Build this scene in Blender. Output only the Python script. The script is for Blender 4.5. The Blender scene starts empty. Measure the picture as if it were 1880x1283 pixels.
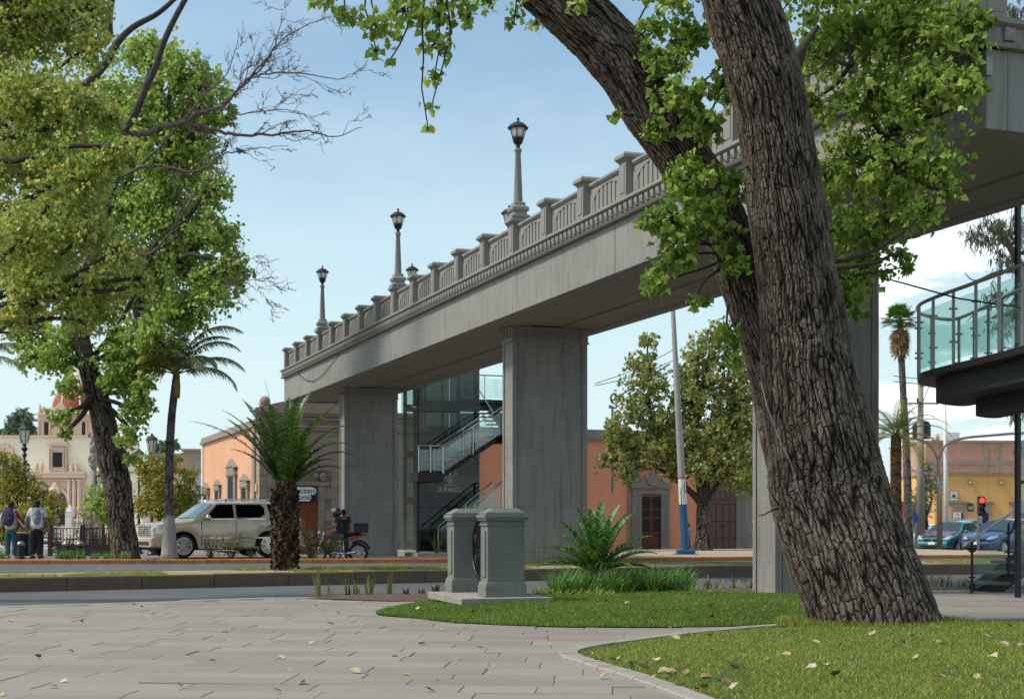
import bpy, bmesh, math, random
import numpy as np
from mathutils import Vector, Matrix, noise as mnoise
C = bpy.context.scene
COL = C.collection
PI = math.pi
R = math.radians
# ---------------------------------------------------------------- camera, sky, sun, exposure
F, CX, HY, HC = 2611.0, 940.0, 950.0, 1.25        # focal length in pixels, principal column, horizon row, eye height
cam_d = bpy.data.cameras.new('camera')
cam = bpy.data.objects.new('camera', cam_d); COL.objects.link(cam); C.camera = cam
cam.location = (0, 0, HC); cam.rotation_euler = (R(90), 0, 0)
cam_d.lens = 50; cam_d.sensor_width = 36; cam_d.shift_y = (HY-641.5)/1880
cam_d.clip_start = 0.1; cam_d.clip_end = 6000
cam_d.dof.use_dof = True; cam_d.dof.focus_distance = 17.5; cam_d.dof.aperture_fstop = 4.0
SUN_AZ, SUN_EL = R(-100), R(52)                      # azimuth from +Y towards +X, and elevation
sun_dir = Vector((math.sin(SUN_AZ)*math.cos(SUN_EL), math.cos(SUN_AZ)*math.cos(SUN_EL), math.sin(SUN_EL)))
sd = bpy.data.lights.new('sun', 'SUN'); sd.energy = 2.7; sd.angle = R(9); sd.color = (1, .94, .85)
sun = bpy.data.objects.new('sun', sd); COL.objects.link(sun); sun.rotation_euler = sun_dir.to_track_quat('Z', 'Y').to_euler(); sun.location = (0, 0, 60)
w = bpy.data.worlds.new('World'); C.world = w; w.use_nodes = True
wn, wl = w.node_tree.nodes, w.node_tree.links
wn.clear()
wo = wn.new('ShaderNodeOutputWorld'); bg = wn.new('ShaderNodeBackground'); sky = wn.new('ShaderNodeTexSky')
sky.sky_type = 'NISHITA'; sky.sun_disc = False; sky.sun_elevation = SUN_EL; sky.sun_rotation = SUN_AZ
sky.air_density = 1.1; sky.dust_density = 2.0; sky.ozone_density = 1.3
bg.inputs[1].default_value = 0.15
tc = wn.new('ShaderNodeTexCoord'); mp = wn.new('ShaderNodeMapping'); mp.inputs['Scale'].default_value = (1.0, 1.0, 3.2)
wl.new(tc.outputs['Generated'], mp.inputs[0])
def wnoise(scale, detail, rough, lo, hi):
    n = wn.new('ShaderNodeTexNoise'); n.inputs['Scale'].default_value = scale; n.inputs['Detail'].default_value = detail
    n.inputs['Roughness'].default_value = rough; wl.new(mp.outputs[0], n.inputs['Vector'])
    r = wn.new('ShaderNodeMapRange'); r.inputs[1].default_value = lo; r.inputs[2].default_value = hi; r.interpolation_type = 'SMOOTHSTEP'
    wl.new(n.outputs[0], r.inputs[0]); return r.outputs[0]
def wmath(op, a, b):
    m = wn.new('ShaderNodeMath'); m.operation = op
    for i, v in enumerate((a, b)):
        if isinstance(v, (int, float)): m.inputs[i].default_value = v
        else: wl.new(v, m.inputs[i])
    return m.outputs[0]
sep = wn.new('ShaderNodeSeparateXYZ'); wl.new(tc.outputs['Generated'], sep.inputs[0])
# thin high cloud everywhere, heaped cloud low in the sky towards the right (+X) side of the street
low = wn.new('ShaderNodeMapRange'); low.inputs[1].default_value = 0.34; low.inputs[2].default_value = 0.08; low.interpolation_type = 'SMOOTHSTEP'
wl.new(sep.outputs[2], low.inputs[0])
rgt = wn.new('ShaderNodeMapRange'); rgt.inputs[1].default_value = 0.12; rgt.inputs[2].default_value = 0.28; rgt.interpolation_type = 'SMOOTHSTEP'
wl.new(sep.outputs[0], rgt.inputs[0])
heap = wmath('MULTIPLY', wmath('MULTIPLY', wnoise(9, 8, .62, .46, .60), low.outputs[0]), rgt.outputs[0])
veil = wmath('MULTIPLY', wnoise(2.6, 7, .6, .30, .75), 0.38)
hz = wn.new('ShaderNodeMapRange'); hz.inputs[1].default_value = 0.30; hz.inputs[2].default_value = -0.02; hz.inputs[4].default_value = .9; wl.new(sep.outputs[2], hz.inputs[0])
mx0 = wn.new('ShaderNodeMixRGB'); mx0.inputs[2].default_value = (4.9, 5.6, 6.3, 1); wl.new(hz.outputs[0], mx0.inputs[0]); wl.new(sky.outputs[0], mx0.inputs[1])
tn = wn.new('ShaderNodeMixRGB'); tn.blend_type = 'MULTIPLY'; tn.inputs[0].default_value = 1; tn.inputs[2].default_value = (.93, 1.02, .96, 1); wl.new(mx0.outputs[0], tn.inputs[1])
mx1 = wn.new('ShaderNodeMixRGB'); mx1.inputs[2].default_value = (4.2, 5.2, 5.6, 1); wl.new(veil, mx1.inputs[0]); wl.new(tn.outputs[0], mx1.inputs[1])
mx2 = wn.new('ShaderNodeMixRGB'); mx2.inputs[2].default_value = (8.2, 8.3, 8.5, 1); wl.new(wmath('MULTIPLY', heap, .9), mx2.inputs[0]); wl.new(mx1.outputs[0], mx2.inputs[1])
wl.new(mx2.outputs[0], bg.inputs[0]); wl.new(bg.outputs[0], wo.inputs[0])
C.view_settings.view_transform = 'Standard'; C.view_settings.look = 'None'; C.view_settings.gamma = 1
C.view_settings.exposure = 0.28; C.view_settings.use_curve_mapping = False
C.render.engine = 'CYCLES'; C.cycles.max_bounces = 6; C.cycles.transparent_max_bounces = 12; C.cycles.use_denoising = True
try: C.cycles.diffuse_bounces = 3; C.cycles.glossy_bounces = 3; C.cycles.transmission_bounces = 5
except Exception: pass
# ---------------------------------------------------------------- measuring helpers (a sight line and a distance give a real place)
def X(px, d): return (px-CX)/F*d
def Z(py, d): return HC-(py-HY)/F*d
def P(px, py, d): return Vector((X(px, d), d, Z(py, d)))
def dist(py, z=0.0): return F*(HC-z)/(py-HY)
def on_line(o, dv, px):
    r = (px-CX)/F
    t = (r*o[1]-o[0])/(dv[0]-r*dv[1])
    return t, o[1]+t*dv[1]
GA = math.atan(960/F)                               # the street grid: V runs to the right and away, U runs away to the left
V = Vector((math.cos(GA), math.sin(GA), 0)); U = Vector((-math.sin(GA), math.cos(GA), 0))
def SV(s, v, z=0): return U*s+V*v+Vector((0, 0, z))
def gz(x, y):
    z = float(np.interp(y, [-50, 42, 45, 48, 70, 135, 240, 300, 6000], [-.3, -.3, -.12, -.08, -.5, -1.1, -.15, -.1, -.1]))
    return z
# ---------------------------------------------------------------- scene graph helpers
def tag(o, label=None, cat=None, group=None, kind=None):
    for k, v in (('label', label), ('category', cat), ('group', group), ('kind', kind)):
        if v: o[k] = v
    return o
def thing(name, label, cat, loc=(0, 0, 0), rz=0, group=None):
    o = bpy.data.objects.new(name, None); COL.objects.link(o); o.empty_display_size = .2
    o.location = loc; o.rotation_euler = (0, 0, rz)
    return tag(o, label, cat, group)
def link(name, me, parent=None, loc=None, rot=None, scale=None):
    o = bpy.data.objects.new(name, me); COL.objects.link(o); o.parent = parent
    if loc is not None: o.location = loc
    if rot is not None: o.rotation_euler = rot
    if scale is not None: o.scale = scale
    return o
def copy_tree(o, parent=None):
    c = o.copy(); COL.objects.link(c); c.parent = parent
    for ch in list(o.children): copy_tree(ch, c)
    return c
class MB:
    def __init__(s): s.v = []; s.f = []; s.m = []
    def add(s, vs, fs, mi=0):
        b = len(s.v); s.v.extend([tuple(p) for p in vs]); s.f.extend([tuple(i+b for i in f) for f in fs]); s.m.extend([mi]*len(fs)); return s
    def box(s, x0, x1, y0, y1, z0, z1, mi=0, M=None, taper=None):
        vs = [Vector(p) for p in ((x0, y0, z0), (x1, y0, z0), (x1, y1, z0), (x0, y1, z0), (x0, y0, z1), (x1, y0, z1), (x1, y1, z1), (x0, y1, z1))]
        if taper:
            cx, cy = (x0+x1)/2, (y0+y1)/2
            for p in vs[4:]: p.x = cx+(p.x-cx)*taper; p.y = cy+(p.y-cy)*taper
        if M is not None: vs = [M @ p for p in vs]
        return s.add(vs, [(0, 3, 2, 1), (4, 5, 6, 7), (0, 1, 5, 4), (1, 2, 6, 5), (2, 3, 7, 6), (3, 0, 4, 7)], mi)
    def beam(s, a, b, wd, h, mi=0):
        a, b = Vector(a), Vector(b); d = b-a; L = d.length
        if L < 1e-6: return s
        q = d.to_track_quat('X', 'Z').to_matrix().to_4x4(); q.translation = a
        return s.box(0, L, -wd/2, wd/2, -h/2, h/2, mi, q)
    def tube(s, pts, rad, n=8, mi=0, cap=True):
        pts = [Vector(p) for p in pts]; k = len(pts)
        if not hasattr(rad, '__len__'): rad = [rad]*k
        t0 = (pts[1]-pts[0]).normalized()
        ref = Vector((0, 0, 1)) if abs(t0.z) < .9 else Vector((1, 0, 0))
        u = t0.cross(ref).normalized(); vs = []
        for i, p in enumerate(pts):
            t = (pts[min(i+1, k-1)]-pts[max(i-1, 0)]).normalized()
            u = (u-t*u.dot(t))
            u = u.normalized() if u.length > 1e-6 else t.orthogonal().normalized()
            w_ = t.cross(u)
            for j in range(n):
                a = 2*PI*j/n; vs.append(p+(u*math.cos(a)+w_*math.sin(a))*rad[i])
        fs = [(i*n+j, i*n+(j+1) % n, (i+1)*n+(j+1) % n, (i+1)*n+j) for i in range(k-1) for j in range(n)]
        if cap: fs += [tuple(reversed(range(n))), tuple(range((k-1)*n, k*n))]
        return s.add(vs, fs, mi)
    def lathe(s, prof, n=16, at=(0, 0, 0), mi=0, sq=False):
        vs = []
        for r, z in prof:
            for j in range(n):
                a = 2*PI*(j+(.5 if sq else 0))/n; q = r/math.cos(PI/n) if sq else r
                vs.append((at[0]+q*math.cos(a), at[1]+q*math.sin(a), at[2]+z))
        k = len(prof)
        fs = [(i*n+j, i*n+(j+1) % n, (i+1)*n+(j+1) % n, (i+1)*n+j) for i in range(k-1) for j in range(n)]
        fs += [tuple(reversed(range(n))), tuple(range((k-1)*n, k*n))]
        return s.add(vs, fs, mi)
    def ball(s, c, r, n=10, m=7, mi=0):
        if not hasattr(r, '__len__'): r = (r, r, r)
        vs = [(c[0], c[1], c[2]-r[2])]
        for i in range(1, m):
            a = -PI/2+PI*i/m
            for j in range(n):
                b = 2*PI*j/n; vs.append((c[0]+r[0]*math.cos(a)*math.cos(b), c[1]+r[1]*math.cos(a)*math.sin(b), c[2]+r[2]*math.sin(a)))
        vs.append((c[0], c[1], c[2]+r[2]))
        fs = [(0, 1+(j+1) % n, 1+j) for j in range(n)]
        fs += [(1+i*n+j, 1+i*n+(j+1) % n, 1+(i+1)*n+(j+1) % n, 1+(i+1)*n+j) for i in range(m-2) for j in range(n)]
        e = len(vs)-1; fs += [(e, 1+(m-2)*n+j, 1+(m-2)*n+(j+1) % n) for j in range(n)]
        return s.add(vs, fs, mi)
    def prism(s, poly, y0, y1, mi=0):              # polygon in x,z pushed through y
        n = len(poly); vs = [(x, y0, z) for x, z in poly]+[(x, y1, z) for x, z in poly]
        fs = [tuple(range(n)), tuple(reversed(range(n, 2*n)))]+[(i, i+n, (i+1) % n+n, (i+1) % n) for i in range(n)]
        return s.add(vs, fs, mi)
    def slab(s, poly, z0, z1, mi=0):               # polygon in x,y pushed through z
        n = len(poly); vs = [(x, y, z0) for x, y in poly]+[(x, y, z1) for x, y in poly]
        fs = [tuple(reversed(range(n))), tuple(range(n, 2*n))]+[(i, (i+1) % n, (i+1) % n+n, i+n) for i in range(n)]
        return s.add(vs, fs, mi)
    def mesh(s, name, mats, smooth=False, fix=True):
        me = bpy.data.meshes.new(name); me.from_pydata(s.v, [], s.f)
        for m_ in (mats if isinstance(mats, (list, tuple)) else [mats]): me.materials.append(m_)
        me.polygons.foreach_set('material_index', s.m)
        if fix:
            bm = bmesh.new(); bm.from_mesh(me); bmesh.ops.recalc_face_normals(bm, faces=bm.faces); bm.to_mesh(me); bm.free()
        if smooth: me.polygons.foreach_set('use_smooth', [True]*len(me.polygons))
        me.update(); return me
    def obj(s, name, mats, parent=None, smooth=False, bevel=0, loc=None, rot=None, autos=False):
        me = s.mesh(name, mats, smooth or autos)
        o = link(name, me, parent, loc, rot)
        if autos: me.set_sharp_from_angle(angle=R(38))
        if bevel:
            b = o.modifiers.new('bevel', 'BEVEL'); b.width = bevel; b.segments = 2; b.limit_method = 'ANGLE'; b.angle_limit = R(40)
        return o
def np_mesh(name, Vt, Fc, mat, smooth=False, attr=None):
    Vt = np.asarray(Vt, dtype=np.float32); Fc = np.asarray(Fc, dtype=np.int32); k = Fc.shape[1]; n = Fc.shape[0]
    me = bpy.data.meshes.new(name)
    me.vertices.add(len(Vt)); me.vertices.foreach_set('co', Vt.ravel())
    me.loops.add(n*k); me.loops.foreach_set('vertex_index', Fc.ravel())
    me.polygons.add(n); me.polygons.foreach_set('loop_start', np.arange(0, n*k, k, dtype=np.int32))
    try: me.polygons.foreach_set('loop_total', np.full(n, k, dtype=np.int32))
    except Exception: pass
    if smooth: me.polygons.foreach_set('use_smooth', np.ones(n, dtype=bool))
    if attr is not None:
        a = me.attributes.new('bark', 'FLOAT', 'POINT'); a.data.foreach_set('value', np.asarray(attr, dtype=np.float32).ravel())
    me.materials.append(mat); me.update(calc_edges=True); return me
# ---------------------------------------------------------------- materials
def lin(c):
    if isinstance(c, str):
        c = [int(c[i:i+2], 16)/255 for i in (0, 2, 4)]
        c = [x/12.92 if x <= .04045 else ((x+.055)/1.055)**2.4 for x in c]
    return (c[0], c[1], c[2], 1)
class NT:
    def __init__(s, name):
        s.m = bpy.data.materials.new(name); s.m.use_nodes = True; s.t = s.m.node_tree; s.n = s.t.nodes; s.l = s.t.links
        s.b = s.n['Principled BSDF']; s.out = s.n['Material Output']
        s.tc = s.n.new('ShaderNodeTexCoord')
    def noise(s, scale, detail=4, rough=.55, vec=None, stretch=None, coord='Object', dist=0):
        n = s.n.new('ShaderNodeTexNoise'); n.inputs['Scale'].default_value = scale; n.inputs['Detail'].default_value = detail
        n.inputs['Roughness'].default_value = rough; n.inputs['Distortion'].default_value = dist
        src = vec or s.tc.outputs[coord]
        if stretch:
            m = s.n.new('ShaderNodeMapping'); m.inputs['Scale'].default_value = stretch; s.l.new(src, m.inputs[0]); src = m.outputs[0]
        s.l.new(src, n.inputs['Vector']); return n.outputs[0]
    def rng(s, v, a, b, c=0, d=1):
        r = s.n.new('ShaderNodeMapRange'); s.l.new(v, r.inputs[0])
        for i, x in enumerate((a, b, c, d)): r.inputs[i+1].default_value = x
        return r.outputs[0]
    def mix(s, f, a, b, mode='MIX'):
        m = s.n.new('ShaderNodeMixRGB'); m.blend_type = mode
        for i, v in enumerate((f, a, b)):
            if hasattr(v, 'is_linked') or hasattr(v, 'links'): s.l.new(v, m.inputs[i])
            elif i == 0: m.inputs[0].default_value = v
            else: m.inputs[i].default_value = lin(v)
        return m.outputs[0]
    def bump(s, h, strength=.3, distance=.01):
        b = s.n.new('ShaderNodeBump'); b.inputs['Strength'].default_value = strength; b.inputs['Distance'].default_value = distance
        s.l.new(h, b.inputs['Height']); s.l.new(b.outputs[0], s.b.inputs['Normal']); return b
    def base(s, c):
        if hasattr(c, 'links'): s.l.new(c, s.b.inputs['Base Color'])
        else: s.b.inputs['Base Color'].default_value = lin(c)
    def set(s, rough=.7, metal=0, **k):
        s.b.inputs['Roughness'].default_value = rough; s.b.inputs['Metallic'].default_value = metal
        for a, v in k.items(): s.b.inputs[a.replace('_', ' ')].default_value = v
        return s
def simple(name, c, rough=.6, metal=0, var=.12, scale=6, bump=0, bscale=40, coat=0):
    t = NT(name); t.set(rough, metal)
    c = lin(c); lo = tuple(x*(1-var*1.6) for x in c[:3]); hi = tuple(min(1, x*(1+var)) for x in c[:3])
    t.base(t.mix(t.rng(t.noise(scale, 6, .6), .3, .7), lo, hi))
    if bump: t.bump(t.noise(bscale, 4, .6), .5, bump)
    if coat: t.b.inputs['Coat Weight'].default_value = coat; t.b.inputs['Coat Roughness'].default_value = .06
    return t.m
def concrete(name, a, b, stain='3a3835', speck=55, streak=.5, rough=.85):
    t = NT(name); t.set(rough)
    big = t.noise(.9, 7, .65); fine = t.noise(speck, 3, .7); st = t.noise(2.2, 6, .7, stretch=(3.2, 3.2, .28))
    c = t.mix(t.rng(big, .3, .7), a, b)
    c = t.mix(t.rng(fine, .35, .7, 0, .5), c, '4a4844')
    c = t.mix(t.rng(fine, .62, .72, 0, .30), c, 'c8c4bb')
    c = t.mix(t.rng(st, .52, .72, 0, streak), c, stain); c = t.mix(t.rng(t.noise(3.1, 5, .75, stretch=(6, 6, .12)), .5, .75, 0, streak*.7), c, stain); c = t.mix(t.rng(t.noise(2.3, 5, .7, stretch=(5, 5, .2)), .6, .72, 0, streak*.5), c, 'bdb8ae')
    t.base(c); t.bump(t.mix(.35, fine, t.noise(14, 5, .6)), .5, .006)
    return t.m
def plaster(name, a, b, stain, streak=.25, rough=.9):
    t = NT(name); t.set(rough)
    c = t.mix(t.rng(t.noise(.35, 7, .65), .3, .7), a, b); c = t.mix(t.rng(t.noise(1.1, 7, .7, stretch=(2.2, 2.2, .3)), .52, .74, 0, streak), c, stain); c = t.mix(t.rng(t.noise(.9, 8, .7), .62, .72, 0, streak), c, b)
    t.base(c); t.bump(t.noise(9, 5, .6), .3, .01); return t.m
def leafmat(name, cols, trans=.45, rough=.42, veins=False):
    t = NT(name); t.set(rough); t.b.inputs['Specular IOR Level'].default_value = .4
    g = t.n.new('ShaderNodeNewGeometry'); r = t.n.new('ShaderNodeValToRGB'); t.l.new(g.outputs['Random Per Island'], r.inputs[0])
    els = r.color_ramp.elements
    while len(els) < len(cols): els.new(.5)
    for i, c in enumerate(cols): els[i].position = i/(len(cols)-1); els[i].color = lin(c)
    c = t.mix(t.rng(t.noise(.45, 3, .5), .35, .65, .25, -.0), r.outputs[0], cols[0])
    t.base(c)
    tr = t.n.new('ShaderNodeBsdfTranslucent'); c2 = t.mix(1.0, c, (1.0, 1.0, .75), 'MULTIPLY')
    g2 = t.n.new('ShaderNodeGamma'); g2.inputs[1].default_value = .80; t.l.new(c2, g2.inputs[0]); t.l.new(g2.outputs[0], tr.inputs[0])
    mxs = t.n.new('ShaderNodeMixShader'); mxs.inputs[0].default_value = trans
    t.l.new(t.b.outputs[0], mxs.inputs[1]); t.l.new(tr.outputs[0], mxs.inputs[2]); t.l.new(mxs.outputs[0], t.out.inputs[0])
    return t.m
def glassmat(name, tint, refl=.12, rough=.02, opac=.0):
    t = NT(name)
    tr = t.n.new('ShaderNodeBsdfTransparent'); tr.inputs[0].default_value = lin(tint)
    gl = t.n.new('ShaderNodeBsdfGlossy'); gl.inputs['Roughness'].default_value = rough
    fr = t.n.new('ShaderNodeLayerWeight'); pw = t.n.new('ShaderNodeMath'); pw.operation = 'POWER'; pw.inputs[1].default_value = 5; t.l.new(fr.outputs['Facing'], pw.inputs[0])
    mr = t.rng(pw.outputs[0], 0, 1, refl, .8)
    a = t.n.new('ShaderNodeMixShader'); t.l.new(mr, a.inputs[0]); t.l.new(tr.outputs[0], a.inputs[1]); t.l.new(gl.outputs[0], a.inputs[2])
    df = t.n.new('ShaderNodeBsdfDiffuse'); df.inputs[0].default_value = lin(tint)
    b = t.n.new('ShaderNodeMixShader'); b.inputs[0].default_value = opac; t.l.new(a.outputs[0], b.inputs[1]); t.l.new(df.outputs[0], b.inputs[2])
    t.l.new(b.outputs[0], t.out.inputs[0]); return t.m
M = {}
M['conc'] = concrete('concrete_fascia', '8b8882', '9d9a93', streak=.42)
M['conc_pier'] = concrete('concrete_pier', '86827c', '9a9690', streak=.45)
M['conc_soffit'] = concrete('concrete_soffit', '8a8278', '9a9186', streak=.2)
M['conc_light'] = concrete('concrete_post', '8c8881', '9e9991', streak=.35)
M['monument'] = concrete('green_grey_cantera', '6c716a', '83877e', stain='50554d', speck=50, streak=.18)
M['monument_side'] = M['monument']
M['slabstone'] = concrete('pale_stone_slab', '9a9186', 'aaa195', speck=50, streak=.2)
M['cantera'] = concrete('pink_grey_cantera', 'a08a7b', 'b49c8b', stain='6a5b50', speck=30, streak=.3)
M['cantera_grey'] = concrete('grey_cantera', '8f8578', 'a39a8c', stain='5b5248', speck=30, streak=.4)
M['cream'] = plaster('cream_lime_wall', 'efe4c8', 'f7efd9', 'c4b088', .3)
M['pinkstone'] = plaster('pink_church_stone', 'd0b49c', 'dcc4ae', '8c7262', .4)
M['dome'] = simple('red_dome_tile', '9a4038', .6, var=.2, scale=1.2)
M['orange'] = plaster('orange_plaster', 'd39a76', 'deaa8a', 'b5704a', .35)
M['orange2'] = plaster('terracotta_plaster', 'e2906a', 'eb9e78', 'b86a48', .22)
M['yellow'] = plaster('yellow_plaster', 'd4a35e', 'e0b272', 'a87c48', .4)
M['white'] = simple('white_paint', 'd9d6cf', .7, var=.08)
M['redpaint'] = simple('red_paint', '8c3a34', .6)
M['iron'] = simple('black_iron', '1b1c1f', .45, var=.2)
M['dark'] = simple('dark_steel', '26231f', .5, .3, var=.2)
M['soffit_dark'] = simple('dark_plate', '1c1a19', .7)
M['steel'] = simple('brushed_steel', 'b9b6b2', .28, .9, var=.05)
M['steel_dull'] = simple('dull_steel', '8e8a86', .4, .6, var=.1)
M['wood'] = simple('brown_door_wood', '5a3a2c', .5, var=.25, scale=12)
M['wood_red'] = simple('orange_varnished_wood', '93421c', .4, var=.25, scale=10)
M['black'] = simple('black_opening', '0c0c0e', .5)
M['rubber'] = simple('tyre_rubber', '141414', .75)
M['chrome'] = simple('chrome', 'd8d8d8', .12, 1, var=.02)
M['lens'] = simple('headlamp_lens', 'c9d2d6', .12, .2, var=.05, coat=.6)
M['amber'] = simple('amber_lens', 'c2541c', .2, coat=.5)
M['redlens'] = simple('red_lens', '8d1518', .2, coat=.5)
M['frost'] = simple('frosted_lamp_glass', 'ddd8cc', .35, var=.05)
M['glass'] = glassmat('clear_green_glass', (.84, .94, .92), .06, .02, .03)
M['glass_dark'] = glassmat('tower_glass', (.16, .22, .20), .04, .02, .02)
M['tint'] = simple('tinted_car_glass', '07080a', .12, 0, var=.05); M['tint'].node_tree.nodes['Principled BSDF'].inputs['Specular IOR Level'].default_value = .12
M['windscreen'] = simple('car_windscreen', '27332f', .05, 0, var=.1, coat=1)
M['soil'] = simple('brown_soil', '5c4a3c', .95, var=.3, scale=20, bump=.02, bscale=60)
M['letter'] = simple('white_lettering', 'e6e6e2', .6, var=.02)
# ================================================================ GROUND, ROADS, PAVING, LAWNS
rng = np.random.default_rng(7); random.seed(7)
def asphalt(name, a='4a4a4b', b='5c5c5d'):
    t = NT(name); t.set(.85)
    c = t.mix(t.rng(t.noise(.35, 6, .6), .3, .7), a, b); f = t.noise(120, 2, .6)
    c = t.mix(t.rng(f, .5, .75, 0, .5), c, '7b7975'); c = t.mix(t.rng(t.noise(1.2, 6, .7, stretch=(.25, 1.5, 1)), .6, .75, 0, .4), c, '3a3a3b')
    t.base(c); t.bump(f, .4, .006); return t.m
M['asphalt'] = asphalt('worn_asphalt')
def dirtgrass(name, g1, g2, d1, d2, thr=.5):
    t = NT(name); t.set(.95)
    c = t.mix(t.rng(t.noise(1.1, 6, .65), thr-.08, thr+.08), t.mix(t.rng(t.noise(9, 5), .3, .7), g1, g2), t.mix(t.rng(t.noise(14, 5), .3, .7), d1, d2))
    t.base(c); t.bump(t.noise(70, 4, .7), .7, .02); return t.m
M['median'] = dirtgrass('dry_median_turf', '76803c', '8a8a48', '9c8a68', 'a8977a', .47)
M['lawnsoil'] = dirtgrass('lawn_soil', '3a4c1c', '465a22', '5a5a2e', '66602f', .62)
M['plazafar'] = simple('far_plaza_paving', 'a3948a', .9, var=.12, scale=.6)
M['dirt'] = simple('pale_dirt', 'a89880', .95, var=.15, scale=2, bump=.01, bscale=30)
def slabmat():
    t = NT('grey_paving_stone'); t.set(.8)
    oi = t.n.new('ShaderNodeObjectInfo'); g = t.n.new('ShaderNodeNewGeometry')
    rnd = t.n.new('ShaderNodeMath'); rnd.operation = 'FRACT'
    ad = t.n.new('ShaderNodeMath'); ad.operation = 'ADD'; t.l.new(oi.outputs['Random'], ad.inputs[0]); t.l.new(g.outputs['Random Per Island'], ad.inputs[1]); t.l.new(ad.outputs[0], rnd.inputs[0])
    c = t.mix(rnd.outputs[0], '7d756b', '90887d')
    pos = t.n.new('ShaderNodeNewGeometry').outputs['Position']
    c = t.mix(t.rng(t.noise(.8, 7, .65, vec=pos), .35, .7, 0, .55), c, '8a8177')
    c = t.mix(t.rng(t.noise(9, 6, .7, vec=pos), .5, .75, 0, .4), c, '776e65')
    c = t.mix(t.rng(t.noise(70, 3, .7, vec=pos), .55, .7, 0, .3), c, 'b8afa3')
    t.base(c); t.bump(t.noise(45, 5, .65, vec=pos), .4, .004); return t.m
M['paver'] = slabmat()
M['joint'] = simple('paving_joint', '756c62', .95, var=.2, scale=20)
M['paverpale'] = simple('plaza_bed', '8d8378', .9, var=.15, scale=3)
# far terrain sheet
xs = np.concatenate([[-3000, -900, -300], np.arange(-120, 121, 12), [300, 900, 3000]])
ys = np.array([-60, 20, 38, 42, 45, 46.5, 48, 52, 58, 64, 70, 90, 110, 135, 165, 200, 240, 300, 600, 1500, 5000])
vs = [(x, y, gz(x, y)) for y in ys for x in xs]; nx = len(xs)
t = NT('street_and_plaza_ground'); t.set(.9)
pos = t.n.new('ShaderNodeNewGeometry').outputs['Position']; sx = t.n.new('ShaderNodeSeparateXYZ'); t.l.new(pos, sx.inputs[0])
c = t.mix(t.rng(t.noise(.3, 6, .6, vec=pos), .3, .7), '6c6661', '7b746d')
c = t.mix(t.rng(sx.outputs[1], 84, 90), c, t.mix(t.rng(t.noise(.2, 5, .6, vec=pos), .3, .7), 'a5958a', 'b5a598'))
t.base(c)
tag(link('ground', np_mesh('ground', vs, [(j*nx+i, j*nx+i+1, (j+1)*nx+i+1, (j+1)*nx+i) for j in range(len(ys)-1) for i in range(nx-1)], t.m)), kind='structure')
def strip(name, e1, e2, z1, z2, mat, n=60, up=0):
    """a sheet between two edge lines given as (x, y) lists"""
    x = np.linspace(min(e1[0][0], e2[0][0]), max(e1[-1][0], e2[-1][0]), n)
    a = np.interp(x, [p[0] for p in e1], [p[1] for p in e1]); b = np.interp(x, [p[0] for p in e2], [p[1] for p in e2])
    k = 6; V_ = []
    for i in range(n):
        for j in range(k+1):
            f = j/k; V_.append((x[i], a[i]*(1-f)+b[i]*f, z1*(1-f)+z2*f+up*math.sin(PI*f)))
    Fc = [(i*(k+1)+j, (i+1)*(k+1)+j, (i+1)*(k+1)+j+1, i*(k+1)+j+1) for i in range(n-1) for j in range(k)]
    return tag(link(name, np_mesh(name, V_, Fc, mat, True)), kind='structure')
E1 = [(-40, 8.0), (-7.2, 20.1), (-3.4, 22.4), (0, 23.5), (3.8, 24.9), (7.7, 25.7), (14, 26.5), (40, 29)]      # plaza edge
K1 = [(-40, 14.5), (-9.6, 26.7), (-1.7, 30.7), (5, 33.4), (10.3, 34.8), (20, 36.5), (40, 39)]                # near median kerb
K2 = [(-40, 19), (-11, 30.6), (-1.7, 34.6), (5, 37.4), (11, 38.9), (20, 40.5), (40, 43)]
K3 = [(-40, 36), (-15, 40.6), (-3, 41.9), (5, 43.4), (12, 46.0), (20, 47), (40, 49)]                         # far kerb
K4 = [(-40, 39.5), (-15, 44.2), (-6, 45.2), (0, 47.2), (3, 49), (5, 58), (16, 62), (20, 52), (40, 53)]
def off(e, d): return [(x, y+d) for x, y in e]
strip('near_road', off(E1, -.05), off(K1, .05), -.15, -.15, M['asphalt'])
strip('median_ground', off(K1, .12), off(K2, -.12), .085, .06, M['median'], up=.03)
strip('far_road', off(K2, -.05), off(K3, .05), -.08, -.08, M['asphalt'])
strip('sidewalk_strip', off(K3, .15), K4, .02, -.05, M['dirt'], n=90)
def kerbmat(name, paint, body, amt):
    t = NT(name); t.set(.85); pos = t.n.new('ShaderNodeNewGeometry').outputs['Position']
    c = t.mix(t.rng(t.noise(1.6, 7, .7, vec=pos), .5-amt, .62-amt), body, paint); c = t.mix(t.rng(t.noise(9, 6, .7, vec=pos), .45, .7, 0, .6), c, '4c4239')
    t.base(c); t.bump(t.noise(40, 4, .6, vec=pos), .5, .01); return t.m
M['kerb_dark'] = kerbmat('dark_worn_kerb', '9a6a3c', '6a5848', -.12)
M['kerb_orange'] = kerbmat('orange_painted_kerb', 'b5713c', '8a6247', .14)
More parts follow.
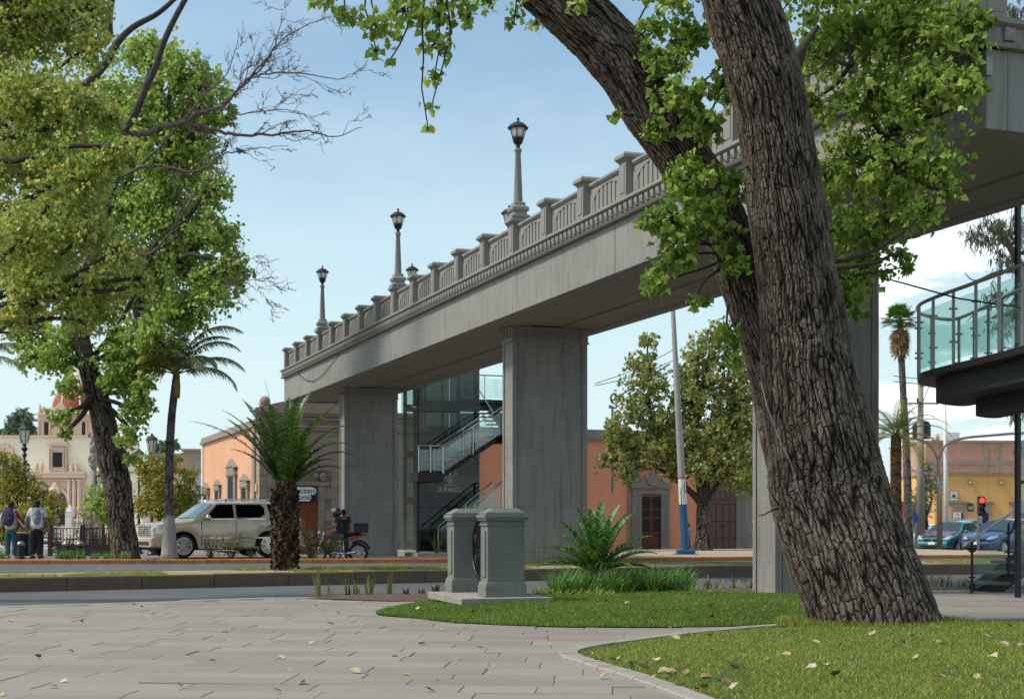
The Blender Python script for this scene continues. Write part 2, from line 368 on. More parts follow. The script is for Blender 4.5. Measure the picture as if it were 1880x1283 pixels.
def kerb(name, e, z0, z1, wd, mat, x0, x1, seg=1.0):
    """a run of separate kerb stones, each a child of the kerb"""
    root = link(name, None); tag(root, kind='structure')
    x = x0; i = 0
    ex = [p[0] for p in e]; ey = [p[1] for p in e]
    while x < x1:
        xn = min(x+seg*random.uniform(.9, 1.1), x1)
        a = Vector((x, np.interp(x, ex, ey), 0)); b = Vector((xn-.012, np.interp(xn-.012, ex, ey), 0)); d = (b-a).normalized(); n = Vector((-d.y, d.x, 0))
        j = random.uniform(-.006, .006); r = .03
        prof = [(0, z0), (0, z1-r), (r*.3, z1-r*.3), (r, z1), (wd-r, z1), (wd, z1-r), (wd, z0)]
        mb = MB(); vs = [a+n*(p+j)+Vector((0, 0, q+j)) for p, q in prof]+[b+n*(p+j)+Vector((0, 0, q+j)) for p, q in prof]; k = len(prof)
        mb.add(vs, [tuple(range(k)), tuple(reversed(range(k, 2*k)))]+[(q, q+k, q+1+k, q+1) for q in range(k-1)])
        mb.obj('kerb_stone', mat, root); x = xn; i += 1
kerb('near_median_kerb', K1, -.2, .125, .16, M['kerb_dark'], -14, 16, 1.4)
kerb('back_median_kerb', off(K2, -.14), -.12, .075, .14, M['kerb_dark'], -14, 18, 2.2)
kerb('far_pavement_kerb', K3, -.12, .05, .2, M['kerb_orange'], -18, 22, 1.6)
# plaza bed and kerb edge
def ring(pts): return [Vector((p[0], p[1], 0)) for p in pts]
def cr(pts, n=8, closed=False):                      # Catmull-Rom through points
    P_ = [Vector(p) if len(p) == 3 else Vector((p[0], p[1], 0)) for p in pts]; out = []; k = len(P_)
    rg = range(k if closed else k-1)
    for i in rg:
        p0 = P_[(i-1) % k] if closed or i > 0 else P_[0]; p1 = P_[i]; p2 = P_[(i+1) % k]; p3 = P_[(i+2) % k] if closed or i+2 < k else P_[-1]
        for j in range(n):
            t_ = j/n; out.append(.5*((2*p1)+(p2-p0)*t_+(2*p0-5*p1+4*p2-p3)*t_*t_+(3*p1-p0-3*p2+p3)*t_**3))
    if not closed: out.append(P_[-1])
    return out
strip('plaza_bed', [(-40, -6), (40, -6)], off(E1, -.0), -.012, -.012, M['joint'], n=80)
kerb('plaza_edge_kerb', off(E1, -.22), -.2, .006, .2, M['slabstone'], -14, 16, 1.2)
def gp(px, py, z=0):
    d = dist(py, z); return (X(px, d), d)
# lawns: outlines measured on the ground
L1 = cr([gp(1330, 1300), gp(1200, 1250), gp(1105, 1222), gp(1062, 1206), gp(1075, 1196), gp(1150, 1183), gp(1300, 1164), gp(1440, 1153), gp(1600, 1147), gp(1880, 1142), (9.5, 17.6), (11, 12), (9, 5.5), (5, 4.5), (2.2, 6.0), (1.35, 8.2)], 6, True)
L2 = cr([gp(690, 1127), gp(760, 1135), gp(850, 1144), gp(1000, 1150), gp(1200, 1152), gp(1420, 1148), gp(1500, 1143), (4.9, 18.9), (5.3, 20.6), (4.6, 22.4), (3.2, 23.1), (1.6, 23.0), (.6, 22.6), (-.4, 22.0), (-1.0, 21.2), (-1.5, 20.2)], 6, True)
BED = cr([gp(560, 1098), gp(640, 1101), gp(760, 1104), gp(860, 1098), (-.5, 21.5), (.8, 22.9), (-1.0, 22.9), (-2.4, 22.5)], 4, True)
BED2 = cr([(2.9, 23.6), (4.4, 23.1), (6.4, 24.4), (10, 25.1), (13, 25.6), (13, 25.95), (10, 25.65), (6.4, 25.1), (3.4, 24.45)], 4, True)
def inside(poly, x, y):
    c_ = False; n = len(poly); j = n-1
    for i in range(n):
        a, b = poly[i], poly[j]
        if (a.y > y) != (b.y > y) and x < (b.x-a.x)*(y-a.y)/(b.y-a.y)+a.x: c_ = not c_
        j = i
    return c_
def inside_np(poly, x, y):
    c_ = np.zeros(len(x), bool); n = len(poly); j = n-1
    for i in range(n):
        a, b = poly[i], poly[j]
        if a.y != b.y:
            m_ = ((a.y > y) != (b.y > y)) & (x < (b.x-a.x)*(y-a.y)/(b.y-a.y)+a.x); c_ ^= m_
        j = i
    return c_
def edge_dist(poly, x, y):
    d = np.full(len(x), 1e9); n = len(poly)
    for i in range(n):
        a, b = poly[i], poly[(i+1) % n]; ex, ey = b.x-a.x, b.y-a.y; L2_ = ex*ex+ey*ey+1e-12
        t_ = np.clip(((x-a.x)*ex+(y-a.y)*ey)/L2_, 0, 1); d = np.minimum(d, np.hypot(x-a.x-t_*ex, y-a.y-t_*ey))
    return d
def mound(poly, h, w_, x, y, z0=.01):
    d = edge_dist(poly, np.asarray(x, float), np.asarray(y, float)); f = np.clip(d/w_, 0, 1); f = f*f*(3-2*f)
    return z0+h*f
def lawn_sheet(name, poly, h, w_, mat, step=.16, z0=.01):
    xs_ = [p.x for p in poly]; ys_ = [p.y for p in poly]
    gx, gy = np.meshgrid(np.arange(min(xs_), max(xs_), step), np.arange(min(ys_), max(ys_), step)); gx = gx.ravel(); gy = gy.ravel()
    k = inside_np(poly, gx, gy) & (edge_dist(poly, gx, gy) > step*.45); gx, gy = gx[k], gy[k]
    from mathutils.geometry import delaunay_2d_cdt
    pts = [Vector((p.x, p.y)) for p in poly]; n = len(pts); pts += [Vector((a, b)) for a, b in zip(gx, gy)]
    r = delaunay_2d_cdt(pts, [(i, (i+1) % n) for i in range(n)], [], 1, 1e-5)
    vx = np.array([p.x for p in r[0]]); vy = np.array([p.y for p in r[0]]); vz = mound(poly, h, w_, vx, vy, z0)
    return tag(link(name, np_mesh(name, np.stack([vx, vy, vz], 1), [tuple(f) for f in r[2]], mat, True)), kind='structure')
lawn_sheet('near_lawn_ground', L1, .07, 1.2, M['lawnsoil'])
lawn_sheet('far_lawn_ground', L2, .10, 1.8, M['lawnsoil'])
lawn_sheet('planting_bed', BED, .05, .4, M['soil'])
lawn_sheet('back_planting_bed', BED2, .05, .4, M['soil'], .2)
# grass blades
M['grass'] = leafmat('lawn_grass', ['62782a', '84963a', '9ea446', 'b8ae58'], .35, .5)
M['grass2'] = leafmat('lawn_grass_shade_tint', ['4c6c24', '62822e', '7a9238', '929a48'], .35, .5)  # darker copy of the lawn greens, shade put into the colour
M['drygrass'] = leafmat('dry_median_grass', ['6f7a38', '8a8a48', 'a49560', 'b0a070'], .3, .6)
def blades(name, x, y, z, h, mat, wd=.006, lean=.5, label=None):
    n = len(x); a = rng.uniform(0, 2*PI, n); hh = h*rng.uniform(.55, 1.3, n); l = hh*lean*rng.uniform(.2, 1.2, n); b = rng.uniform(0, 2*PI, n)
    wd = wd*rng.uniform(.7, 1.3, n)
    base = np.stack([x, y, z], 1); s = np.stack([np.cos(a)*wd, np.sin(a)*wd, 0*a], 1)
    mid = base+np.stack([np.cos(b)*l*.35, np.sin(b)*l*.35, hh*.6], 1); tip = base+np.stack([np.cos(b)*l, np.sin(b)*l, hh], 1)
    Vt = np.stack([base-s, base+s, mid+s*.7, mid-s*.7, tip], 1).reshape(-1, 3)
    i = np.arange(n)[:, None]*5
    F3 = np.concatenate([i+[[0, 1, 2]], i+[[0, 2, 3]], i+[[3, 2, 4]]], 1).reshape(-1, 3)
    return tag(link(name, np_mesh(name, Vt, F3, mat)), label, kind='stuff')
def patchy(x, y, s=1.0): return np.array([mnoise.noise((a*s, b*s, 3.1)) for a, b in zip(x, y)])
def scatter_poly(poly, n, keep=None):
    xs_ = [p.x for p in poly]; ys_ = [p.y for p in poly]
    x = rng.uniform(min(xs_), max(xs_), n); y = rng.uniform(min(ys_), max(ys_), n); k = inside_np(poly, x, y)
    k &= (np.abs(x) < y*.42+1.6)                      # only where it could be seen
    if keep is not None: k &= keep(x, y)
    return x[k], y[k]
x, y = scatter_poly(L1, 420000, lambda x, y: (y > 8.6) & (rng.random(len(x)) < np.clip((13.5/np.maximum(y, 5))**1.3, .35, 1)*np.where(patchy(x, y, 1.6)+.5*patchy(x, y, 5.) < -.38, .3, 1)))
p = patchy(x, y, .9); blades('near_lawn_grass', x, y, mound(L1, .07, 1.2, x, y)-.004, .032*(1+.5*p), M['grass'], .0035, .8, 'short bright mown grass around the leaning trunk')
x, y = scatter_poly(L2, 210000); p = patchy(x, y, .9)
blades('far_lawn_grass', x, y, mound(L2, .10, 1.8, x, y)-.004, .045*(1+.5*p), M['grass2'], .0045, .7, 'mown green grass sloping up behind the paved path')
def strip_pts(a_, b_, n, x0, x1):
    x = rng.uniform(x0, x1, n); f = rng.uniform(0, 1, n)
    a = np.interp(x, [p[0] for p in a_], [p[1] for p in a_]); b = np.interp(x, [p[0] for p in b_], [p[1] for p in b_])
    return x, a*(1-f)+b*f, f
x, y, f = strip_pts(off(K1, .2), off(K2, -.2), 60000, -14, 16)
k = (patchy(x, y, .45)+.35*patchy(x, y, 2.2) > .16+np.where(x < -6, .12, 0)); x, y, f = x[k], y[k], f[k]
blades('median_grass', x, y, .085*(1-f)+.06*f+.03*np.sin(PI*f)-.003, .06, M['drygrass'], .007, .8, 'patchy yellowing grass on the central reservation')
k = (x > -9) & (x < 1.5) & (rng.random(len(x)) < .8); blades('median_green_grass', x[k]+.03, y[k], .085*(1-f[k])+.06*f[k]+.03*np.sin(PI*f[k])-.003, .075, M['grass'], .008, .7, 'greener grass tufts around the short palm')
# grass fringe round the trunk foot
a = rng.uniform(0, 2*PI, 5200); rr = rng.uniform(.72, 1.12, 5200)
blades('trunk_foot_grass', 4.07+rr*.98*np.cos(a), 15.95+rr*.9*np.sin(a), np.full(5200, .05), .085, M['grass'], .005, .5, 'longer grass tufts at the foot of the big trunk')
# kerb ring of the near lawn
def kerb_ring(name, poly, wd, z1, mat, seg=.34, ylo=7.5):
    root = link(name, None); tag(root, kind='structure'); n = len(poly)
    acc = [poly[0]]; cur = []; L = 0; pts = list(poly)+[poly[0]]
    pieces = []; cur = [pts[0]]
    for i in range(len(pts)-1):
        L += (pts[i+1]-pts[i]).length; cur.append(pts[i+1])
        if L > seg: pieces.append(cur); cur = [pts[i+1]]; L = 0
    cx_ = sum(p.x for p in poly)/n; cy_ = sum(p.y for p in poly)/n
    for pc in pieces:
        if pc[0].y < ylo or pc[0].x > pc[0].y*.4+1: continue
        mb = MB(); k = len(pc); out = []; inn = []
        for i, p_ in enumerate(pc):
            q = pc[min(i+1, k-1)]-pc[max(i-1, 0)]; nn = Vector((q.y, -q.x, 0)).normalized()
            if inside(poly, p_.x+nn.x*.05, p_.y+nn.y*.05): nn = -nn
            sh = q.normalized()*.006*(1 if i == 0 else -1 if i == k-1 else 0)
            out.append(p_+nn*wd+sh); inn.append(p_+sh)
        j = random.uniform(0, .006)
        vs = [(p_.x, p_.y, -.05) for p_ in out]+[(p_.x, p_.y, z1+j-.012) for p_ in out]+[(p_.x*.9+q.x*.1, p_.y*.9+q.y*.1, z1+j) for p_, q in zip(out, inn)]+[(p_.x, p_.y, z1+j) for p_ in inn]+[(p_.x, p_.y, -.05) for p_ in inn]
        fs = [(r*k+i, r*k+i+1, (r+1)*k+i+1, (r+1)*k+i) for r in range(4) for i in range(k-1)]
        fs += [(0, k, 2*k, 3*k, 4*k), (5*k-1, 4*k-1, 3*k-1, 2*k-1, k-1)]
        mb.add(vs, fs); mb.obj('kerb_stone', mat, root)
kerb_ring('near_lawn_kerb', L1, .17, .035, M['slabstone'])
# paving slabs: random running bond, the largest in view as separate stones, the rest joined
root = link('plaza_pavement', None); tag(root, kind='structure')
slabs = []; ang = R(-4); ca, sa = math.cos(ang), math.sin(ang)
yy = 7.8
while yy < 27.0:
    dep = random.choice([.34, .38, .45, .52]); xx = -yy*.42-random.uniform(.5, 1.5)
    while xx < yy*.42+1.4:
        wd = random.choice([.55, .7, .8, .95, 1.1])
        cx_, cy_ = xx+wd/2, yy+dep/2; wx, wy = cx_*ca-cy_*sa, cx_*sa+cy_*ca
        hx, hy = wd/2, dep/2; cs = [(wx+sx_*hx*ca-sy_*hy*sa, wy+sx_*hx*sa+sy_*hy*ca) for sx_, sy_ in ((-1, -1), (1, -1), (1, 1), (-1, 1))]
        edge = np.interp(wx, [p_[0] for p_ in E1], [p_[1] for p_ in E1])-.2
        if max(c_[1] for c_ in cs) < edge+.12 and not all(inside(L1, *c_) or inside(L2, *c_) or inside(BED, *c_) for c_ in cs):
            vis = abs(wx) < wy*.36+.4 and wy > 9.4 and not (inside(L1, wx, wy) or inside(L2, wx, wy))
            slabs.append((vis, wd*dep/wy**3, wd, dep, wx, wy))
        xx += wd
    yy += dep
slabs.sort(key=lambda s_: (-s_[0], -s_[1]))
cache = {}
def slab_mb(wd, dep, gap=.003):
    m_ = MB(); hx, hy, r = wd/2-gap*.45, dep/2-gap*2.2, .006
    vs = [(-hx, -hy, -.03), (hx, -hy, -.03), (hx, hy, -.03), (-hx, hy, -.03), (-hx, -hy, -r), (hx, -hy, -r), (hx, hy, -r), (-hx, hy, -r), (-hx+r, -hy+r, 0), (hx-r, -hy+r, 0), (hx-r, hy-r, 0), (-hx+r, hy-r, 0)]
    return m_.add(vs, [(0, 1, 5, 4), (1, 2, 6, 5), (2, 3, 7, 6), (3, 0, 4, 7), (4, 5, 9, 8), (5, 6, 10, 9), (6, 7, 11, 10), (7, 4, 8, 11), (8, 9, 10, 11)])
rest = MB()
for i, (vis, _, wd, dep, wx, wy) in enumerate(slabs):
    h = random.uniform(-.003, .003) if random.random() < .9 else random.uniform(-.007, .004); tl = (random.uniform(-.006, .006), random.uniform(-.004, .004), ang)
    if i < 295 and vis:
        if (wd, dep) not in cache: cache[(wd, dep)] = slab_mb(wd, dep).mesh('paving_slab', M['paver'])
        link('paving_slab', cache[(wd, dep)], root, (wx, wy, h), tl)
    else:
        s_ = slab_mb(wd, dep); mt = Matrix.Translation((wx, wy, h)) @ Matrix.Rotation(ang, 4, 'Z'); rest.add([mt @ Vector(q) for q in s_.v], s_.f)
tag(rest.obj('paving_slabs_beyond', M['paver'], root), kind='stuff')
# ================================================================ FOOTBRIDGE (local frame: x = V across, y = U along, away)
S0, S1, VL, VR, ZS, ZF, ZC = 13.8, 56.3, 11.03, 14.25, 5.83, 6.78, 7.12
br = thing('footbridge', 'grey concrete footbridge with arched parapet crossing above the road', 'footbridge', SV(32.0, 12.6, 0), GA)
def lb(mb): return mb
ox, oy = 12.6, 32.0
def bx(mb, v0, v1, s0, s1, z0, z1, mi=0): return mb.box(v0-ox, v1-ox, s0-oy, s1-oy, z0, z1, mi)
# deck: soffit with two recessed channels, made of side strips and a middle strip
m = MB(); bx(m, VL+.32, VL+1.22, S0+.30, S1-.3, ZS+.03, ZF-.02); bx(m, VL+1.26, VR-1.26, S0+.30, S1-.3, ZS+.055, ZF-.02); bx(m, VR-1.22, VR-.32, S0+.30, S1-.3, ZS+.03, ZF-.02)
bx(m, VL+.3, VR-.3, S0+.2, S1-.2, ZS+.09, ZF-.03); m.obj('deck', M['conc_soffit'], br)
for (v0, v1) in ((VL, VL+.31), (VR-.31, VR)):       # fascia beams cast in lengths, thin joints between
    s = S0
    while s < S1-.1:
        e = min(s+5.3, S1); m = MB(); bx(m, v0, v1, s, e-.012, ZS, ZF); m.obj('fascia_beam', M['conc'], br, bevel=.015); s = e
for (s0, s1) in ((S0, S0+.3), (S1-.3, S1)):
    m = MB(); bx(m, VL+.312, VR-.312, s0, s1, ZS+.001, ZF); m.obj('end_beam', M['conc'], br, bevel=.012)
def cornice(a, b, nrm, name='cornice'):              # moulded profile along an edge; nrm points outwards
    a, b = Vector(a), Vector(b); d = (b-a).normalized(); n = Vector(nrm)
    prof = [(-.3, ZF), (.10, ZF), (.13, ZF+.05), (.10, ZF+.055), (.07, ZF+.07), (.07, ZF+.24), (.10, ZF+.25), (.15, ZF+.275), (.15, ZF+.33), (.12, ZF+.34), (-.3, ZC)]
    k = len(prof); mb = MB(); vs = [a-d*max(0, p)+n*p+Vector((0, 0, z)) for p, z in prof]+[b+d*max(0, p)+n*p+Vector((0, 0, z)) for p, z in prof]
    mb.add(vs, [tuple(range(k)), tuple(reversed(range(k, 2*k)))]+[(i, i+k, (i+1) % k+k, (i+1) % k) for i in range(k)]); mb.obj(name, M['conc_light'], br)
cornice((VL-ox, S0-oy, 0), (VL-ox, S1-oy, 0), (-1, 0, 0)); cornice((VR-ox, S0-oy, 0), (VR-ox, S1-oy, 0), (1, 0, 0))
cornice((VL-ox, S0-oy, 0), (VR-ox, S0-oy, 0), (0, -1, 0)); cornice((VL-ox, S1-oy, 0), (VR-ox, S1-oy, 0), (0, 1, 0))
dm = MB(); dm.add([(-.06, -.05, -.07), (.06, -.05, -.07), (.06, -.05, .07), (-.06, -.05, .07), (-.06, 0, -.07), (.06, 0, -.07), (.06, 0, .07), (-.06, 0, .07), (0, -.085, .0)],
       [(0, 1, 8), (1, 2, 8), (2, 3, 8), (3, 0, 8), (0, 4, 5, 1), (1, 5, 6, 2), (2, 6, 7, 3), (3, 7, 4, 0)])
dme = dm.mesh('dentil', M['conc_light'])
s = S0+.12
while s < S1-.1:
    link('dentil', dme, br, (VL-.071-ox, s-oy, ZF+.155), (0, 0, R(-90))); s += .222
v = VL+.25
while v < VR: link('dentil', dme, br, (v-ox, S0-.071-oy, ZF+.155), (0, 0, 0), (1.25, 1, 1.1)); v += .33
# parapet posts and panels
HP = .86
def post_mesh():
    mb = MB(); hx, hy = .18, .15
    mb.box(-hx-.02, hx+.02, -hy-.02, hy+.02, 0, .07); mb.box(-hx, hx, -hy, hy, .07, HP-.15)
    for sx_ in (-1, 1): mb.box(min(sx_*hx, sx_*(hx+.012)), max(sx_*hx, sx_*(hx+.012)), -hy*.62, hy*.62, .13, HP-.22)
    for sy_ in (-1, 1): mb.box(-hx*.62, hx*.62, min(sy_*hy, sy_*(hy+.012)), max(sy_*hy, sy_*(hy+.012)), .13, HP-.22)
    for r, a, b in ((.02, HP-.15, HP-.12), (.045, HP-.12, HP-.10), (.07, HP-.10, HP-.045)): mb.box(-hx-r, hx+r, -hy-r, hy+r, a, b)
    mb.box(-hx-.07, hx+.07, -hy-.07, hy+.07, HP-.045, HP, taper=.86); return mb.mesh('parapet_post', M['conc_light'])
pm = post_mesh()
def panel_mesh(L, th=.16, n=7):
    mb = MB(); H = .70; y0, y1 = -L/2, L/2
    # along local y; visible face at -x
    mb.box(-th/2+.028, th/2-.028, y0, y1, 0, H-.06)           # thin core behind the slots
    for sx_ in (-1, 1):
        a, b = sorted((sx_*(th/2-.028), sx_*th/2))
        mb.box(a, b, y0, y1, 0, .07); mb.box(a, b, y0, y0+.1, .07, H-.08); mb.box(a, b, y1-.1, y1, .07, H-.08)
        A = (L-.2)/2; h0, h1 = .24, .56; N = 14
        arch = lambda t_: h0+(h1-h0)*math.sqrt(max(0, 1-t_*t_))
        for i in range(N):                                    # spandrel over the arch
            t0, t1 = -1+2*i/N, -1+2*(i+1)/N
            vs = [(a, t0*A, arch(t0)), (a, t1*A, arch(t1)), (a, t1*A, H-.08), (a, t0*A, H-.08)]; vs += [(b, q[1], q[2]) for q in vs]
            mb.add(vs, [(0, 1, 2, 3), (7, 6, 5, 4), (0, 4, 5, 1), (1, 5, 6, 2), (2, 6, 7, 3), (3, 7, 4, 0)])
        a2, b2 = (a, b-.006) if sx_ > 0 else (a+.006, b)
        step = 2*A/(n+.5)
        for i in range(n+1):
            yc = -A+step*(i+.25); w2 = step*.29; top = arch(min(.985, abs(yc)/A))
            mb.box(a2, b2, yc-w2, yc+w2, .07, top)
    mb.box(-th/2-.03, th/2+.03, y0, y1, H-.08, H-.05); mb.box(-th/2-.05, th/2+.05, y0, y1, H-.05, H, taper=.97)
    return mb.mesh('parapet_panel', M['conc'])
s_last = S1-.2; posts = []; pitch = 2.035
n_p = int((S1-.2-(S0+.2))/pitch); pitch = (S1-.2-S0-.2)/round((S1-S0-.4)/pitch); n_p = round((S1-S0-.4)/pitch)
L = pitch-.36; pan = panel_mesh(L); lampposts = []
for side, vv in ((0, VL+.16), (1, VR-.16)):
    for i in range(n_p+1):
        s = S1-(.2 if side == 0 else 1.7)-i*pitch
        if s < S0+.1: continue
        link('parapet_post', pm, br, (vv-ox, s-oy, ZC+.002)); posts.append(s)
        if i % 5 == 3: lampposts.append((side, vv, s))
        if i < n_p and s-pitch > S0: link('parapet_panel', pan, br, (vv-ox+(.04 if side == 0 else -.04), s-pitch/2-oy, ZC+.002))
pn2 = panel_mesh(VR-VL-.32-.40, n=9)
for k, s in enumerate((S0+.2,)):
    pass
# piers with recessed faces and a moulded capital
for name_s in (19.9, 32.06, 49.3):
    v0, v1, s0, s1 = 11.80, 13.76, name_s, name_s+.72; zb = -.25
    m = MB(); bx(m, v0+.03, v1-.03, s0+.03, s1-.03, zb, ZS-.32)
    for (a, b, c_, d_) in ((v0, v0+.13, s0, s0+.1), (v1-.13, v1, s0, s0+.1), (v0, v0+.13, s1-.1, s1), (v1-.13, v1, s1-.1, s1)): bx(m, a, b, c_, d_, zb, ZS-.33)
    for (a, b, c_, d_) in ((v0+.15, v0+.18, s0+.014, s0+.04), (v1-.18, v1-.15, s0+.014, s0+.04)): bx(m, a, b, c_, d_, zb, ZS-.33)
    pr = m.obj('pier', M['conc_pier'], br, bevel=.012)
    m = MB(); bx(m, v0-.03, v1+.03, s0-.03, s1+.03, ZS-.345, ZS-.30); bx(m, v0-.01, v1+.01, s0-.01, s1+.01, ZS-.30, ZS-.05); bx(m, v0-.06, v1+.06, s0-.06, s1+.06, ZS-.06, ZS+.02)
    cp = m.obj('capital', M['conc_pier'], pr)
    sq = MB(); sq.box(-.055, .055, -.035, 0, -.06, .06, taper=.6); sqm = sq.mesh('rosette', M['conc_pier'])
    for i in range(9): link('rosette', sqm, cp, (v0+.13+i*(v1-v0-.26)/8-ox, s0-.011-oy, ZS-.175))
    for i in range(3): link('rosette', sqm, cp, (v0-.011-ox, s0+.13+i*.23-oy, ZS-.175), (0, 0, R(-90)))
# hanging cable loop on the fascia
m = MB(); pts = []
for i in range(15):
    f = i/14; pts.append((VL-.03-ox, 46.5+f*7.2-oy, ZF+.02-.75*math.sin(PI*f)*(.6+.4*f)))
m.tube(pts, .012, 5); m.obj('loose_cable', M['iron'], br)
m = MB(); m.tube([(VL-.02-ox, S0+.1-oy+i*.02, ZF-.05-i*.1) for i in range(4)], .01, 5); m.box(VL-.03-ox, VL+.06-ox, S0-.04-oy, S0-oy, ZF-.33, ZF-.12); m.obj('junction_box', M['steel_dull'], br)
# bridge lamps
def bridge_lamp():
    r = thing('bridge_lamp', 'x', 'street lamp', (0, 0, 0), GA)
    m = MB(); m.lathe([(.22, 0), (.22, .05), (.17, .08), (.15, .13), (.19, .16), (.20, .20), (.19, .25), (.14, .28), (.13, .34), (.115, .37)], 4, sq=True)
    m.obj('pedestal', M['conc_light'], r, bevel=.01)
    m = MB(); m.lathe([(.105, .37), (.062, 1.48), (.075, 1.5), (.085, 1.53), (.085, 1.56), (.06, 1.58)], 12); m.obj('shaft', M['conc_pier'], r, autos=True)
    m = MB(); m.lathe([(.05, 1.58), (.05, 1.66), (.10, 1.70), (.13, 1.80), (.135, 1.82)], 12)
    m.lathe([(.235, 2.03), (.24, 2.05), (.21, 2.08), (.16, 2.13), (.09, 2.17), (.03, 2.19), (.022, 2.22), (.036, 2.245), (.022, 2.275), (.005, 2.29)], 14)
    for k in range(6):
        a = 2*PI*k/6; m.beam((.13*math.cos(a), .13*math.sin(a), 1.81), (.195*math.cos(a), .195*math.sin(a), 2.04), .016, .016)
    m.obj('lantern', M['iron'], r, autos=True)
    m = MB(); m.lathe([(.115, 1.815), (.17, 2.035)], 12); m.obj('lamp_glass', M['frost'], r, smooth=True); return r
bl = bridge_lamp(); first = True
lab = {(0, 0): 'farthest lamp on the near parapet at the far end of the bridge', (0, 1): 'second lamp from the far end on the near parapet', (0, 2): 'lamp on the near parapet standing tallest against open sky', (0, 3): 'lamp on the near parapet above the fused dark trunk', (0, 4): 'lamp on the near parapet at the near end of the bridge'}
cnt = [0, 0]
for side, vv, s in lampposts:
    o = bl if first else copy_tree(bl); first = False
    k = cnt[side]; cnt[side] += 1
    o.location = SV(s, vv, ZC+HP-.003)
    o['label'] = lab.get((side, k)) or ['far parapet lamp low behind the wall beside the second near lamp', 'far parapet lamp with its cap showing left of the tallest lamp', 'far parapet lamp behind the trunks and leaves', 'far parapet lamp nearest the bridge end'][k]
    o['group'] = 'lamps on the bridge parapets'
# ================================================================ PLANT TOOLS
def leaves_np(Pt, size, template='pointed', hang=.5, seed=0, out=None):
    """six-point folded leaves at the given points"""
    r = np.random.default_rng(seed); n = len(Pt); size = np.broadcast_to(np.asarray(size, float), (n,))*r.uniform(.6, 1.25, n)
    tip = r.normal(size=(n, 3)); tip[:, 2] -= hang*2.2
    if out is not None: tip += out*.8
    tip /= np.linalg.norm(tip, axis=1)[:, None]+1e-9
    q = r.normal(size=(n, 3)); q[:, 2] *= .7
    side = np.cross(tip, q); side /= np.linalg.norm(side, axis=1)[:, None]+1e-9
    nor = np.cross(side, tip)
    T = {'pointed': [(0, 0, 0), (.34, .12, .10), (.30, .48, .14), (0, 1, 0), (-.30, .48, .14), (-.34, .12, .10)],
         'maple': [(0, 0, 0), (.52, .18, .12), (.34, .52, .06), (0, 1, -.08), (-.34, .52, .06), (-.52, .18, .12)],
         'oval': [(0, 0, 0), (.17, .3, .05), (.15, .7, .04), (0, 1, -.05), (-.15, .7, .04), (-.17, .3, .05)],
         'slim': [(0, 0, 0), (.07, .3, .02), (.06, .7, .0), (0, 1, -.05), (-.06, .7, .0), (-.07, .3, .02)]}[template]
    vs = []
    for a, b, c in T:
        vs.append(Pt+size[:, None]*(side*a+tip*b+nor*c))
    Vt = np.stack(vs, 1).reshape(-1, 3); i = np.arange(n)[:, None]*6
    Fc = np.concatenate([i+[[0, 1, 2, 3]], i+[[0, 3, 4, 5]]], 1).reshape(-1, 4)
    return Vt, Fc
def crown_pts(clumps, n, seed, sub=14, tight=.22, flat=.8):
    r = np.random.default_rng(seed); wts = np.array([c[1]**2.2 for c in clumps]); wts /= wts.sum(); out = []; subs = []
    for (c, rad), w_ in zip(clumps, wts):
        k = max(3, int(sub*(.5+rad/np.mean([q[1] for q in clumps])))); d = r.normal(size=(k, 3)); d /= np.linalg.norm(d, axis=1)[:, None]
        cs = np.array(c)+d*rad*(r.uniform(.25, .9, k)[:, None])*np.array([1, 1, flat]); m_ = max(1, int(n*w_/k))
        rs = rad*tight*r.uniform(.7, 1.5, k)
        for q, s_ in zip(cs, rs):                    # a cluster is a handful of drooping shoots
            ns = max(2, min(9, m_//9)); j_ = r.integers(0, ns, m_); st_ = q+r.normal(size=(ns, 3))*s_*.55; dr_ = r.normal(size=(ns, 3)); dr_[:, 2] -= .5; dr_ += (q-np.array(c))/rad*.9; dr_ /= np.linalg.norm(dr_, axis=1)[:, None]
            f_ = r.uniform(0, 1, m_)[:, None]; out.append(st_[j_]+dr_[j_]*f_*s_*r.uniform(1.2, 2.6, ns)[j_][:, None]+r.normal(size=(m_, 3))*s_*.26); subs.append((Vector(q), Vector(c)))
    return np.concatenate(out), subs
def crown(name, clumps, n, size, mat, parent, org, seed=1, sub=14, tight=.22, template='pointed', hang=.5, kind=None):
    pts, subs = crown_pts(clumps, n, seed, sub, tight); o_ = np.array(org)
    Vt, Fc = leaves_np(pts-o_, size, template, hang, seed)
    o = link(name, np_mesh(name, Vt, Fc, mat), parent)
    if kind: tag(o, kind=kind)
    return pts, subs
def wob(a, b, n, amp, rnd):
    a, b = Vector(a), Vector(b); L = (b-a).length; out = []
    off_ = Vector((0, 0, 0))
    for i in range(n+1):
        f = i/n; off_ += Vector((rnd.uniform(-1, 1), rnd.uniform(-1, 1), rnd.uniform(-1, 1)))*amp*L/n
        out.append(a.lerp(b, f)+off_*math.sin(PI*f)*1.3+Vector((0, 0, -.06*L*math.sin(PI*f))))
    return out
def limbs(mb, subs, nodes, r0, rnd, org, r1=.02, twig=.008, n=5, tn=4):
    """limbs from the nearest trunk node to each clump centre, then twigs out to every leaf spray"""
    org = Vector(org); done = {}
    for q, c in subs:
        key = tuple(c)
        if key not in done:
            nd = min(nodes, key=lambda v_: (Vector(v_)-c).length-.35*(c.z-Vector(v_).z)); done[key] = nd
            pts = wob(Vector(nd)-org, c-org, n, .22, rnd); mb.tube(pts, [r0+(r1-r0)*i/n for i in range(n+1)], 6)
        pts = wob(c-org, q-org, tn, .2, rnd); mb.tube(pts, [twig*1.6+(twig*.5-twig*1.6)*i/tn for i in range(tn+1)], 4)
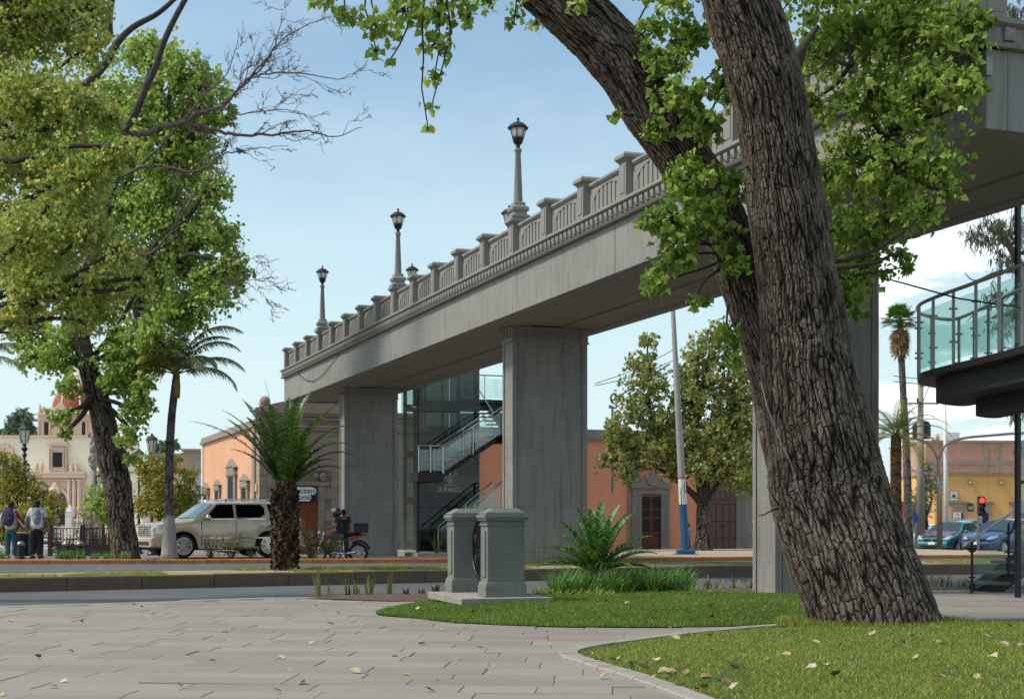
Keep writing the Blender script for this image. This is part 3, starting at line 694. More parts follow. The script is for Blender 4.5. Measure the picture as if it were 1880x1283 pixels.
def barkmat(name, dark, lo, hi, bump=.01, fine=40):
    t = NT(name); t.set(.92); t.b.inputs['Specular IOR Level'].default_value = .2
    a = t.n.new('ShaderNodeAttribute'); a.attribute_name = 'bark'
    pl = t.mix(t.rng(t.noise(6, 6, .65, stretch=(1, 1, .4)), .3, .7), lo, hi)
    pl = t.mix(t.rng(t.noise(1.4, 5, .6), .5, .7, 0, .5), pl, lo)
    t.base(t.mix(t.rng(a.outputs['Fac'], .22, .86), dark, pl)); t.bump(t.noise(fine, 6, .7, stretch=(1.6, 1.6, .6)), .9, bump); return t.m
def plainbark(name, a, b, bump=.02, scale=10, st=(3, 3, .5)):
    t = NT(name); t.set(.92); n = t.noise(scale, 6, .65, stretch=st); t.base(t.mix(t.rng(n, .35, .65), a, b)); t.bump(n, .9, bump); return t.m
def vor(a, b, na, seed, ids=False):
    """edge distance (F2-F1) of a jittered cell pattern, wrapping in a with period na"""
    r = np.random.default_rng(seed); nb = int(b.max())+4; ja = r.uniform(-.42, .42, (na, nb)); jb = r.uniform(-.48, .48, (na, nb)); rr_ = r.uniform(0, 1, (na, nb)); rid = np.zeros(a.shape)
    ia = np.floor(a).astype(int); ib = np.floor(b).astype(int); f1 = np.full(a.shape, 9.); f2 = np.full(a.shape, 9.)
    for da in (-1, 0, 1):
        for db in (-1, 0, 1):
            ca_, cb = ia+da, ib+db; k0, k1 = ca_ % na, np.clip(cb+1, 0, nb-1)
            d = np.hypot(ca_+.5+ja[k0, k1]-a, cb+.5+jb[k0, k1]-b)
            m_ = d < f1; f2 = np.where(m_, f1, np.minimum(f2, d)); f1 = np.where(m_, d, f1); rid = np.where(m_, rr_[k0, k1], rid)
    return (f2-f1, rid) if ids else f2-f1
def smooth_noise(shape, k0, k1, seed):
    r = np.random.default_rng(seed); g = r.uniform(-1, 1, (k0+1, k1)); y = np.linspace(0, k0-1e-6, shape[0]); x = np.linspace(0, k1, shape[1], endpoint=False)
    iy = y.astype(int); fy = y-iy; ix = x.astype(int); fx = x-ix; fy = (fy*fy*(3-2*fy))[:, None]; fx = (fx*fx*(3-2*fx))[None]
    a = g[iy][:, ix % k1]; b = g[iy][:, (ix+1) % k1]; c_ = g[iy+1][:, ix % k1]; d = g[iy+1][:, (ix+1) % k1]
    return (a*(1-fx)+b*fx)*(1-fy)+(c_*(1-fx)+d*fx)*fy
def bark_trunk(name, path, radii, nu, nv, amp, cell_w, cell_l, mat, parent, org, seed=1, flare=0, fl_h=.5, lump=.05):
    P_ = cr([Vector(p) for p in path], 12); rr = np.interp(np.linspace(0, 1, len(P_)), np.linspace(0, 1, len(radii)), radii)
    A = np.array([tuple(p) for p in P_]); seg = np.r_[0, np.cumsum(np.linalg.norm(np.diff(A, axis=0), axis=1))]; L = seg[-1]
    s = np.linspace(0, L, nv); pos_ = np.stack([np.interp(s, seg, A[:, k]) for k in range(3)], 1); rad = np.interp(s, seg, rr)
    T = np.gradient(pos_, axis=0); T /= np.linalg.norm(T, axis=1)[:, None]
    u = np.zeros_like(T); u[0] = np.cross(T[0], [0, 1, 0]); u[0] /= np.linalg.norm(u[0])
    for i in range(1, nv): q = u[i-1]-T[i]*np.dot(u[i-1], T[i]); u[i] = q/np.linalg.norm(q)
    w_ = np.cross(T, u); th = np.linspace(0, 2*PI, nu, endpoint=False)
    na = 2*max(3, int(round(PI*np.mean(rad)/cell_w)))
    aa = np.broadcast_to(th[None]/(2*PI)*na, (nv, nu)); bb = np.broadcast_to((s/cell_l)[:, None], (nv, nu))
    wa = smooth_noise((nv, nu), max(4, int(L/.25)), max(4, na//3), seed+1); wb = smooth_noise((nv, nu), max(4, int(L/.35)), max(4, na//3), seed+2)
    wc = smooth_noise((nv, nu), max(8, int(L/.06)), na*2, seed+3)
    e = vor(np.ascontiguousarray(aa+wa*.4+wc*.15)+na, np.clip(bb+wb*.45+wc*.12+1, 0, None), na, seed, True); e, rid = e
    e2 = vor(np.ascontiguousarray(aa+wa*.55+wc*.13)+na, np.clip(bb*.20+wb*.25+1, 0, None), na, seed+9)
    e3 = vor(np.ascontiguousarray(aa*2+wa*.8+wc*.3)+2*na, np.clip(bb*2.4+wb*.8+wc*.3+2, 0, None), 2*na, seed+13)
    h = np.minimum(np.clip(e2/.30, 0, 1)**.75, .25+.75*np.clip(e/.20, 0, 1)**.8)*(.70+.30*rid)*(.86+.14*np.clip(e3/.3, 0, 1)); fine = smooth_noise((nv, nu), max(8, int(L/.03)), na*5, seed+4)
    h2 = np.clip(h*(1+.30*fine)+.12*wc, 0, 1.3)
    lu = smooth_noise((nv, nu), max(3, int(L/.6)), 5, seed+7)
    R_ = rad[:, None]*(1+lump*lu)+amp*(h2-.6)
    if flare:
        f = np.exp(-s/fl_h)[:, None]; R_ = R_+rad[:, None]*flare*f*(1+.5*np.cos(th*5+1.3)[None]+.3*np.cos(th*3)[None])
    Vt = pos_[:, None, :]+R_[:, :, None]*(np.cos(th)[None, :, None]*u[:, None, :]+np.sin(th)[None, :, None]*w_[:, None, :])-np.array(org)
    i, j = np.meshgrid(np.arange(nv-1), np.arange(nu), indexing='ij'); j2 = (j+1) % nu
    Fc = np.stack([i*nu+j, i*nu+j2, (i+1)*nu+j2, (i+1)*nu+j], -1).reshape(-1, 4)
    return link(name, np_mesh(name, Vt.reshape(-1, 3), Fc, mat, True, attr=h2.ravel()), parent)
def frond(mb, base, az, el, L, droop, ll, n=40, wd=.02, vee=.5, hang=.2, rach=.012, taper=.35, rnd=random, start=.12, mi=0, curl=0):
    """one feather leaf: arching rib and two rows of leaflets"""
    pts = []; p = Vector(base); e = el; a = az; k = 14
    for i in range(k+1):
        pts.append(p.copy()); f = i/k
        p = p+Vector((math.cos(a)*math.cos(e), math.sin(a)*math.cos(e), math.sin(e)))*L/k; e -= droop/k*(.4+1.6*f); a += curl/k
    mb.tube(pts, [rach*(1-.85*i/k) for i in range(k+1)], 4, mi, False)
    for i in range(n):
        f = start+(1-start)*(i+.5)/n; x = f*k; j = min(int(x), k-1); q = pts[j].lerp(pts[j+1], x-j); t_ = (pts[j+1]-pts[j]).normalized()
        sd_ = t_.cross(Vector((0, 0, 1)));
        if sd_.length < .05: sd_ = Vector((math.sin(a), -math.cos(a), 0))
        sd_.normalize(); up = sd_.cross(t_).normalized()
        l = ll*math.sin(PI*min(1, .12+f*.9))**.55*(1-taper*f)*rnd.uniform(.85, 1.1)
        for sg in (-1, 1):
            d = (sd_*sg*1.0+t_*rnd.uniform(.55, .85)+up*vee*rnd.uniform(.6, 1.3)); d.normalize()
            m1 = q+d*l*.5; tip = q+d*l+Vector((0, 0, -hang*l*rnd.uniform(.7, 1.5))); wv = t_*wd*.5
            mb.add([q-wv*.6, q+wv*.6, m1+wv+Vector((0, 0, -hang*l*.25)), m1-wv+Vector((0, 0, -hang*l*.25)), tip], [(0, 1, 2, 3), (3, 2, 4)], mi)
def strap(mb, base, az, L, el, droop, wd, n=5, mi=0):
    p = Vector(base); e = el; s_ = Vector((-math.sin(az), math.cos(az), 0)); vs = []
    for i in range(n+1):
        w_ = wd*.5*(1-(i/n)**2.2)+.0006; vs += [p-s_*w_, p+s_*w_]
        p = p+Vector((math.cos(az)*math.cos(e), math.sin(az)*math.cos(e), math.sin(e)))*L/n; e -= droop/n
    mb.add(vs, [(2*i, 2*i+1, 2*i+3, 2*i+2) for i in range(n)], mi)
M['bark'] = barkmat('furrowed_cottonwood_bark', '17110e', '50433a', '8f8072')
M['bark_far'] = plainbark('dark_rough_bark', '1f1a17', '5a5049', .05, 9)
M['bark_small'] = plainbark('brown_bark', '2a231e', '4a4037', .02, 14)
M['bark_dead'] = plainbark('weathered_bare_branch', '4a3a36', '7d6a62', .01, 20)
M['twig'] = simple('leafy_twig', '43382a', .9)
M['leaf_near'] = leafmat('fresh_green_leaf', ['526e2a', '78983a', '9eb64a', 'c6d070'], .55, .35)
M['leaf_left'] = leafmat('olive_green_leaf', ['6e883a', '94ac4a', 'b4bf5c', 'd0cc70', 'b8a460'], .5, .38)
M['leaf_mid'] = leafmat('bright_green_leaf', ['648438', '8aa848', 'acc05c', 'ccd27c'], .5, .38)
M['leaf_autumn'] = leafmat('dusty_autumn_leaf', ['5c7c3e', '82984e', 'a0a860', 'b4a85c', '8c7044'], .35, .45)
M['leaf_magnolia'] = leafmat('yellow_green_glossy_leaf', ['66762c', '94943a', 'bca63e', 'ccbc6a'], .35, .35)
M['leaf_far'] = leafmat('far_grey_green_leaf', ['4e5e4a', '687862', '84907a'], .2, .7)
M['leaf_euc'] = leafmat('grey_eucalyptus_leaf', ['3f4a36', '5a664c', '7c8266'], .2, .5)
M['palm_leaf'] = leafmat('date_palm_leaflet', ['243c12', '35541a', '4d6c24', '6a7c34'], .3, .4)
M['palm_queen'] = leafmat('queen_palm_leaflet', ['66724c', '80865e', '989874'], .3, .45)
M['palm_yellow'] = leafmat('yellowing_palm_leaflet', ['6a7a24', '8a8c2c', 'a89238', 'b08a30'], .35, .45)
M['palm_purple'] = leafmat('dried_palm_leaflet', ['4a3a38', '6a5448', '5a4a50'], .2, .6)
M['cycad_leaf'] = leafmat('cycad_leaflet', ['24481c', '386426', '568634', '88ac5c'], .3, .4)
M['agap'] = leafmat('strap_leaf', ['34582a', '4c7a30', '6c9c40', '92b45c'], .3, .4)
M['rose_leaf'] = leafmat('shrub_leaf', ['2f4420', '4a5c28', '6e6a30', '8c5a34'], .3, .45)
# ================================================================ THE BIG LEANING TREE
D0 = 16.1
bt = thing('leaning_tree', 'big two-stemmed tree with deeply furrowed bark leaning left on the near lawn', 'tree', (4.1, 16.3, 0))
org = Vector((4.1, 16.3, 0))
pa = [(1612, 1195, 15.95), (1606, 1160, 15.95), (1583, 1085, 16.0), (1553, 1000, 16.1), (1522, 900, 16.25), (1505, 800, 16.2), (1484, 700, 16.15), (1473, 600, 16.1), (1461, 500, 16.0), (1448, 400, 15.9), (1433, 300, 15.8), (1414, 200, 15.7), (1387, 90, 15.6), (1353, -10, 15.5), (1320, -120, 15.4), (1270, -260, 15.2)]
hw = [118, 114, 112, 108, 104, 98, 87, 79, 73, 70, 67, 66, 66, 65, 60, 52]
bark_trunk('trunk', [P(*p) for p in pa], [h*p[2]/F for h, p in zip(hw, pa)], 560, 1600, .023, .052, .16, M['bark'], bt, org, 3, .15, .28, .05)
pb = [(1560, 1110, 16.75), (1515, 980, 16.75), (1462, 840, 16.75), (1431, 720, 16.75), (1408, 640, 16.75), (1378, 555, 16.75), (1348, 460, 16.8), (1310, 370, 16.85), (1253, 285, 16.9), (1196, 205, 16.9), (1135, 105, 16.9), (1045, 12, 16.8), (930, -75, 16.6), (790, -150, 16.2)]
hwb = [80, 76, 60, 52, 47, 44, 44, 46, 50, 54, 56, 54, 46, 34]
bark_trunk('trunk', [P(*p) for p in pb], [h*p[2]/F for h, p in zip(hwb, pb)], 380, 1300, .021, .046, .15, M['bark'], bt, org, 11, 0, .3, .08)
fo = [((1560, 50, 17.5), 85), ((1660, 50, 17), 95), ((1745, 50, 16.5), 75), ((1600, 170, 17), 95), ((1700, 175, 16.5), 90), ((1765, 150, 16), 50), ((1560, 290, 17.2), 80), ((1645, 300, 16.8), 90), ((1715, 300, 16.4), 60), ((1560, 420, 17.2), 65), ((1630, 400, 16.8), 70), ((1700, 385, 16.4), 42), ((1585, 500, 17.2), 50), ((1555, 545, 17.2), 32), ((1505, 90, 17.4), 60), ((1800, 160, 16.2), 22), ((1740, 350, 16.3), 30), ((1655, 470, 16.8), 25),
      ((1490, 190, 17.6), 50), ((1510, 330, 17.6), 50), ((1540, 500, 17.6), 40), ((1800, 30, 16.4), 30)]
fm = [((1215, 110, 16.2), 45), ((1250, 175, 16.0), 50), ((1205, 235, 16.3), 28), ((1290, 220, 16.2), 50), ((1330, 150, 16.6), 45), ((1265, 330, 16.1), 55), ((1235, 400, 16.0), 55), ((1300, 400, 16.2), 50), ((1235, 470, 16.0), 45), ((1200, 520, 15.9), 32), ((1280, 550, 16.2), 22), ((1330, 610, 16.4), 28), ((1345, 470, 16.3), 40), ((1195, 400, 15.9), 30), ((1265, 55, 16.6), 50), ((1190, 50, 16.6), 30), ((1350, 330, 16.5), 40), ((1350, 660, 16.5), 18), ((1130, 212, 16.3), 14), ((1545, 530, 16.9), 38), ((1570, 570, 16.9), 22), ((1665, 490, 16.8), 16)]
ft = [((635, 25, 14.6), 30), ((690, 45, 14.6), 42), ((740, 20, 14.8), 50), ((810, 20, 15), 55), ((860, 30, 15.2), 30), ((800, 80, 15), 38), ((797, 140, 15), 25), ((792, 195, 15), 17), ((786, 235, 15), 8), ((690, 92, 14.7), 20), ((715, 112, 14.7), 8), ((945, 30, 15.6), 26), ((985, 45, 15.8), 16), ((1060, 5, 16), 30), ((890, 0, 15.4), 28), ((770, -40, 15), 80), ((600, -30, 14.5), 60), ((940, -50, 15.5), 60), ((1490, -40, 16.8), 120), ((1650, -50, 17), 140), ((1220, -40, 16.5), 80), ((1060, -60, 16.4), 60)]
clA = [(tuple(P(*c)), r*c[2]/F) for c, r in fo]; clB = [(tuple(P(*c)), r*c[2]/F) for c, r in fm]; clC = [(tuple(P(*c)), r*c[2]/F) for c, r in ft]
pA, sA = crown_pts(clA, 12500, 21, 26, .20); pB, sB = crown_pts(clB, 6200, 22, 18, .21); pC, sC = crown_pts(clC, 6000, 23, 15, .19)
allp = np.concatenate([pA, pB, pC])
pxx = allp[:, 0]/allp[:, 1]*F+CX; pyy = HY-(allp[:, 2]-HC)/allp[:, 1]*F
vis = (pxx > 0) & (pxx < 1880) & (pyy > 0) & (pyy < 1283)
order = np.argsort(np.where(vis, allp[:, 1], 99)); near = order[:300]; far_ = order[300:]
Vt, Fc = leaves_np(allp[far_]-np.array(org), np.random.default_rng(3).uniform(.055, .095, len(far_)), 'maple', .55, 31)
tag(link('foliage', np_mesh('foliage', Vt, Fc, M['leaf_near']), bt), kind='stuff')
lm = MB(); lm.add([(0, 0, 0), (.034, .012, .010), (.052, .022, .012), (.036, .046, .008), (.030, .060, .006), (0, .1, -.008), (-.030, .060, .006), (-.036, .046, .008), (-.052, .022, .012), (-.034, .012, .010), (0, .05, -.002)],
                   [(0, 1, 10), (1, 2, 3, 10), (3, 4, 10), (4, 5, 10), (5, 6, 10), (6, 7, 10), (7, 8, 9, 10), (9, 0, 10)])
lm.tube([(0, 0, 0), (0, -.03, .006), (0, -.05, .016)], .0012, 3)
lms = lm.mesh('leaf', M['leaf_near'], fix=False)
for k in near:
    p = Vector(allp[k])-org; link('leaf', lms, bt, p, (random.gauss(-1.1, .5), random.gauss(0, .5), random.uniform(0, 6.28)), (random.uniform(.6, 1.0),)*3)
rnd = random.Random(5); mb = MB()
nA = [P(*p) for p in pa[8:]]+[P(1480, 90, 16.2), P(1560, 120, 16.9), P(1620, 250, 17.0)]
limbs(mb, sA, nA, .035, rnd, org, .014, .005); limbs(mb, sB, [P(*p) for p in pb[6:]], .02, rnd, org, .01, .0045); limbs(mb, sC, [P(*p) for p in pb[9:]]+[P(q_, -95, 15.0) for q_ in (620, 680, 740, 800, 860, 920, 980)], .014, rnd, org, .007, .004)
mb.tube(cr([P(790, -150, 16.2)-org, P(700, -120, 15.3)-org, P(600, -110, 14.8)-org]), .05, 6)
mb.tube([P(1455, 130, 15.9)-org, P(1475, 85, 16.1)-org, P(1500, 50, 16.5)-org], [.09, .05, .03], 8)
mb.tube([P(1440, 930, 16.2)-org, P(1420, 935, 16.0)-org, P(1402, 945, 15.9)-org, P(1392, 946, 15.9)-org], [.018, .012, .008, .004], 5)
mb.tube([P(1432, 930, 16.1)-org, P(1418, 910, 15.9)-org, P(1408, 892, 15.9)-org], [.014, .008, .004], 5)
mb.obj('limb', M['bark_small'], bt, smooth=True)
m = MB(); m.tube([P(x, y, d)-org for x, y, d in ((1397, 700, 15.9), (1408, 745, 15.75), (1428, 800, 15.6), (1452, 850, 15.5), (1466, 900, 15.45), (1490, 960, 15.4))], .004, 5); m.obj('old_cable', M['steel_dull'], bt)
# ================================================================ STONE MONUMENT
mz = R(17)
def mp_(x, y): return Vector((-.65, 18.6, 0))+Vector((math.cos(mz), math.sin(mz), 0))*x+Vector((-math.sin(mz), math.cos(mz), 0))*y
mon = thing('stone_monument', 'pair of grey-green stone pedestals holding a dark oval plaque on a pale slab', 'monument', mp_(.62, .95), mz)
m = MB(); m.box(-.50, .50, -.80, .80, -.05, .10); m.obj('plinth', M['cantera_grey'], mon)
for i in range(4):
    for j in range(3):
        m = MB(); x0 = -.63+i*.315; y0 = -.95+j*.6333; m.box(x0+.002, x0+.313, y0+.002, y0+.631, .10, .19); m.obj('slab_stone', M['slabstone'], mon, bevel=.006)
def pedestal(x0, y0, wd, dp):
    x1, y1 = x0+wd, y0+dp; z = .19
    m = MB(); m.box(x0, x1, y0, y1, z, z+1.02); q = m.obj('pedestal', M['monument'], mon, bevel=.01)
    m = MB(); m.box(x0-.035, x1+.02, y0-.03, y1+.02, z, z+.15); m.box(x0-.03, x1+.015, y0-.025, y1+.015, z+.15, z+.20, taper=.95); m.obj('base_moulding', M['monument'], q, bevel=.008)
    m = MB(); 
    for r, a, b in ((.012, .95, .975), (.0, .975, 1.02), (.03, 1.02, 1.05), (.045, 1.05, 1.10), (.02, 1.10, 1.13)): m.box(x0-r-.004, x1+r+.004, y0-r-.004, y1+r+.004, z+a, z+b)
    m.box(x0-.01, x1+.01, y0-.01, y1+.01, z+1.13, z+1.19, taper=.62); m.obj('cap', M['monument'], q, bevel=.008)
    m = MB(); m.box(x0-.018, x0+.0, y0+.07, y0+dp-.07, z+.27, z+.88); m.obj('raised_panel', M['monument'], q, bevel=.005)
    return q
w0 = mp_(.62, .95); 
def toloc(x, y):
    v_ = Vector((x, y, 0))-w0; return (v_.x*math.cos(mz)+v_.y*math.sin(mz), -v_.x*math.sin(mz)+v_.y*math.cos(mz))
a1 = toloc(-.327, 18.96); a2 = toloc(-.83, 20.2)
q1 = pedestal(a1[0], a1[1], .52, .34); q2 = pedestal(a2[0], a2[1], .52, .34)
pc = ((a1[1]+.34+a2[1])/2); px_ = a1[0]+.16
m = MB(); n = 40; ell = [(.56*math.cos(2*PI*i/n), .46*math.sin(2*PI*i/n)) for i in range(n)]
m.add([(px_, pc+a, .82+b) for a, b in ell]+[(px_+.05, pc+a, .82+b) for a, b in ell], [tuple(range(n)), tuple(reversed(range(n, 2*n)))]+[(i, i+n, (i+1) % n+n, (i+1) % n) for i in range(n)])
bz = simple('dark_bronze', '1e1c1d', .4, .6); plq = m.obj('oval_plaque', bz, mon, bevel=.008)
m = MB(); m.tube([(px_-.006, pc+a*.9, .82+b*.9) for a, b in ell]+[(px_-.006, pc+ell[0][0]*.9, .82+ell[0][1]*.9)], .006, 4, cap=False)
for z_, wl_ in ((.42, .2), (.30, .5), (.62-.82, .8), (.1, .75), (-.1, .7), (-.3, .4)):
    pass
for zz in (.72, .79): m.box(px_-.005, px_, pc-.38, pc+.38, zz, zz+.008)
m.obj('raised_rim', simple('worn_bronze', '5a5550', .4, .6), plq)
def text(body, size, mat, parent, loc, rot, name='lettering', extrude=.004, align='CENTER', sx=1, spacing=1):
    cu = bpy.data.curves.new(name, 'FONT'); cu.body = body; cu.size = size; cu.extrude = extrude; cu.align_x = align; cu.align_y = 'CENTER'; cu.resolution_u = 3; cu.space_character = spacing
    o = bpy.data.objects.new(name+'_curve', cu); COL.objects.link(o); dg = bpy.context.evaluated_depsgraph_get()
    me = bpy.data.meshes.new_from_object(o.evaluated_get(dg)); bpy.data.objects.remove(o); me.materials.clear(); me.materials.append(mat); me.name = name
    return link(name, me, parent, loc, rot, (sx, 1, 1))
text('P', .16, simple('plaque_relief', '6c6762', .5, .4), plq, (px_-.004, pc+.33, .95), (R(90), 0, R(-90)), 'raised_letter', .003)
text('1', .16, M['steel_dull'], plq, (px_-.004, pc+.33, .66), (R(90), 0, R(-90)), 'raised_letter', .003)
m = MB(); m.ball((a2[0]+.42, a2[1]-.006, .84), (.03, .014, .03)); m.ball((a2[0]+.42, a2[1]-.006, 1.14), (.03, .014, .03)); m.obj('bolt', M['iron'], q2, smooth=True)
# ================================================================ CYCAD, STRAP-LEAF BORDER, IRIS BED
d = 22.0; cyc = thing('cycad', 'short palm-like cycad with stiff feathery fronds above the strap leaves', 'cycad', (X(1096, d), d, .12))
m = MB(); m.lathe([(.10, 0), (.13, .08), (.12, .22), (.09, .30)], 12); m.obj('trunk', M['bark_far'], cyc, smooth=True)
rnd = random.Random(9)
fr = [(180, 22, 1.0), (172, 40, 1.05), (150, 55, 1.0), (120, 62, 1.05), (95, 70, 1.15), (80, 78, 1.1), (60, 66, 1.15), (35, 60, 1.2), (15, 48, 1.15), (5, 34, 1.05), (0, 20, .9), (-30, 45, .9), (-60, 60, 1.0), (-90, 70, .9), (-120, 50, .8), (-150, 45, .9), (-170, 30, .95), (70, 84, 1.2), (140, 76, 1.15), (30, 75, 1.2), (-20, 70, 1.1), (200, 60, 1.05), (-45, 25, .75), (110, 80, 1.1)]
for az, el, L_ in fr:
    m = MB(); frond(m, (0, 0, .28), R(az), R(el), L_*.98, .75 if el < 60 else .35, .20, 40, .030, .45, .04, .012, .3, rnd, .16); m.obj('frond', M['cycad_leaf'], cyc)
m = MB(); r_ = np.random.default_rng(4)
for i in range(175):
    cx_ = r_.uniform(.62, 2.75); f = (cx_-.62)/2.13; cy_ = 20.9+.5*math.sin(f*2)+r_.uniform(-.1, 1.15)+.25*f; zb = .12
    k = int(r_.integers(9, 15))
    for j in range(k): strap(m, (cx_+r_.normal()*.04, cy_+r_.normal()*.04, zb), r_.uniform(0, 6.28), r_.uniform(.3, .56), r_.uniform(.8, 1.45), r_.uniform(.5, 1.7), .014)
tag(m.obj('strap_leaf_border', M['agap']), 'dense dark green strap-leaf ground cover round the cycad', kind='stuff')
m = MB()
for i in range(700):
    x0 = r_.uniform(.3, 1.5); y0 = 20.6+r_.uniform(0, .9)
    strap(m, (x0, y0, .10), r_.uniform(0, 6.28), r_.uniform(.08, .18), r_.uniform(.7, 1.4), 1, .02, 3)
tag(m.obj('low_yellow_cover', M['grass']), 'low yellow-green ground cover in front of the strap leaves', kind='stuff')
M['iris'] = leafmat('sword_leaf', ['4a5c28', '6a7a38', '8a8a44', '94703c'], .3, .5)
M['aloe'] = leafmat('dark_rosette_leaf', ['3a2420', '5a3028', '6a4030'], .2, .5)
first = None
def iris(loc, k, h, label, mat, name='iris_plant', seed=0):
    rr = random.Random(seed); t_ = thing(name, label, 'plant', loc, 0, 'sword-leaved plants in the soil strip')
    m = MB()
    for j in range(k): strap(m, (rr.uniform(-.05, .05), rr.uniform(-.05, .05), 0), rr.uniform(0, 6.28), h*rr.uniform(.6, 1.1), rr.uniform(1.15, 1.5), rr.uniform(0, .5), .035, 4)
    m.obj('leaves', mat, t_); return t_
for i, (px, py, h, k, mt, lb_) in enumerate([(583, 1094, .52, 6, 'iris', 'leftmost sword-leaved plant in the bed at the road edge, one long blade leaning right'), (607, 1092, .26, 6, 'iris', 'small dry sword-leaved plant second from the left in the bed'), (637, 1092, .30, 9, 'iris', 'browned sword-leaved clump third in the bed'), (655, 1091, .30, 8, 'iris', 'upright sword-leaved clump in the middle of the bed'), (678, 1090, .34, 9, 'iris', 'greenest sword-leaved clump in the bed'), (716, 1090, .50, 4, 'iris', 'tall thin pair of sword leaves near the dark rosette'), (745, 1093, .16, 9, 'aloe', 'dark reddish rosette plant left of the monument slab'), (775, 1091, .14, 8, 'aloe', 'small dark rosette right beside the monument slab'), (800, 1085, .16, 8, 'aloe', 'dry pale rosette behind the monument slab')]):
    d = dist(py, .03); iris((X(px, d), d, .02), k, h, lb_, M[mt], 'iris_plant' if mt == 'iris' else 'rosette_plant', i)
for i, px in enumerate([1286, 1297, 1312, 1330, 1342, 1352, 1368, 1378]):
    d = 24.2; iris((X(px, d), d, .02), 5, [.3, .28, .22, .25, .16, .3, .32, .3][i], ['first thin sword-leaved plant right of the strap leaves', 'second thin plant beyond the strap leaves', 'splayed sword-leaved plant near the middle pier gap', 'brownish sword-leaved plant in the back bed', 'tiny dry plant in the back bed', 'forked sword-leaved plant in the back bed', 'dense upright plant close to the near pier', 'last upright plant touching the near pier edge'][i], M['iris'], seed=40+i)
for i, px in enumerate([1715, 1728, 1742, 1762, 1773]):
    d = 25.2; iris((X(px, d), d, .02), 7, [.28, .26, .28, .2, .26][i], ['sword-leaved plant just right of the big trunk', 'second sword-leaved plant right of the big trunk', 'upright sword-leaved clump left of the glass rail', 'low dry plant just left of the glass rail post', 'sword-leaved plant at the foot of the glass rail'][i], M['iris'], seed=60+i)
# ================================================================ STEEL STAIR AND LANDING ON THE RIGHT
st = thing('steel_staircase', 'dark steel stair foot with glass balustrade at the right edge of the plaza', 'staircase', (X(1800, 23.5), 23.5, 0), GA)
def sl(px, py, d): # world point to stair frame
    v_ = P(px, py, d)-st.location; c_, s_ = math.cos(GA), math.sin(GA); return Vector((v_.x*c_+v_.y*s_, -v_.x*s_+v_.y*c_, v_.z))
for i in range(9):
    m = MB(); x0 = .38+i*.29; z0 = .12+i*.17; m.box(x0, x0+.34, .12, .95, z0, z0+.055); m.obj('tread', simple('worn_tread_plate', '6a5f55', .7), st, bevel=.006)
for y_ in (.30, .75):
    m = MB(); m.prism([(.42, 0), (.72, 0), (3.3, 1.5), (3.3, 1.72), (.40, .10)], y_, y_+.06); m.obj('stringer', M['dark'], st)
def rail(pts, parent, r=.024, name='handrail'): m = MB(); m.tube(pts, r, 8); return m.obj(name, M['steel'], parent, smooth=True)
for i, (x_, z_) in enumerate(((-.12, 0), (.62, .3), (1.5, .9))):
    m = MB(); m.tube([(x_, .06, z_), (x_, .06, z_+.86)], .022, 8); m.box(x_-.05, x_+.05, .01, .11, z_, z_+.01)
    for zz in (.25, .68): m.box(x_-.06, x_+.06, .05, .07, z_+zz, z_+zz+.03)
    m.obj('rail_post', M['dark'], st, smooth=False)
for x0, z0, x1, z1 in ((-.06, .06, .56, .45), (.68, .38, 1.44, .93)):
    m = MB(); m.add([(x0, .055, z0), (x1, .055, z1-.1), (x1, .055, z1+.55), (x0, .055, z0+.62-.02)]+[(x0, .067, z0), (x1, .067, z1-.1), (x1, .067, z1+.55), (x0, .067, z0+.62-.02)], [(0, 1, 2, 3), (7, 6, 5, 4), (0, 4, 5, 1), (1, 5, 6, 2), (2, 6, 7, 3), (3, 7, 4, 0)]); m.obj('glass_panel', M['glass'], st)
rail([(-.30, .06, .77), (-.12, .06, .89), (.62, .06, 1.30), (1.6, .06, 1.86), (2.6, .06, 2.45)], st)
# curved landing overhead
ld = thing('glass_landing', 'curved black landing with steel and glass railing hanging over the right edge', 'landing', (X(1790, 22.5), 22.5, 0), 0)
lo = ld.location
ZL = 3.49
out = cr([(X(q_, d_), d_) for q_, d_ in ((2000, 16.6), (1880, 18.5), (1790, 20.0), (1718, 21.3), (1686, 22.2), (1694, 23.1), (1748, 23.7), (1800, 22.5), (1860, 20.9), (2000, 18.4))], 6)
inner = []
poly = [(p.x-lo.x, p.y-lo.y) for p in out+inner]
m = MB(); m.slab(poly, ZL-.10, ZL); m.obj('landing_slab', M['dark'], ld, bevel=.01)
gx_ = sum(p_[0] for p_ in poly)/len(poly); gy_ = sum(p_[1] for p_ in poly)/len(poly)
pin = [(gx_+(x-gx_)*.84+.15, gy_+(y-gy_)*.84) for x, y in poly]
m = MB(); m.slab(pin, ZL-.42, ZL-.101); m.obj('landing_beam', M['soffit_dark'], ld)
m = MB(); m.slab([(gx_+(x-gx_)*.6+.55, gy_+(y-gy_)*.6) for x, y in poly], ZL-.66, ZL-.421); m.obj('landing_beam', M['soffit_dark'], ld)
qc = Vector((X(1915, 19.4)-lo.x, 19.4-lo.y, 0)); MB().box(qc.x-.12, qc.x+.12, qc.y-.12, qc.y+.12, 0, ZL-.55).obj('landing_column', M['soffit_dark'], ld)
hr = [Vector((p.x-lo.x, p.y-lo.y, ZL+1.06)) for p in out]
rail(hr, ld, .03)
acc = [0]
for i in range(1, len(hr)): acc.append(acc[-1]+(hr[i]-hr[i-1]).length)
def atl(s_):
    for i in range(1, len(hr)):
        if acc[i] >= s_: f = (s_-acc[i-1])/(acc[i]-acc[i-1]); return hr[i-1].lerp(hr[i], f)
    return hr[-1]
s_ = .5; prev = None; k = 0
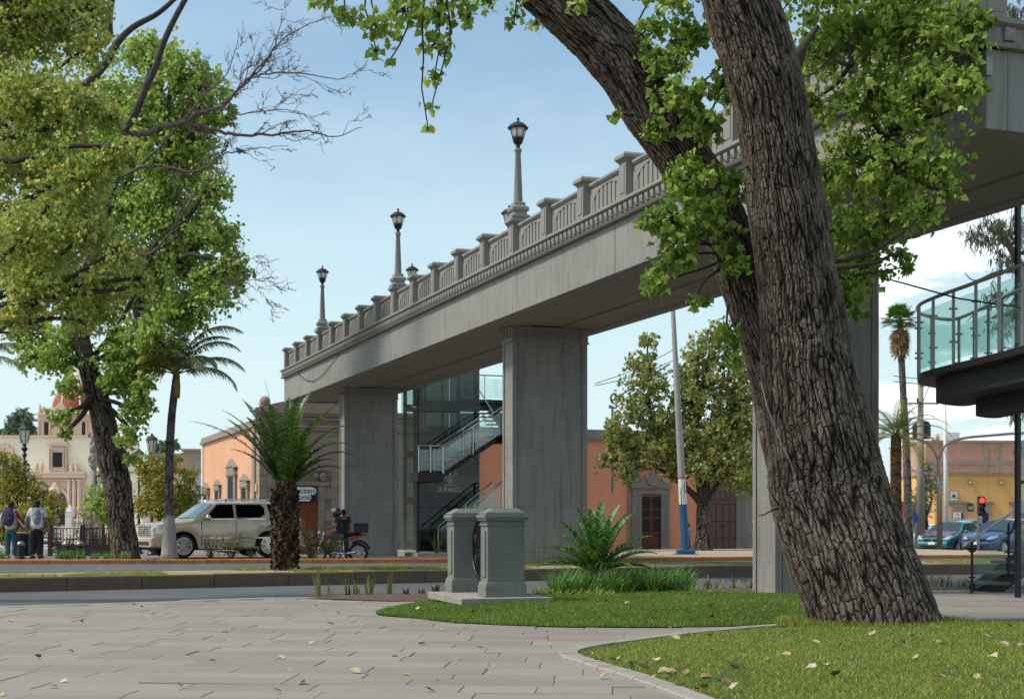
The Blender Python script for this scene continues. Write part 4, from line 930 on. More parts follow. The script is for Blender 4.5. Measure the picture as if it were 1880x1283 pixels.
while s_ < acc[-1]-.2:
    p = atl(s_); m = MB(); m.tube([(p.x, p.y, ZL), (p.x, p.y, ZL+1.04)], .026, 8)
    for zz in (.3, .78): m.box(p.x-.06, p.x+.06, p.y-.012, p.y+.012, ZL+zz, ZL+zz+.03)
    m.obj('rail_post', M['steel_dull'], ld, smooth=False)
    if prev is not None:
        a = prev.lerp(p, .08); b = prev.lerp(p, .92); n_ = Vector((-(b-a).y, (b-a).x, 0)).normalized()*.006
        m = MB(); vs = [a-n_, b-n_, b+n_, a+n_]; m.add([(q.x, q.y, ZL+.06) for q in vs]+[(q.x, q.y, ZL+.93) for q in vs], [(0, 3, 2, 1), (4, 5, 6, 7), (0, 1, 5, 4), (1, 2, 6, 5), (2, 3, 7, 6), (3, 0, 4, 7)]); m.obj('glass_panel', M['glass'], ld)
    prev = p; s_ += .72
gl = thing('elevator_shaft', 'tall clear glass lift shaft with black edge post at the right frame edge', 'glass shaft', (X(1868, 22.3), 22.3, 0), GA)
m = MB()
m.box(0, .07, 0, .07, 0, 9.0); m.obj('corner_post', M['iron'], gl)
for i in range(5):
    m = MB(); m.box(.08, 1.9, .02, .032, .05+i*1.8, 1.78+i*1.8); m.obj('glass_panel', M['glass'], gl)
    m = MB(); m.box(.08, 1.9, .033, .08, 1.785+i*1.8, 1.84+i*1.8); m.obj('glazing_bar', M['iron'], gl)
m = MB(); m.box(1.9, 1.97, 0, .07, 0, 9); m.obj('back_post', M['iron'], gl)
tag(MB().tube([P(1500, 480, 21), P(1640, 515, 20), P(1760, 548, 19.6), P(1880, 566, 19.2), P(2000, 575, 19)], .012, 5).obj('overhead_cable', M['iron']), 'dark cable sagging from behind the trunk across the glass landing', 'cable')
# ================================================================ FALLEN LEAVES
M['fallen'] = leafmat('dry_fallen_leaf', ['b89c5a', 'cbb27a', 'a8763c', '7a5a34', 'c8a040'], .15, .6)
fl = MB(); fl.add([(0, 0, 0), (.03, .01, .012), (.026, .05, .018), (0, .085, .004), (-.026, .05, .014), (-.03, .012, .008)], [(0, 1, 2, 3), (0, 3, 4, 5)])
fls = []
for c_ in ('a8956c', 'b8a884', '8a6a48', '6a5440', 'b09a58', 'b0a48c'):
    me_ = fl.mesh('fallen_leaf', simple('dry_leaf_'+c_, c_, .7, var=.2, scale=40), fix=False); fls.append(me_)
k = 0
def drop(x, y, z, lab_, grp, sc=1):
    o = link('fallen_leaf', random.choice(fls), None, (x, y, z+.006), (random.uniform(-.5, .5), random.uniform(-.5, .5), random.uniform(0, 6.28)), (random.uniform(.7, 1.15)*sc,)*3)
    tag(o, lab_, 'leaf', grp)
k = 0
while k < 42:
    y_ = 1/random.uniform(1/22, 1/9.9); x_ = random.uniform(-.37, .3)*y_
    if inside(L1, x_, y_) or inside(L2, x_, y_) or inside(BED, x_, y_): continue
    drop(x_, y_, .004, 'small dry leaf lying on the grey paving stones', 'fallen leaves on the paving'); k += 1
k = 0
while k < 70:
    y_ = 1/random.uniform(1/22.5, 1/9.9); x_ = random.uniform(-.1, .37)*y_; a_ = inside(L1, x_, y_); b_ = inside(L2, x_, y_)
    if not (a_ or b_): continue
    po = L1 if a_ else L2; h_, w_ = (.07, 1.2) if a_ else (.10, 1.8)
    drop(x_, y_, float(mound(po, h_, w_, [x_], [y_])[0])+.028, 'pale curled dry leaf lying on the near lawn' if a_ else 'pale curled dry leaf lying on the sloping far lawn', 'fallen leaves on the near lawn' if a_ else 'fallen leaves on the far lawn', 1.1); k += 1
for i in range(14):
    p_ = gp(1085+i*22+random.uniform(-8, 8), 1213+i*4.6+random.uniform(-4, 4)); drop(p_[0], p_[1], .045, 'dry leaf caught in the near lawn edge beside the kerb ring', 'fallen leaves along the kerb', 1.1)
# ================================================================ LEFT-HAND TREES
def pc(lst): return [(tuple(P(*c)), r*c[2]/F) for c, r in lst]
org = Vector((X(232, 43.4), 43.4, .02))
t1 = thing('street_tree', 'tall green street tree with dark twisted trunk left of the parked utility vehicle', 'tree', org)
pt = [(232, 1030, 43.4), (226, 985, 43.4), (220, 920, 43.4), (207, 850, 43.3), (192, 780, 43.2), (176, 720, 43), (158, 660, 42.8), (146, 600, 42.6), (150, 540, 42.5), (170, 470, 42.4), (200, 380, 42.4)]
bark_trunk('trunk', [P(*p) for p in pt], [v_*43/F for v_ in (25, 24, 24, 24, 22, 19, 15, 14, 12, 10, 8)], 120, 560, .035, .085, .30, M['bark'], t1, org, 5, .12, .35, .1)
c1 = [((330, 120, 42), 55), ((300, 350, 42.5), 45), ((250, 385, 43), 50), ((350, 265, 42.5), 40), ((345, 470, 42.5), 45), ((290, 300, 42.5), 45), ((265, 95, 43), 55), ((375, 165, 42), 48), ((395, 210, 42), 38), ((300, 220, 43), 75), ((345, 300, 44), 60), ((240, 200, 44), 80), ((385, 345, 42), 42), ((330, 420, 43), 80), ((400, 425, 42), 50), ((432, 480, 41.5), 32), ((390, 520, 42), 55), ((330, 560, 43), 65), ((265, 500, 44), 80), ((440, 500, 41.5), 22), ((285, 620, 42), 50), ((225, 640, 43), 60), ((235, 700, 42.5), 40), ((248, 745, 42.2), 38), ((262, 700, 42), 28), ((235, 800, 42), 26), ((238, 840, 42), 16), ((125, 705, 42), 26), ((100, 660, 42.5), 40), ((118, 760, 41.8), 26), ((122, 795, 41.8), 15), ((60, 655, 43), 32), ((130, 620, 43), 45), ((170, 560, 44), 60), ((50, 600, 44), 50), ((200, 300, 45), 90), ((120, 400, 46), 90), ((120, 240, 46), 90), ((60, 480, 45), 80), ((360, 250, 43), 40), ((205, 690, 42.3), 30)]
cl = pc(c1); rnd = random.Random(12)
pts, subs = crown('foliage', cl, 72000, .125, M['leaf_mid'], t1, org, 41, 26, .22, 'maple', .45, 'stuff')
mb = MB(); limbs(mb, subs[::2], [P(*p) for p in pt[5:]]+[P(250, 560, 43), P(300, 470, 43), P(300, 330, 43)], .10, rnd, org, .05, .02)
for pth, r0 in (([(165, 660, 43), (215, 600, 43), (265, 500, 42.5), (300, 420, 42.3), (330, 340, 42)], .09), ([(150, 600, 43), (175, 520, 43), (190, 400, 43), (230, 300, 42)], .1), ([(262, 485, 42), (300, 430, 41.6), (360, 395, 41.5)], .05), ([(160, 690, 43), (110, 640, 43), (60, 600, 43)], .07)):
    q = cr([P(*p)-org for p in pth], 5); mb.tube(q, [r0*(1-.7*i/(len(q)-1)) for i in range(len(q))], 7)
mb.obj('limb', M['bark_far'], t1, smooth=True)
# dead bare limbs reaching over the sky
mb = MB(); rnd = random.Random(77)
def bare(mb, pts, r0, r1, lvl, rnd, org, dens=1.0, droop=0):
    q = cr([Vector(p) for p in pts], 6); n = len(q)
    for i in range(1, n-1): q[i] = q[i]+Vector((rnd.uniform(-1, 1), rnd.uniform(-1, 1), rnd.uniform(-1, 1)))*.03
    rad = [r0+(r1-r0)*i/(n-1) for i in range(n)]; mb.tube([p-org for p in q], rad, 6 if lvl == 0 else 4)
    if lvl >= 3: return
    L = sum((q[i+1]-q[i]).length for i in range(n-1)); k = int(L*dens*(1.7, 2.2, 2.4)[lvl])+1
    for _ in range(k):
        f = rnd.uniform(.22, .98); i = min(int(f*(n-1)), n-2); b = q[i]; t_ = (q[i+1]-q[i]).normalized()
        sd_ = Vector((rnd.uniform(-1, 1), rnd.uniform(-.6, .6), rnd.uniform(-.75, 1))); sd_ = (sd_-t_*sd_.dot(t_)).normalized()
        l = (.9, .55, .32)[lvl]*rnd.uniform(.5, 1.5)*(1.15-.4*f); d = (t_*1.0+sd_*rnd.uniform(.35, .9)).normalized()
        m1 = b+d*l*.5+Vector((rnd.uniform(-1, 1), 0, rnd.uniform(-1, 1)))*l*.1; e = b+(d*.9+t_*.3).normalized()*l+Vector((0, 0, rnd.uniform(-.12, .12)*l))
        bare(mb, [b, m1, e], max(rad[i]*.55, .009), .004, lvl+1, rnd, org, dens, droop)
dd = 38
for pth, r0, r1, ds in (([(222, 242), (262, 246), (300, 233), (340, 226), (385, 236), (430, 247), (500, 247), (560, 240), (610, 252), (665, 234)], .085, .008, 1.0),
    ([(332, 226), (375, 207), (408, 195), (440, 160), (480, 120), (530, 65), (600, 30)], .06, .008, 1.0), ([(408, 190), (455, 150), (500, 95), (520, 25)], .035, .006, 1.2), ([(430, 172), (470, 140), (540, 135), (610, 145), (648, 140)], .03, .006, 1.0),
    ([(222, 325), (262, 307), (300, 305), (350, 315), (395, 300), (402, 288), (440, 276), (485, 272), (530, 268)], .05, .006, .7), ([(262, 300), (300, 262), (330, 230), (380, 170), (420, 130), (440, 60)], .04, .006, .9),
    ([(420, 215), (480, 205), (545, 205), (590, 230)], .02, .005, 1.0), ([(300, 330), (340, 320), (390, 340), (400, 300)], .03, .006, .5), ([(240, 430), (270, 470), (330, 400), (360, 350)], .05, .01, .8), ([(380, 520), (430, 510), (470, 530), (480, 545)], .02, .004, 1.6)):
    bare(mb, [P(x, y, dd+(y-200)*.006) for x, y in pth], r0, r1, 0, rnd, org, ds)
mb.obj('bare_limb', M['bark_dead'], t1, smooth=True)
mb = MB()
for pth, r0, r1 in (([(228, 240), (250, 205), (268, 160), (285, 125), (300, 80), (318, 40), (345, -10), (370, -60)], .11, .07), ([(140, 170), (165, 150), (195, 115), (215, 80), (245, 50), (290, 25), (330, -10)], .14, .06), ([(200, 65), (200, 30), (208, -20), (215, -80)], .12, .08)):
    q = cr([P(x, y, dd) for x, y in pth], 5); mb.tube([p-org for p in q], [r0+(r1-r0)*i/(len(q)-1) for i in range(len(q))], 8)
mb.obj('dark_limb', M['bark_far'], t1, smooth=True)
# nearer tree whose trunk stands outside the frame
org = Vector((-11.5, 23.5, 0))
t2 = thing('overhanging_tree', 'near olive-green tree whose branches hang in from the left edge', 'tree', org)
q = [Vector((-11.5, 23.5, -.05)), Vector((-11.3, 23.5, 2)), Vector((-11.2, 23.4, 4.5)), Vector((-10.9, 23.2, 7)), Vector((-10.6, 23, 9.5)), Vector((-10.5, 23, 12))]
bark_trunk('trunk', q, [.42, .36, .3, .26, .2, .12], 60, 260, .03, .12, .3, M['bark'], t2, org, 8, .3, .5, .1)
c2 = [((25, 60, 24), 85), ((110, 35, 24), 80), ((165, 85, 23.5), 48), ((60, 175, 23), 95), ((155, 195, 23), 68), ((205, 215, 23), 30), ((40, 300, 23), 90), ((130, 320, 22.5), 80), ((195, 290, 22.5), 45), ((60, 430, 22.5), 95), ((165, 420, 22.5), 60), ((222, 455, 22.2), 45), ((90, 520, 22.5), 70), ((190, 520, 22.5), 52), ((255, 510, 22.2), 32), ((30, 580, 22.5), 45), ((150, 585, 22.5), 35), ((225, 270, 22.4), 22), ((175, 10, 24), 40), ((-30, 200, 24), 120), ((-40, 420, 24), 110), ((-60, 20, 24), 120), ((270, 525, 22.2), 20), ((60, -60, 24), 120)]
cl = pc(c2); pts, subs = crown('foliage', cl, 46000, .074, M['leaf_left'], t2, org, 51, 32, .20, 'maple', .5, 'stuff')
mb = MB(); rnd = random.Random(3); limbs(mb, subs[::2], q[2:], .07, rnd, org, .03, .009); mb.obj('limb', M['bark_small'], t2, smooth=True)
# ================================================================ BIRD
b = thing('dove', 'small grey dove perched on the lowest bare branch', 'bird', P(440, 281, 38.4))
m = MB(); m.ball((0, 0, .05), (.062, .10, .062), 12, 8); m.ball((0, .10, .135), (.034, .04, .036), 10, 7); m.tube([(0, .05, .07), (0, .09, .12)], [.05, .032], 10)
m.tube([(0, -.07, .04), (0, -.15, .0), (0, -.23, -.05)], [.04, .03, .018], 8); m.tube([(0, .135, .135), (0, .165, .128)], [.010, .002], 6)
bm = m.obj('body', simple('dove_grey', '6b6060', .8), b, smooth=True)
for sx_ in (-1, 1):
    m = MB(); m.ball((sx_*.05, -.03, .055), (.018, .10, .042), 10, 6); m.obj('wing', simple('dove_wing', '524a4a', .8), b, smooth=True)
m = MB(); m.tube([(.02, 0, 0), (.02, .005, -.03), (.03, .04, -.035)], .006, 5); m.tube([(-.02, 0, 0), (-.02, .005, -.03), (-.03, .04, -.035)], .006, 5); m.obj('foot', simple('dove_foot', '7a3a34', .7), b); b.rotation_euler = (0, 0, R(55))
# ================================================================ PALMS
def palm_trunk(name, parent, pts, rads, mat, nv=200, nu=40, amp=.03, cw=.08, cl_=.09, seed=1):
    return bark_trunk(name, pts, rads, nu, nv, amp, cw, cl_, mat, parent, (0, 0, 0), seed, 0, .3, .03)
M['palmbark'] = barkmat('shaggy_palm_trunk', '2a211a', '54432f', '86704f', .03, 25)
d = 31.2; zb = .07
pm1 = thing('date_palm', 'short stout date palm with shaggy trunk on the grass strip between the roads', 'palm', (X(523, d), d, zb))
palm_trunk('trunk', pm1, [(0, 0, -.05), (0, 0, .5), (.02, 0, 1.1), (.02, 0, 1.6), (.02, 0, 2.0)], [.27, .27, .30, .26, .20], M['palmbark'], 260, 70, .06, .13, .13, 4)
m = MB(); rnd = random.Random(2)
for i in range(150):                                   # cut frond bases
    f = i/150; a = i*2.39996+rnd.uniform(-.3, .3); z_ = .05+f*1.75; r = .27+.02*math.sin(f*3)
    q = Vector((math.cos(a)*r, math.sin(a)*r, z_)); o_ = Vector((math.cos(a), math.sin(a), .9)).normalized(); m.tube([q-o_*.04, q+o_*rnd.uniform(.02, .08)], [.06, .03], 5)
m.obj('frond_stubs', M['palmbark'], pm1)
z0 = 1.95
FR = [(180, 70, 2.1, .45, 'palm_leaf'), (170, 62, 2.1, .3, 'palm_leaf'), (190, 66, 1.8, .5, 'palm_leaf'), (150, 82, 2.0, .2, 'palm_leaf'), (90, 86, 2.15, .15, 'palm_leaf'), (60, 85, 2.3, .3, 'palm_leaf'), (10, 79, 2.35, .7, 'palm_leaf'), (2, 72, 2.35, 1.0, 'palm_leaf'), (-10, 66, 2.1, 1.25, 'palm_leaf'), (12, 60, 1.85, 1.3, 'palm_leaf'), (-30, 76, 2.0, .6, 'palm_leaf'), (-60, 82, 2.0, .3, 'palm_leaf'), (-110, 80, 1.9, .4, 'palm_leaf'), (-140, 74, 1.9, .4, 'palm_leaf'), (0, 48, 1.4, .9, 'palm_leaf'), (30, 70, 1.9, .7, 'palm_leaf'), (200, 56, 1.5, .5, 'palm_leaf'), (120, 76, 2.0, .5, 'palm_leaf'), (-20, 56, 1.4, 1.0, 'palm_leaf'), (165, 76, 2.2, .3, 'palm_leaf'), (-75, 70, 1.5, .5, 'palm_leaf'), (-50, 62, 1.4, .6, 'palm_leaf')]
for az, el, L_, dr, mt in FR:
    m = MB(); frond(m, (.02+.08*math.cos(R(az)), .08*math.sin(R(az)), z0-.15), R(az), R(el), L_*rnd.uniform(.95, 1.1), dr*1.1+.25, .34, 60, .036, .30, .22, .024, .35, rnd, .12, curl=rnd.uniform(-.35, .35)); m.obj('frond', M[mt], pm1)
m = MB(); frond(m, (-.05, 0, z0), R(176), R(50), 2.55, .75, .30, 36, .02, .5, .5, .018, .3, rnd, .45, curl=.1); m.obj('dried_frond', M['palm_purple'], pm1)
m = MB(); frond(m, (-.05, -.05, z0), R(180), R(83), 2.3, .12, .10, 20, .015, .3, .1, .014, .2, rnd, .7); m.obj('dried_frond', M['palm_purple'], pm1)
def queen(name, lab, loc, px_tr, H, fr, mat='palm_queen', painted=True, r0=.17, grp=None):
    t_ = thing(name, lab, 'palm', loc, 0, grp)
    tr = palm_trunk('trunk', t_, [(0, 0, -.05), (-.02, 0, H*.3), (.04, 0, H*.7), (px_tr, 0, H)], [r0*1.25, r0*.75, r0*.72, r0*.62], M['queenbark'], 160, 30, .012, .08, .12, 6)
    if painted: m = MB(); m.lathe([(r0*1.75, -.03), (r0*1.45, .15), (r0*1.22, .5), (r0*1.05, 1.0), (r0*.9, 1.28)], 18); m.obj('white_paint_band', M['whitewash'], t_, smooth=True)
    m = MB(); m.lathe([(r0*.62, H-.7), (r0*.72, H-.35), (r0*.5, H+.15)], 12); m.v = [(v_[0]+px_tr, v_[1], v_[2]) for v_ in m.v]; m.obj('crownshaft', M['palm_yellow'], t_, smooth=True)
    for az, el, L_, dr, ll, hg, mt in fr:
        m = MB(); frond(m, (px_tr, 0, H), R(az), R(el), L_, dr, ll*1.15, 80, .034, .12, hg, .024, .25, rnd, .12); m.obj('frond', M[mt or mat], t_)
    return t_
M['queenbark'] = barkmat('ringed_palm_trunk', '3a3432', '5c5450', '857b76', .01, 20)
M['whitewash'] = concrete('limewashed_trunk', '9c9188', 'b5aba0', stain='6a5f56', speck=20, streak=.4)
QF = [(176, 34, 3.1, 2.5, .8, .8, 'palm_yellow'), (184, 42, 2.8, 2.3, .7, .8, 'palm_yellow'), (4, 74, 2.9, 1.9, .5, .6, None), (170, 76, 2.7, 1.8, .5, .6, None), (80, 84, 2.4, .9, .4, .5, None), (178, 40, 2.4, 2.2, .55, .5, 'palm_yellow'), (190, 20, 2.2, 1.9, .5, .6, 'palm_yellow'), (165, 58, 2.3, 1.9, .5, .6, None), (5, 62, 2.5, 1.9, .42, .55, None), (0, 38, 2.4, 1.6, .42, .6, None), (-8, 22, 2.3, 1.7, .42, .6, None), (20, 70, 2.3, 1.6, .4, .5, None), (90, 75, 2.1, 1.5, .4, .5, None), (-90, 65, 2.0, 1.7, .4, .6, None), (-120, 45, 2.0, 1.8, .4, .6, 'palm_yellow'), (60, 50, 2.2, 1.8, .4, .6, None), (120, 60, 2.1, 1.6, .4, .5, None), (-50, 40, 2.0, 1.9, .4, .6, None), (-150, 62, 2.2, 2.0, .45, .6, None)]
d = 43.0; queen('queen_palm', 'slender palm with limewashed foot standing in front of the beige utility vehicle', (X(311, d), d, .03), X(324, d)-X(311, d), Z(690, d), QF)
d = 44; queen('queen_palm', 'palm fronds drooping in from the left edge above the church roof', (X(-75, d), d, .03), 0, Z(680, d), [(q_[0]*1, q_[1]+8, q_[2]*1.15, q_[3], q_[4], q_[5], None) for q_ in QF])
# right-hand palms
d = 60.0; zb = gz(0, d)
fp = thing('feather_palm', 'low feather palm with yellow-green fronds showing behind the near pier', 'palm', (X(1645, d), d, zb))
H = Z(800, d)-zb
palm_trunk('trunk', fp, [(.0, 0, -.05), (0, 0, H*.5), (0, 0, H)], [.24, .22, .22], M['palmbark'], 120, 40, .04, .1, .1, 4)
for i in range(26):
    az = i*137.5; el = [10, 30, 50, 68, -5, 40][i % 6]; m = MB(); frond(m, (0, 0, H), R(az), R(el), 2.6, 1.5, .42, 40, .035, .4, .25, .025, .35, rnd, .14); m.obj('frond', M['palm_yellow' if el < 20 or i % 5 == 0 else 'palm_leaf'], fp)
d = 78.0; zb = gz(0, d)
wp = thing('fan_palm', 'tall thin fan palm with skirt of dead leaves against the clouds', 'palm', (X(1668, d), d, zb))
H = Z(590, d)-zb; xo = X(1652, d)-X(1668, d)
palm_trunk('trunk', wp, [(0, 0, -.05), (-.1, 0, H*.4), (xo*.7, 0, H*.75), (xo, 0, H)], [.26, .20, .18, .18], M['queenbark'], 160, 24, .015, .1, .14, 9)
def fan(mb, base, az, el, L, n=16, mi=0, droop=.3):
    d_ = Vector((math.cos(az)*math.cos(el), math.sin(az)*math.cos(el), math.sin(el))); e_ = base+d_*L*.5; mb.tube([base, e_], .02, 4, mi, False)
    s_ = d_.cross(Vector((0, 0, 1))).normalized() if abs(d_.z) < .98 else Vector((1, 0, 0)); u_ = s_.cross(d_)
    for i in range(n):
        a = -1.9+3.8*i/(n-1); dr_ = (d_*math.cos(a)+s_*math.sin(a)).normalized(); tip = e_+dr_*L*.55+Vector((0, 0, -droop*L*rnd.uniform(.15, .5))); mid = e_+dr_*L*.3; w_ = (s_*math.cos(a)-d_*math.sin(a))*L*.035
        mb.add([e_, mid-w_, tip, mid+w_], [(0, 1, 2, 3)], mi)
for i in range(30):
    az = i*2.39996; el = R([75, 55, 35, 15, 0, -15][i % 6]); m = MB(); fan(m, Vector((xo, 0, H)), az, el, 1.15); m.obj('fan_leaf', M['palm_leaf'], wp)
m = MB()
for i in range(60): fan(m, Vector((xo, 0, H-.1-rnd.uniform(0, 1.1))), rnd.uniform(0, 6.28), R(rnd.uniform(-78, -50)), 1.0, 9)
m.obj('dead_leaf_skirt', leafmat('dead_fan_leaf', ['6a5238', '8a6c48', 'a08458'], .2, .7), wp)
# ================================================================ ROADSIDE TREES ON THE RIGHT
d = 56.0; zb = -.17; org = Vector((X(1291, d), d, zb))
t3 = thing('street_tree', 'dusty autumn-tinged street tree with low forked trunk before the terracotta wall', 'tree', org)
c3 = [((1188, 625, 56), 24), ((1182, 665, 56), 38), ((1190, 710, 56), 48), ((1165, 750, 56), 50), ((1210, 770, 56), 50), ((1135, 790, 56), 42), ((1170, 820, 56), 55), ((1215, 830, 56), 50), ((1125, 840, 56), 32), ((1240, 790, 57), 45), ((1150, 870, 56), 26),
      ((1330, 595, 56), 24), ((1310, 625, 56), 42), ((1350, 650, 56), 45), ((1280, 655, 56), 38), ((1300, 700, 56), 62), ((1355, 720, 56), 60), ((1270, 740, 56), 50), ((1330, 780, 56), 68), ((1390, 770, 56), 60), ((1270, 810, 56), 55), ((1350, 845, 55.5), 58), ((1300, 850, 55.5), 52), ((1395, 850, 56), 50), ((1240, 860, 56), 35), ((1370, 890, 55.5), 32), ((1430, 700, 57), 50), ((1250, 690, 57), 28)]
cl = pc(c3); pts, subs = crown('foliage', cl, 24000, .14, M['leaf_autumn'], t3, org, 61, 26, .18, 'maple', .35, 'stuff')
tr3 = [(1291, 1018, 56), (1291, 980, 56), (1290, 945, 56), (1292, 925, 56)]
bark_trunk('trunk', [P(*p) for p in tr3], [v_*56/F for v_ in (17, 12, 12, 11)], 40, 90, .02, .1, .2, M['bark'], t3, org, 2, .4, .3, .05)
mb = MB()
for pth, r0 in (([(1291, 930), (1270, 905), (1240, 880), (1200, 850), (1170, 800)], .16), ([(1291, 930), (1282, 880), (1275, 820), (1290, 740), (1300, 660)], .17), ([(1293, 930), (1300, 880), (1330, 830), (1350, 760), (1345, 680)], .17), ([(1293, 928), (1325, 880), (1370, 850), (1400, 820)], .12), ([(1240, 880), (1215, 840), (1195, 760), (1188, 640)], .10)):
    q = cr([P(x, y, 56)-org for x, y in pth], 5); mb.tube(q, [r0*(1-.75*i/(len(q)-1)) for i in range(len(q))], 7)
rnd = random.Random(8); limbs(mb, subs[::3], [P(1270, 860, 56), P(1330, 830, 56), P(1290, 740, 56), P(1350, 740, 56), P(1200, 830, 56), P(1192, 740, 56)], .07, rnd, org, .03, .015); mb.obj('limb', M['bark_far'], t3, smooth=True)
# willowy eucalyptus on the far right
d = 45; org = Vector((X(1990, d), d, gz(0, d)))
t4 = thing('eucalyptus_tree', 'wispy eucalyptus with hanging leaves and leaning grey limbs at the right edge', 'tree', org)
c4 = [((1800, 430, 45), 32), ((1830, 415, 45), 35), ((1870, 420, 45), 40), ((1850, 480, 45), 30), ((1820, 540, 45), 22), ((1850, 580, 45), 32), ((1870, 640, 45), 26), ((1835, 600, 45), 20), ((1875, 530, 45), 26), ((1872, 700, 45), 18), ((1868, 760, 45), 18), ((1875, 820, 45), 14), ((1900, 60, 45), 60), ((1860, 20, 45), 32), ((1850, 70, 45), 12), ((1950, 300, 45), 100)]
cl = pc(c4); pts, subs = crown('foliage', cl, 7500, .26, M['leaf_euc'], t4, org, 71, 16, .25, 'slim', 1.3, 'stuff')
mb = MB()
for pth, r0 in (([(1990, 960), (1985, 800), (1960, 650), (1910, 560), (1878, 500), (1855, 455), (1820, 412)], .32), ([(1960, 650), (1960, 450), (1940, 250), (1900, 60)], .25), ([(1910, 560), (1850, 560), (1800, 570), (1775, 590)], .05), ([(1878, 500), (1830, 500), (1790, 515), (1770, 500)], .05)):
    q = cr([P(x, y, 45)-org for x, y in pth], 6); mb.tube(q, [r0*(1-.8*i/(len(q)-1)) for i in range(len(q))], 9)
limbs(mb, subs, [P(1855, 455, 45), P(1878, 500, 45), P(1910, 560, 45), P(1850, 560, 45), P(1940, 250, 45), P(1960, 650, 45)], .03, rnd, org, .012, .008); mb.obj('trunk', M['bark_dead'], t4, smooth=True)
# ================================================================ SMALL TREES AND SHRUBS ON THE LEFT SQUARE
def smalltree(name, lab, px, d, zb, clumps, n, size, mat, seed, tr=.08, tm='oval', top=None):
    org = Vector((X(px, d), d, zb)); t_ = thing(name, lab, 'tree' if 'tree' in name else 'shrub', org)
    cl = pc([((x, y, d), r) for x, y, r in clumps]); pts, subs = crown('foliage', cl, n, size, M[mat], t_, org, seed, 14, .28, tm, .1, 'stuff')
    mb = MB(); nod = [org, Vector((org.x, org.y, (org.z+cl[0][0][2])/2))]
    mb.tube([Vector((0, 0, -.05)), Vector((.03, 0, (cl[0][0][2]-org.z)*.5)), Vector(cl[0][0])-org], [tr, tr*.8, tr*.5], 7)
    rn = random.Random(seed); limbs(mb, subs[::3], nod, tr*.5, rn, org, tr*.2, .008); mb.obj('trunk', M['bark_small'], t_, smooth=True); return t_
smalltree('magnolia_tree', 'yellow-green magnolia filling the left edge behind the pair of walkers', 30, 58, -.3, [(15, 880, 40), (48, 890, 26), (80, 915, 24), (10, 930, 40), (60, 935, 32), (0, 845, 22), (112, 930, 12), (30, 850, 14)], 9000, .15, 'leaf_magnolia', 81)
smalltree('magnolia_tree', 'yellow-green magnolia between the dark trunk and the limewashed palm', 292, 56, -.3, [(290, 880, 38), (265, 850, 25), (310, 850, 25), (300, 920, 35), (270, 920, 30), (335, 900, 28), (350, 870, 16), (340, 935, 22)], 8000, .15, 'leaf_magnolia', 82)
smalltree('citrus_tree', 'small green tree beside the stone column', 188, 75, -.6, [(188, 905, 18), (182, 930, 22), (195, 880, 12), (200, 945, 20)], 1600, .24, 'leaf_mid', 83, .06)
smalltree('citrus_tree', 'small green tree with bare twigs left of the stone column', 168, 80, -.6, [(166, 900, 8), (160, 915, 9)], 120, .24, 'leaf_mid', 84, .04)
smalltree('shrub_tree', 'orange and green shrub mass under the magnolia', 75, 54, -.25, [(60, 955, 28), (30, 950, 30), (90, 950, 16), (10, 970, 26)], 3200, .2, 'leaf_magnolia', 85)
smalltree('yucca_tree', 'low spiky green shrub in front of the white wall', 335, 58, -.3, [(335, 925, 20), (328, 945, 22), (350, 940, 16)], 1300, .34, 'agap', 86, .06, 'slim')
smalltree('cypress_tree', 'dark green tree far behind the orange house', 305, 150, -.8, [(300, 822, 12), (315, 815, 10), (288, 828, 9)], 900, .6, 'leaf_far', 87)
smalltree('ash_tree', 'rounded grey-green tree rising behind the church roof', 35, 290, -.1, [(30, 780, 16), (45, 768, 14), (20, 792, 12), (52, 785, 10), (38, 795, 14)], 2600, 1.2, 'leaf_far', 88, .5)
smalltree('ash_tree', 'distant tree crown at the left edge behind the church wall', 0, 300, -.1, [(0, 798, 12), (8, 802, 8), (-8, 796, 10)], 900, 1.2, 'leaf_far', 89, .5)
smalltree('jacaranda_tree', 'faint purple-grey tree behind the church wall near the bell tower', 60, 310, -.1, [(60, 800, 8), (68, 803, 6)], 500, 1.2, 'leaf_far', 90, .4)
smalltree('street_tree', 'feathery dark tree beside the concrete utility pole on the right', 1700, 74, -.5, [(1695, 905, 26), (1710, 890, 20), (1690, 935, 20), (1705, 860, 12), (1690, 870, 14)], 1500, .3, 'leaf_far', 91, .12, 'slim')
def rosebush(name, lab, px, d, zb, w_, h, n, seed, fl=None, grp=None):
    o = Vector((X(px, d), d, zb)); t_ = thing(name, lab, 'shrub', o, 0, grp); rn = random.Random(seed); mb = MB(); tips = []
    for i in range(12):
        e = Vector((rn.uniform(-w_, w_), rn.uniform(-.3, .3), h*rn.uniform(.55, 1))); q = wob((rn.uniform(-.08, .08), 0, 0), e, 5, .2, rn); mb.tube(q, [.012-.0016*k for k in range(6)], 4); tips += q[2:]
    mb.obj('stems', M['bark_small'], t_); a = np.array([tuple(rn.choice(tips)) for _ in range(n)])+np.random.default_rng(seed).normal(size=(n, 3))*.07
    Vt, Fc = leaves_np(a, .07, 'oval', .1, seed); link('foliage', np_mesh('foliage', Vt, Fc, M['rose_leaf']), t_)
    if fl:
        for k in range(fl[0]):
            p = rn.choice(tips); m = MB()
            for q in range(5): a_ = q*1.257; m.ball((p.x+.03*math.cos(a_), p.y+.02*math.sin(a_), p.z+.02), (.032, .022, .03), 6, 4)
            m.obj('flower', M[fl[1]], t_, smooth=True)
M['pinkflower'] = simple('coral_flower', 'd0705f', .6); M['rose'] = simple('pink_rose', 'e09aa0', .6); M['yflower'] = simple('yellow_leafbunch', 'c0a030', .7)
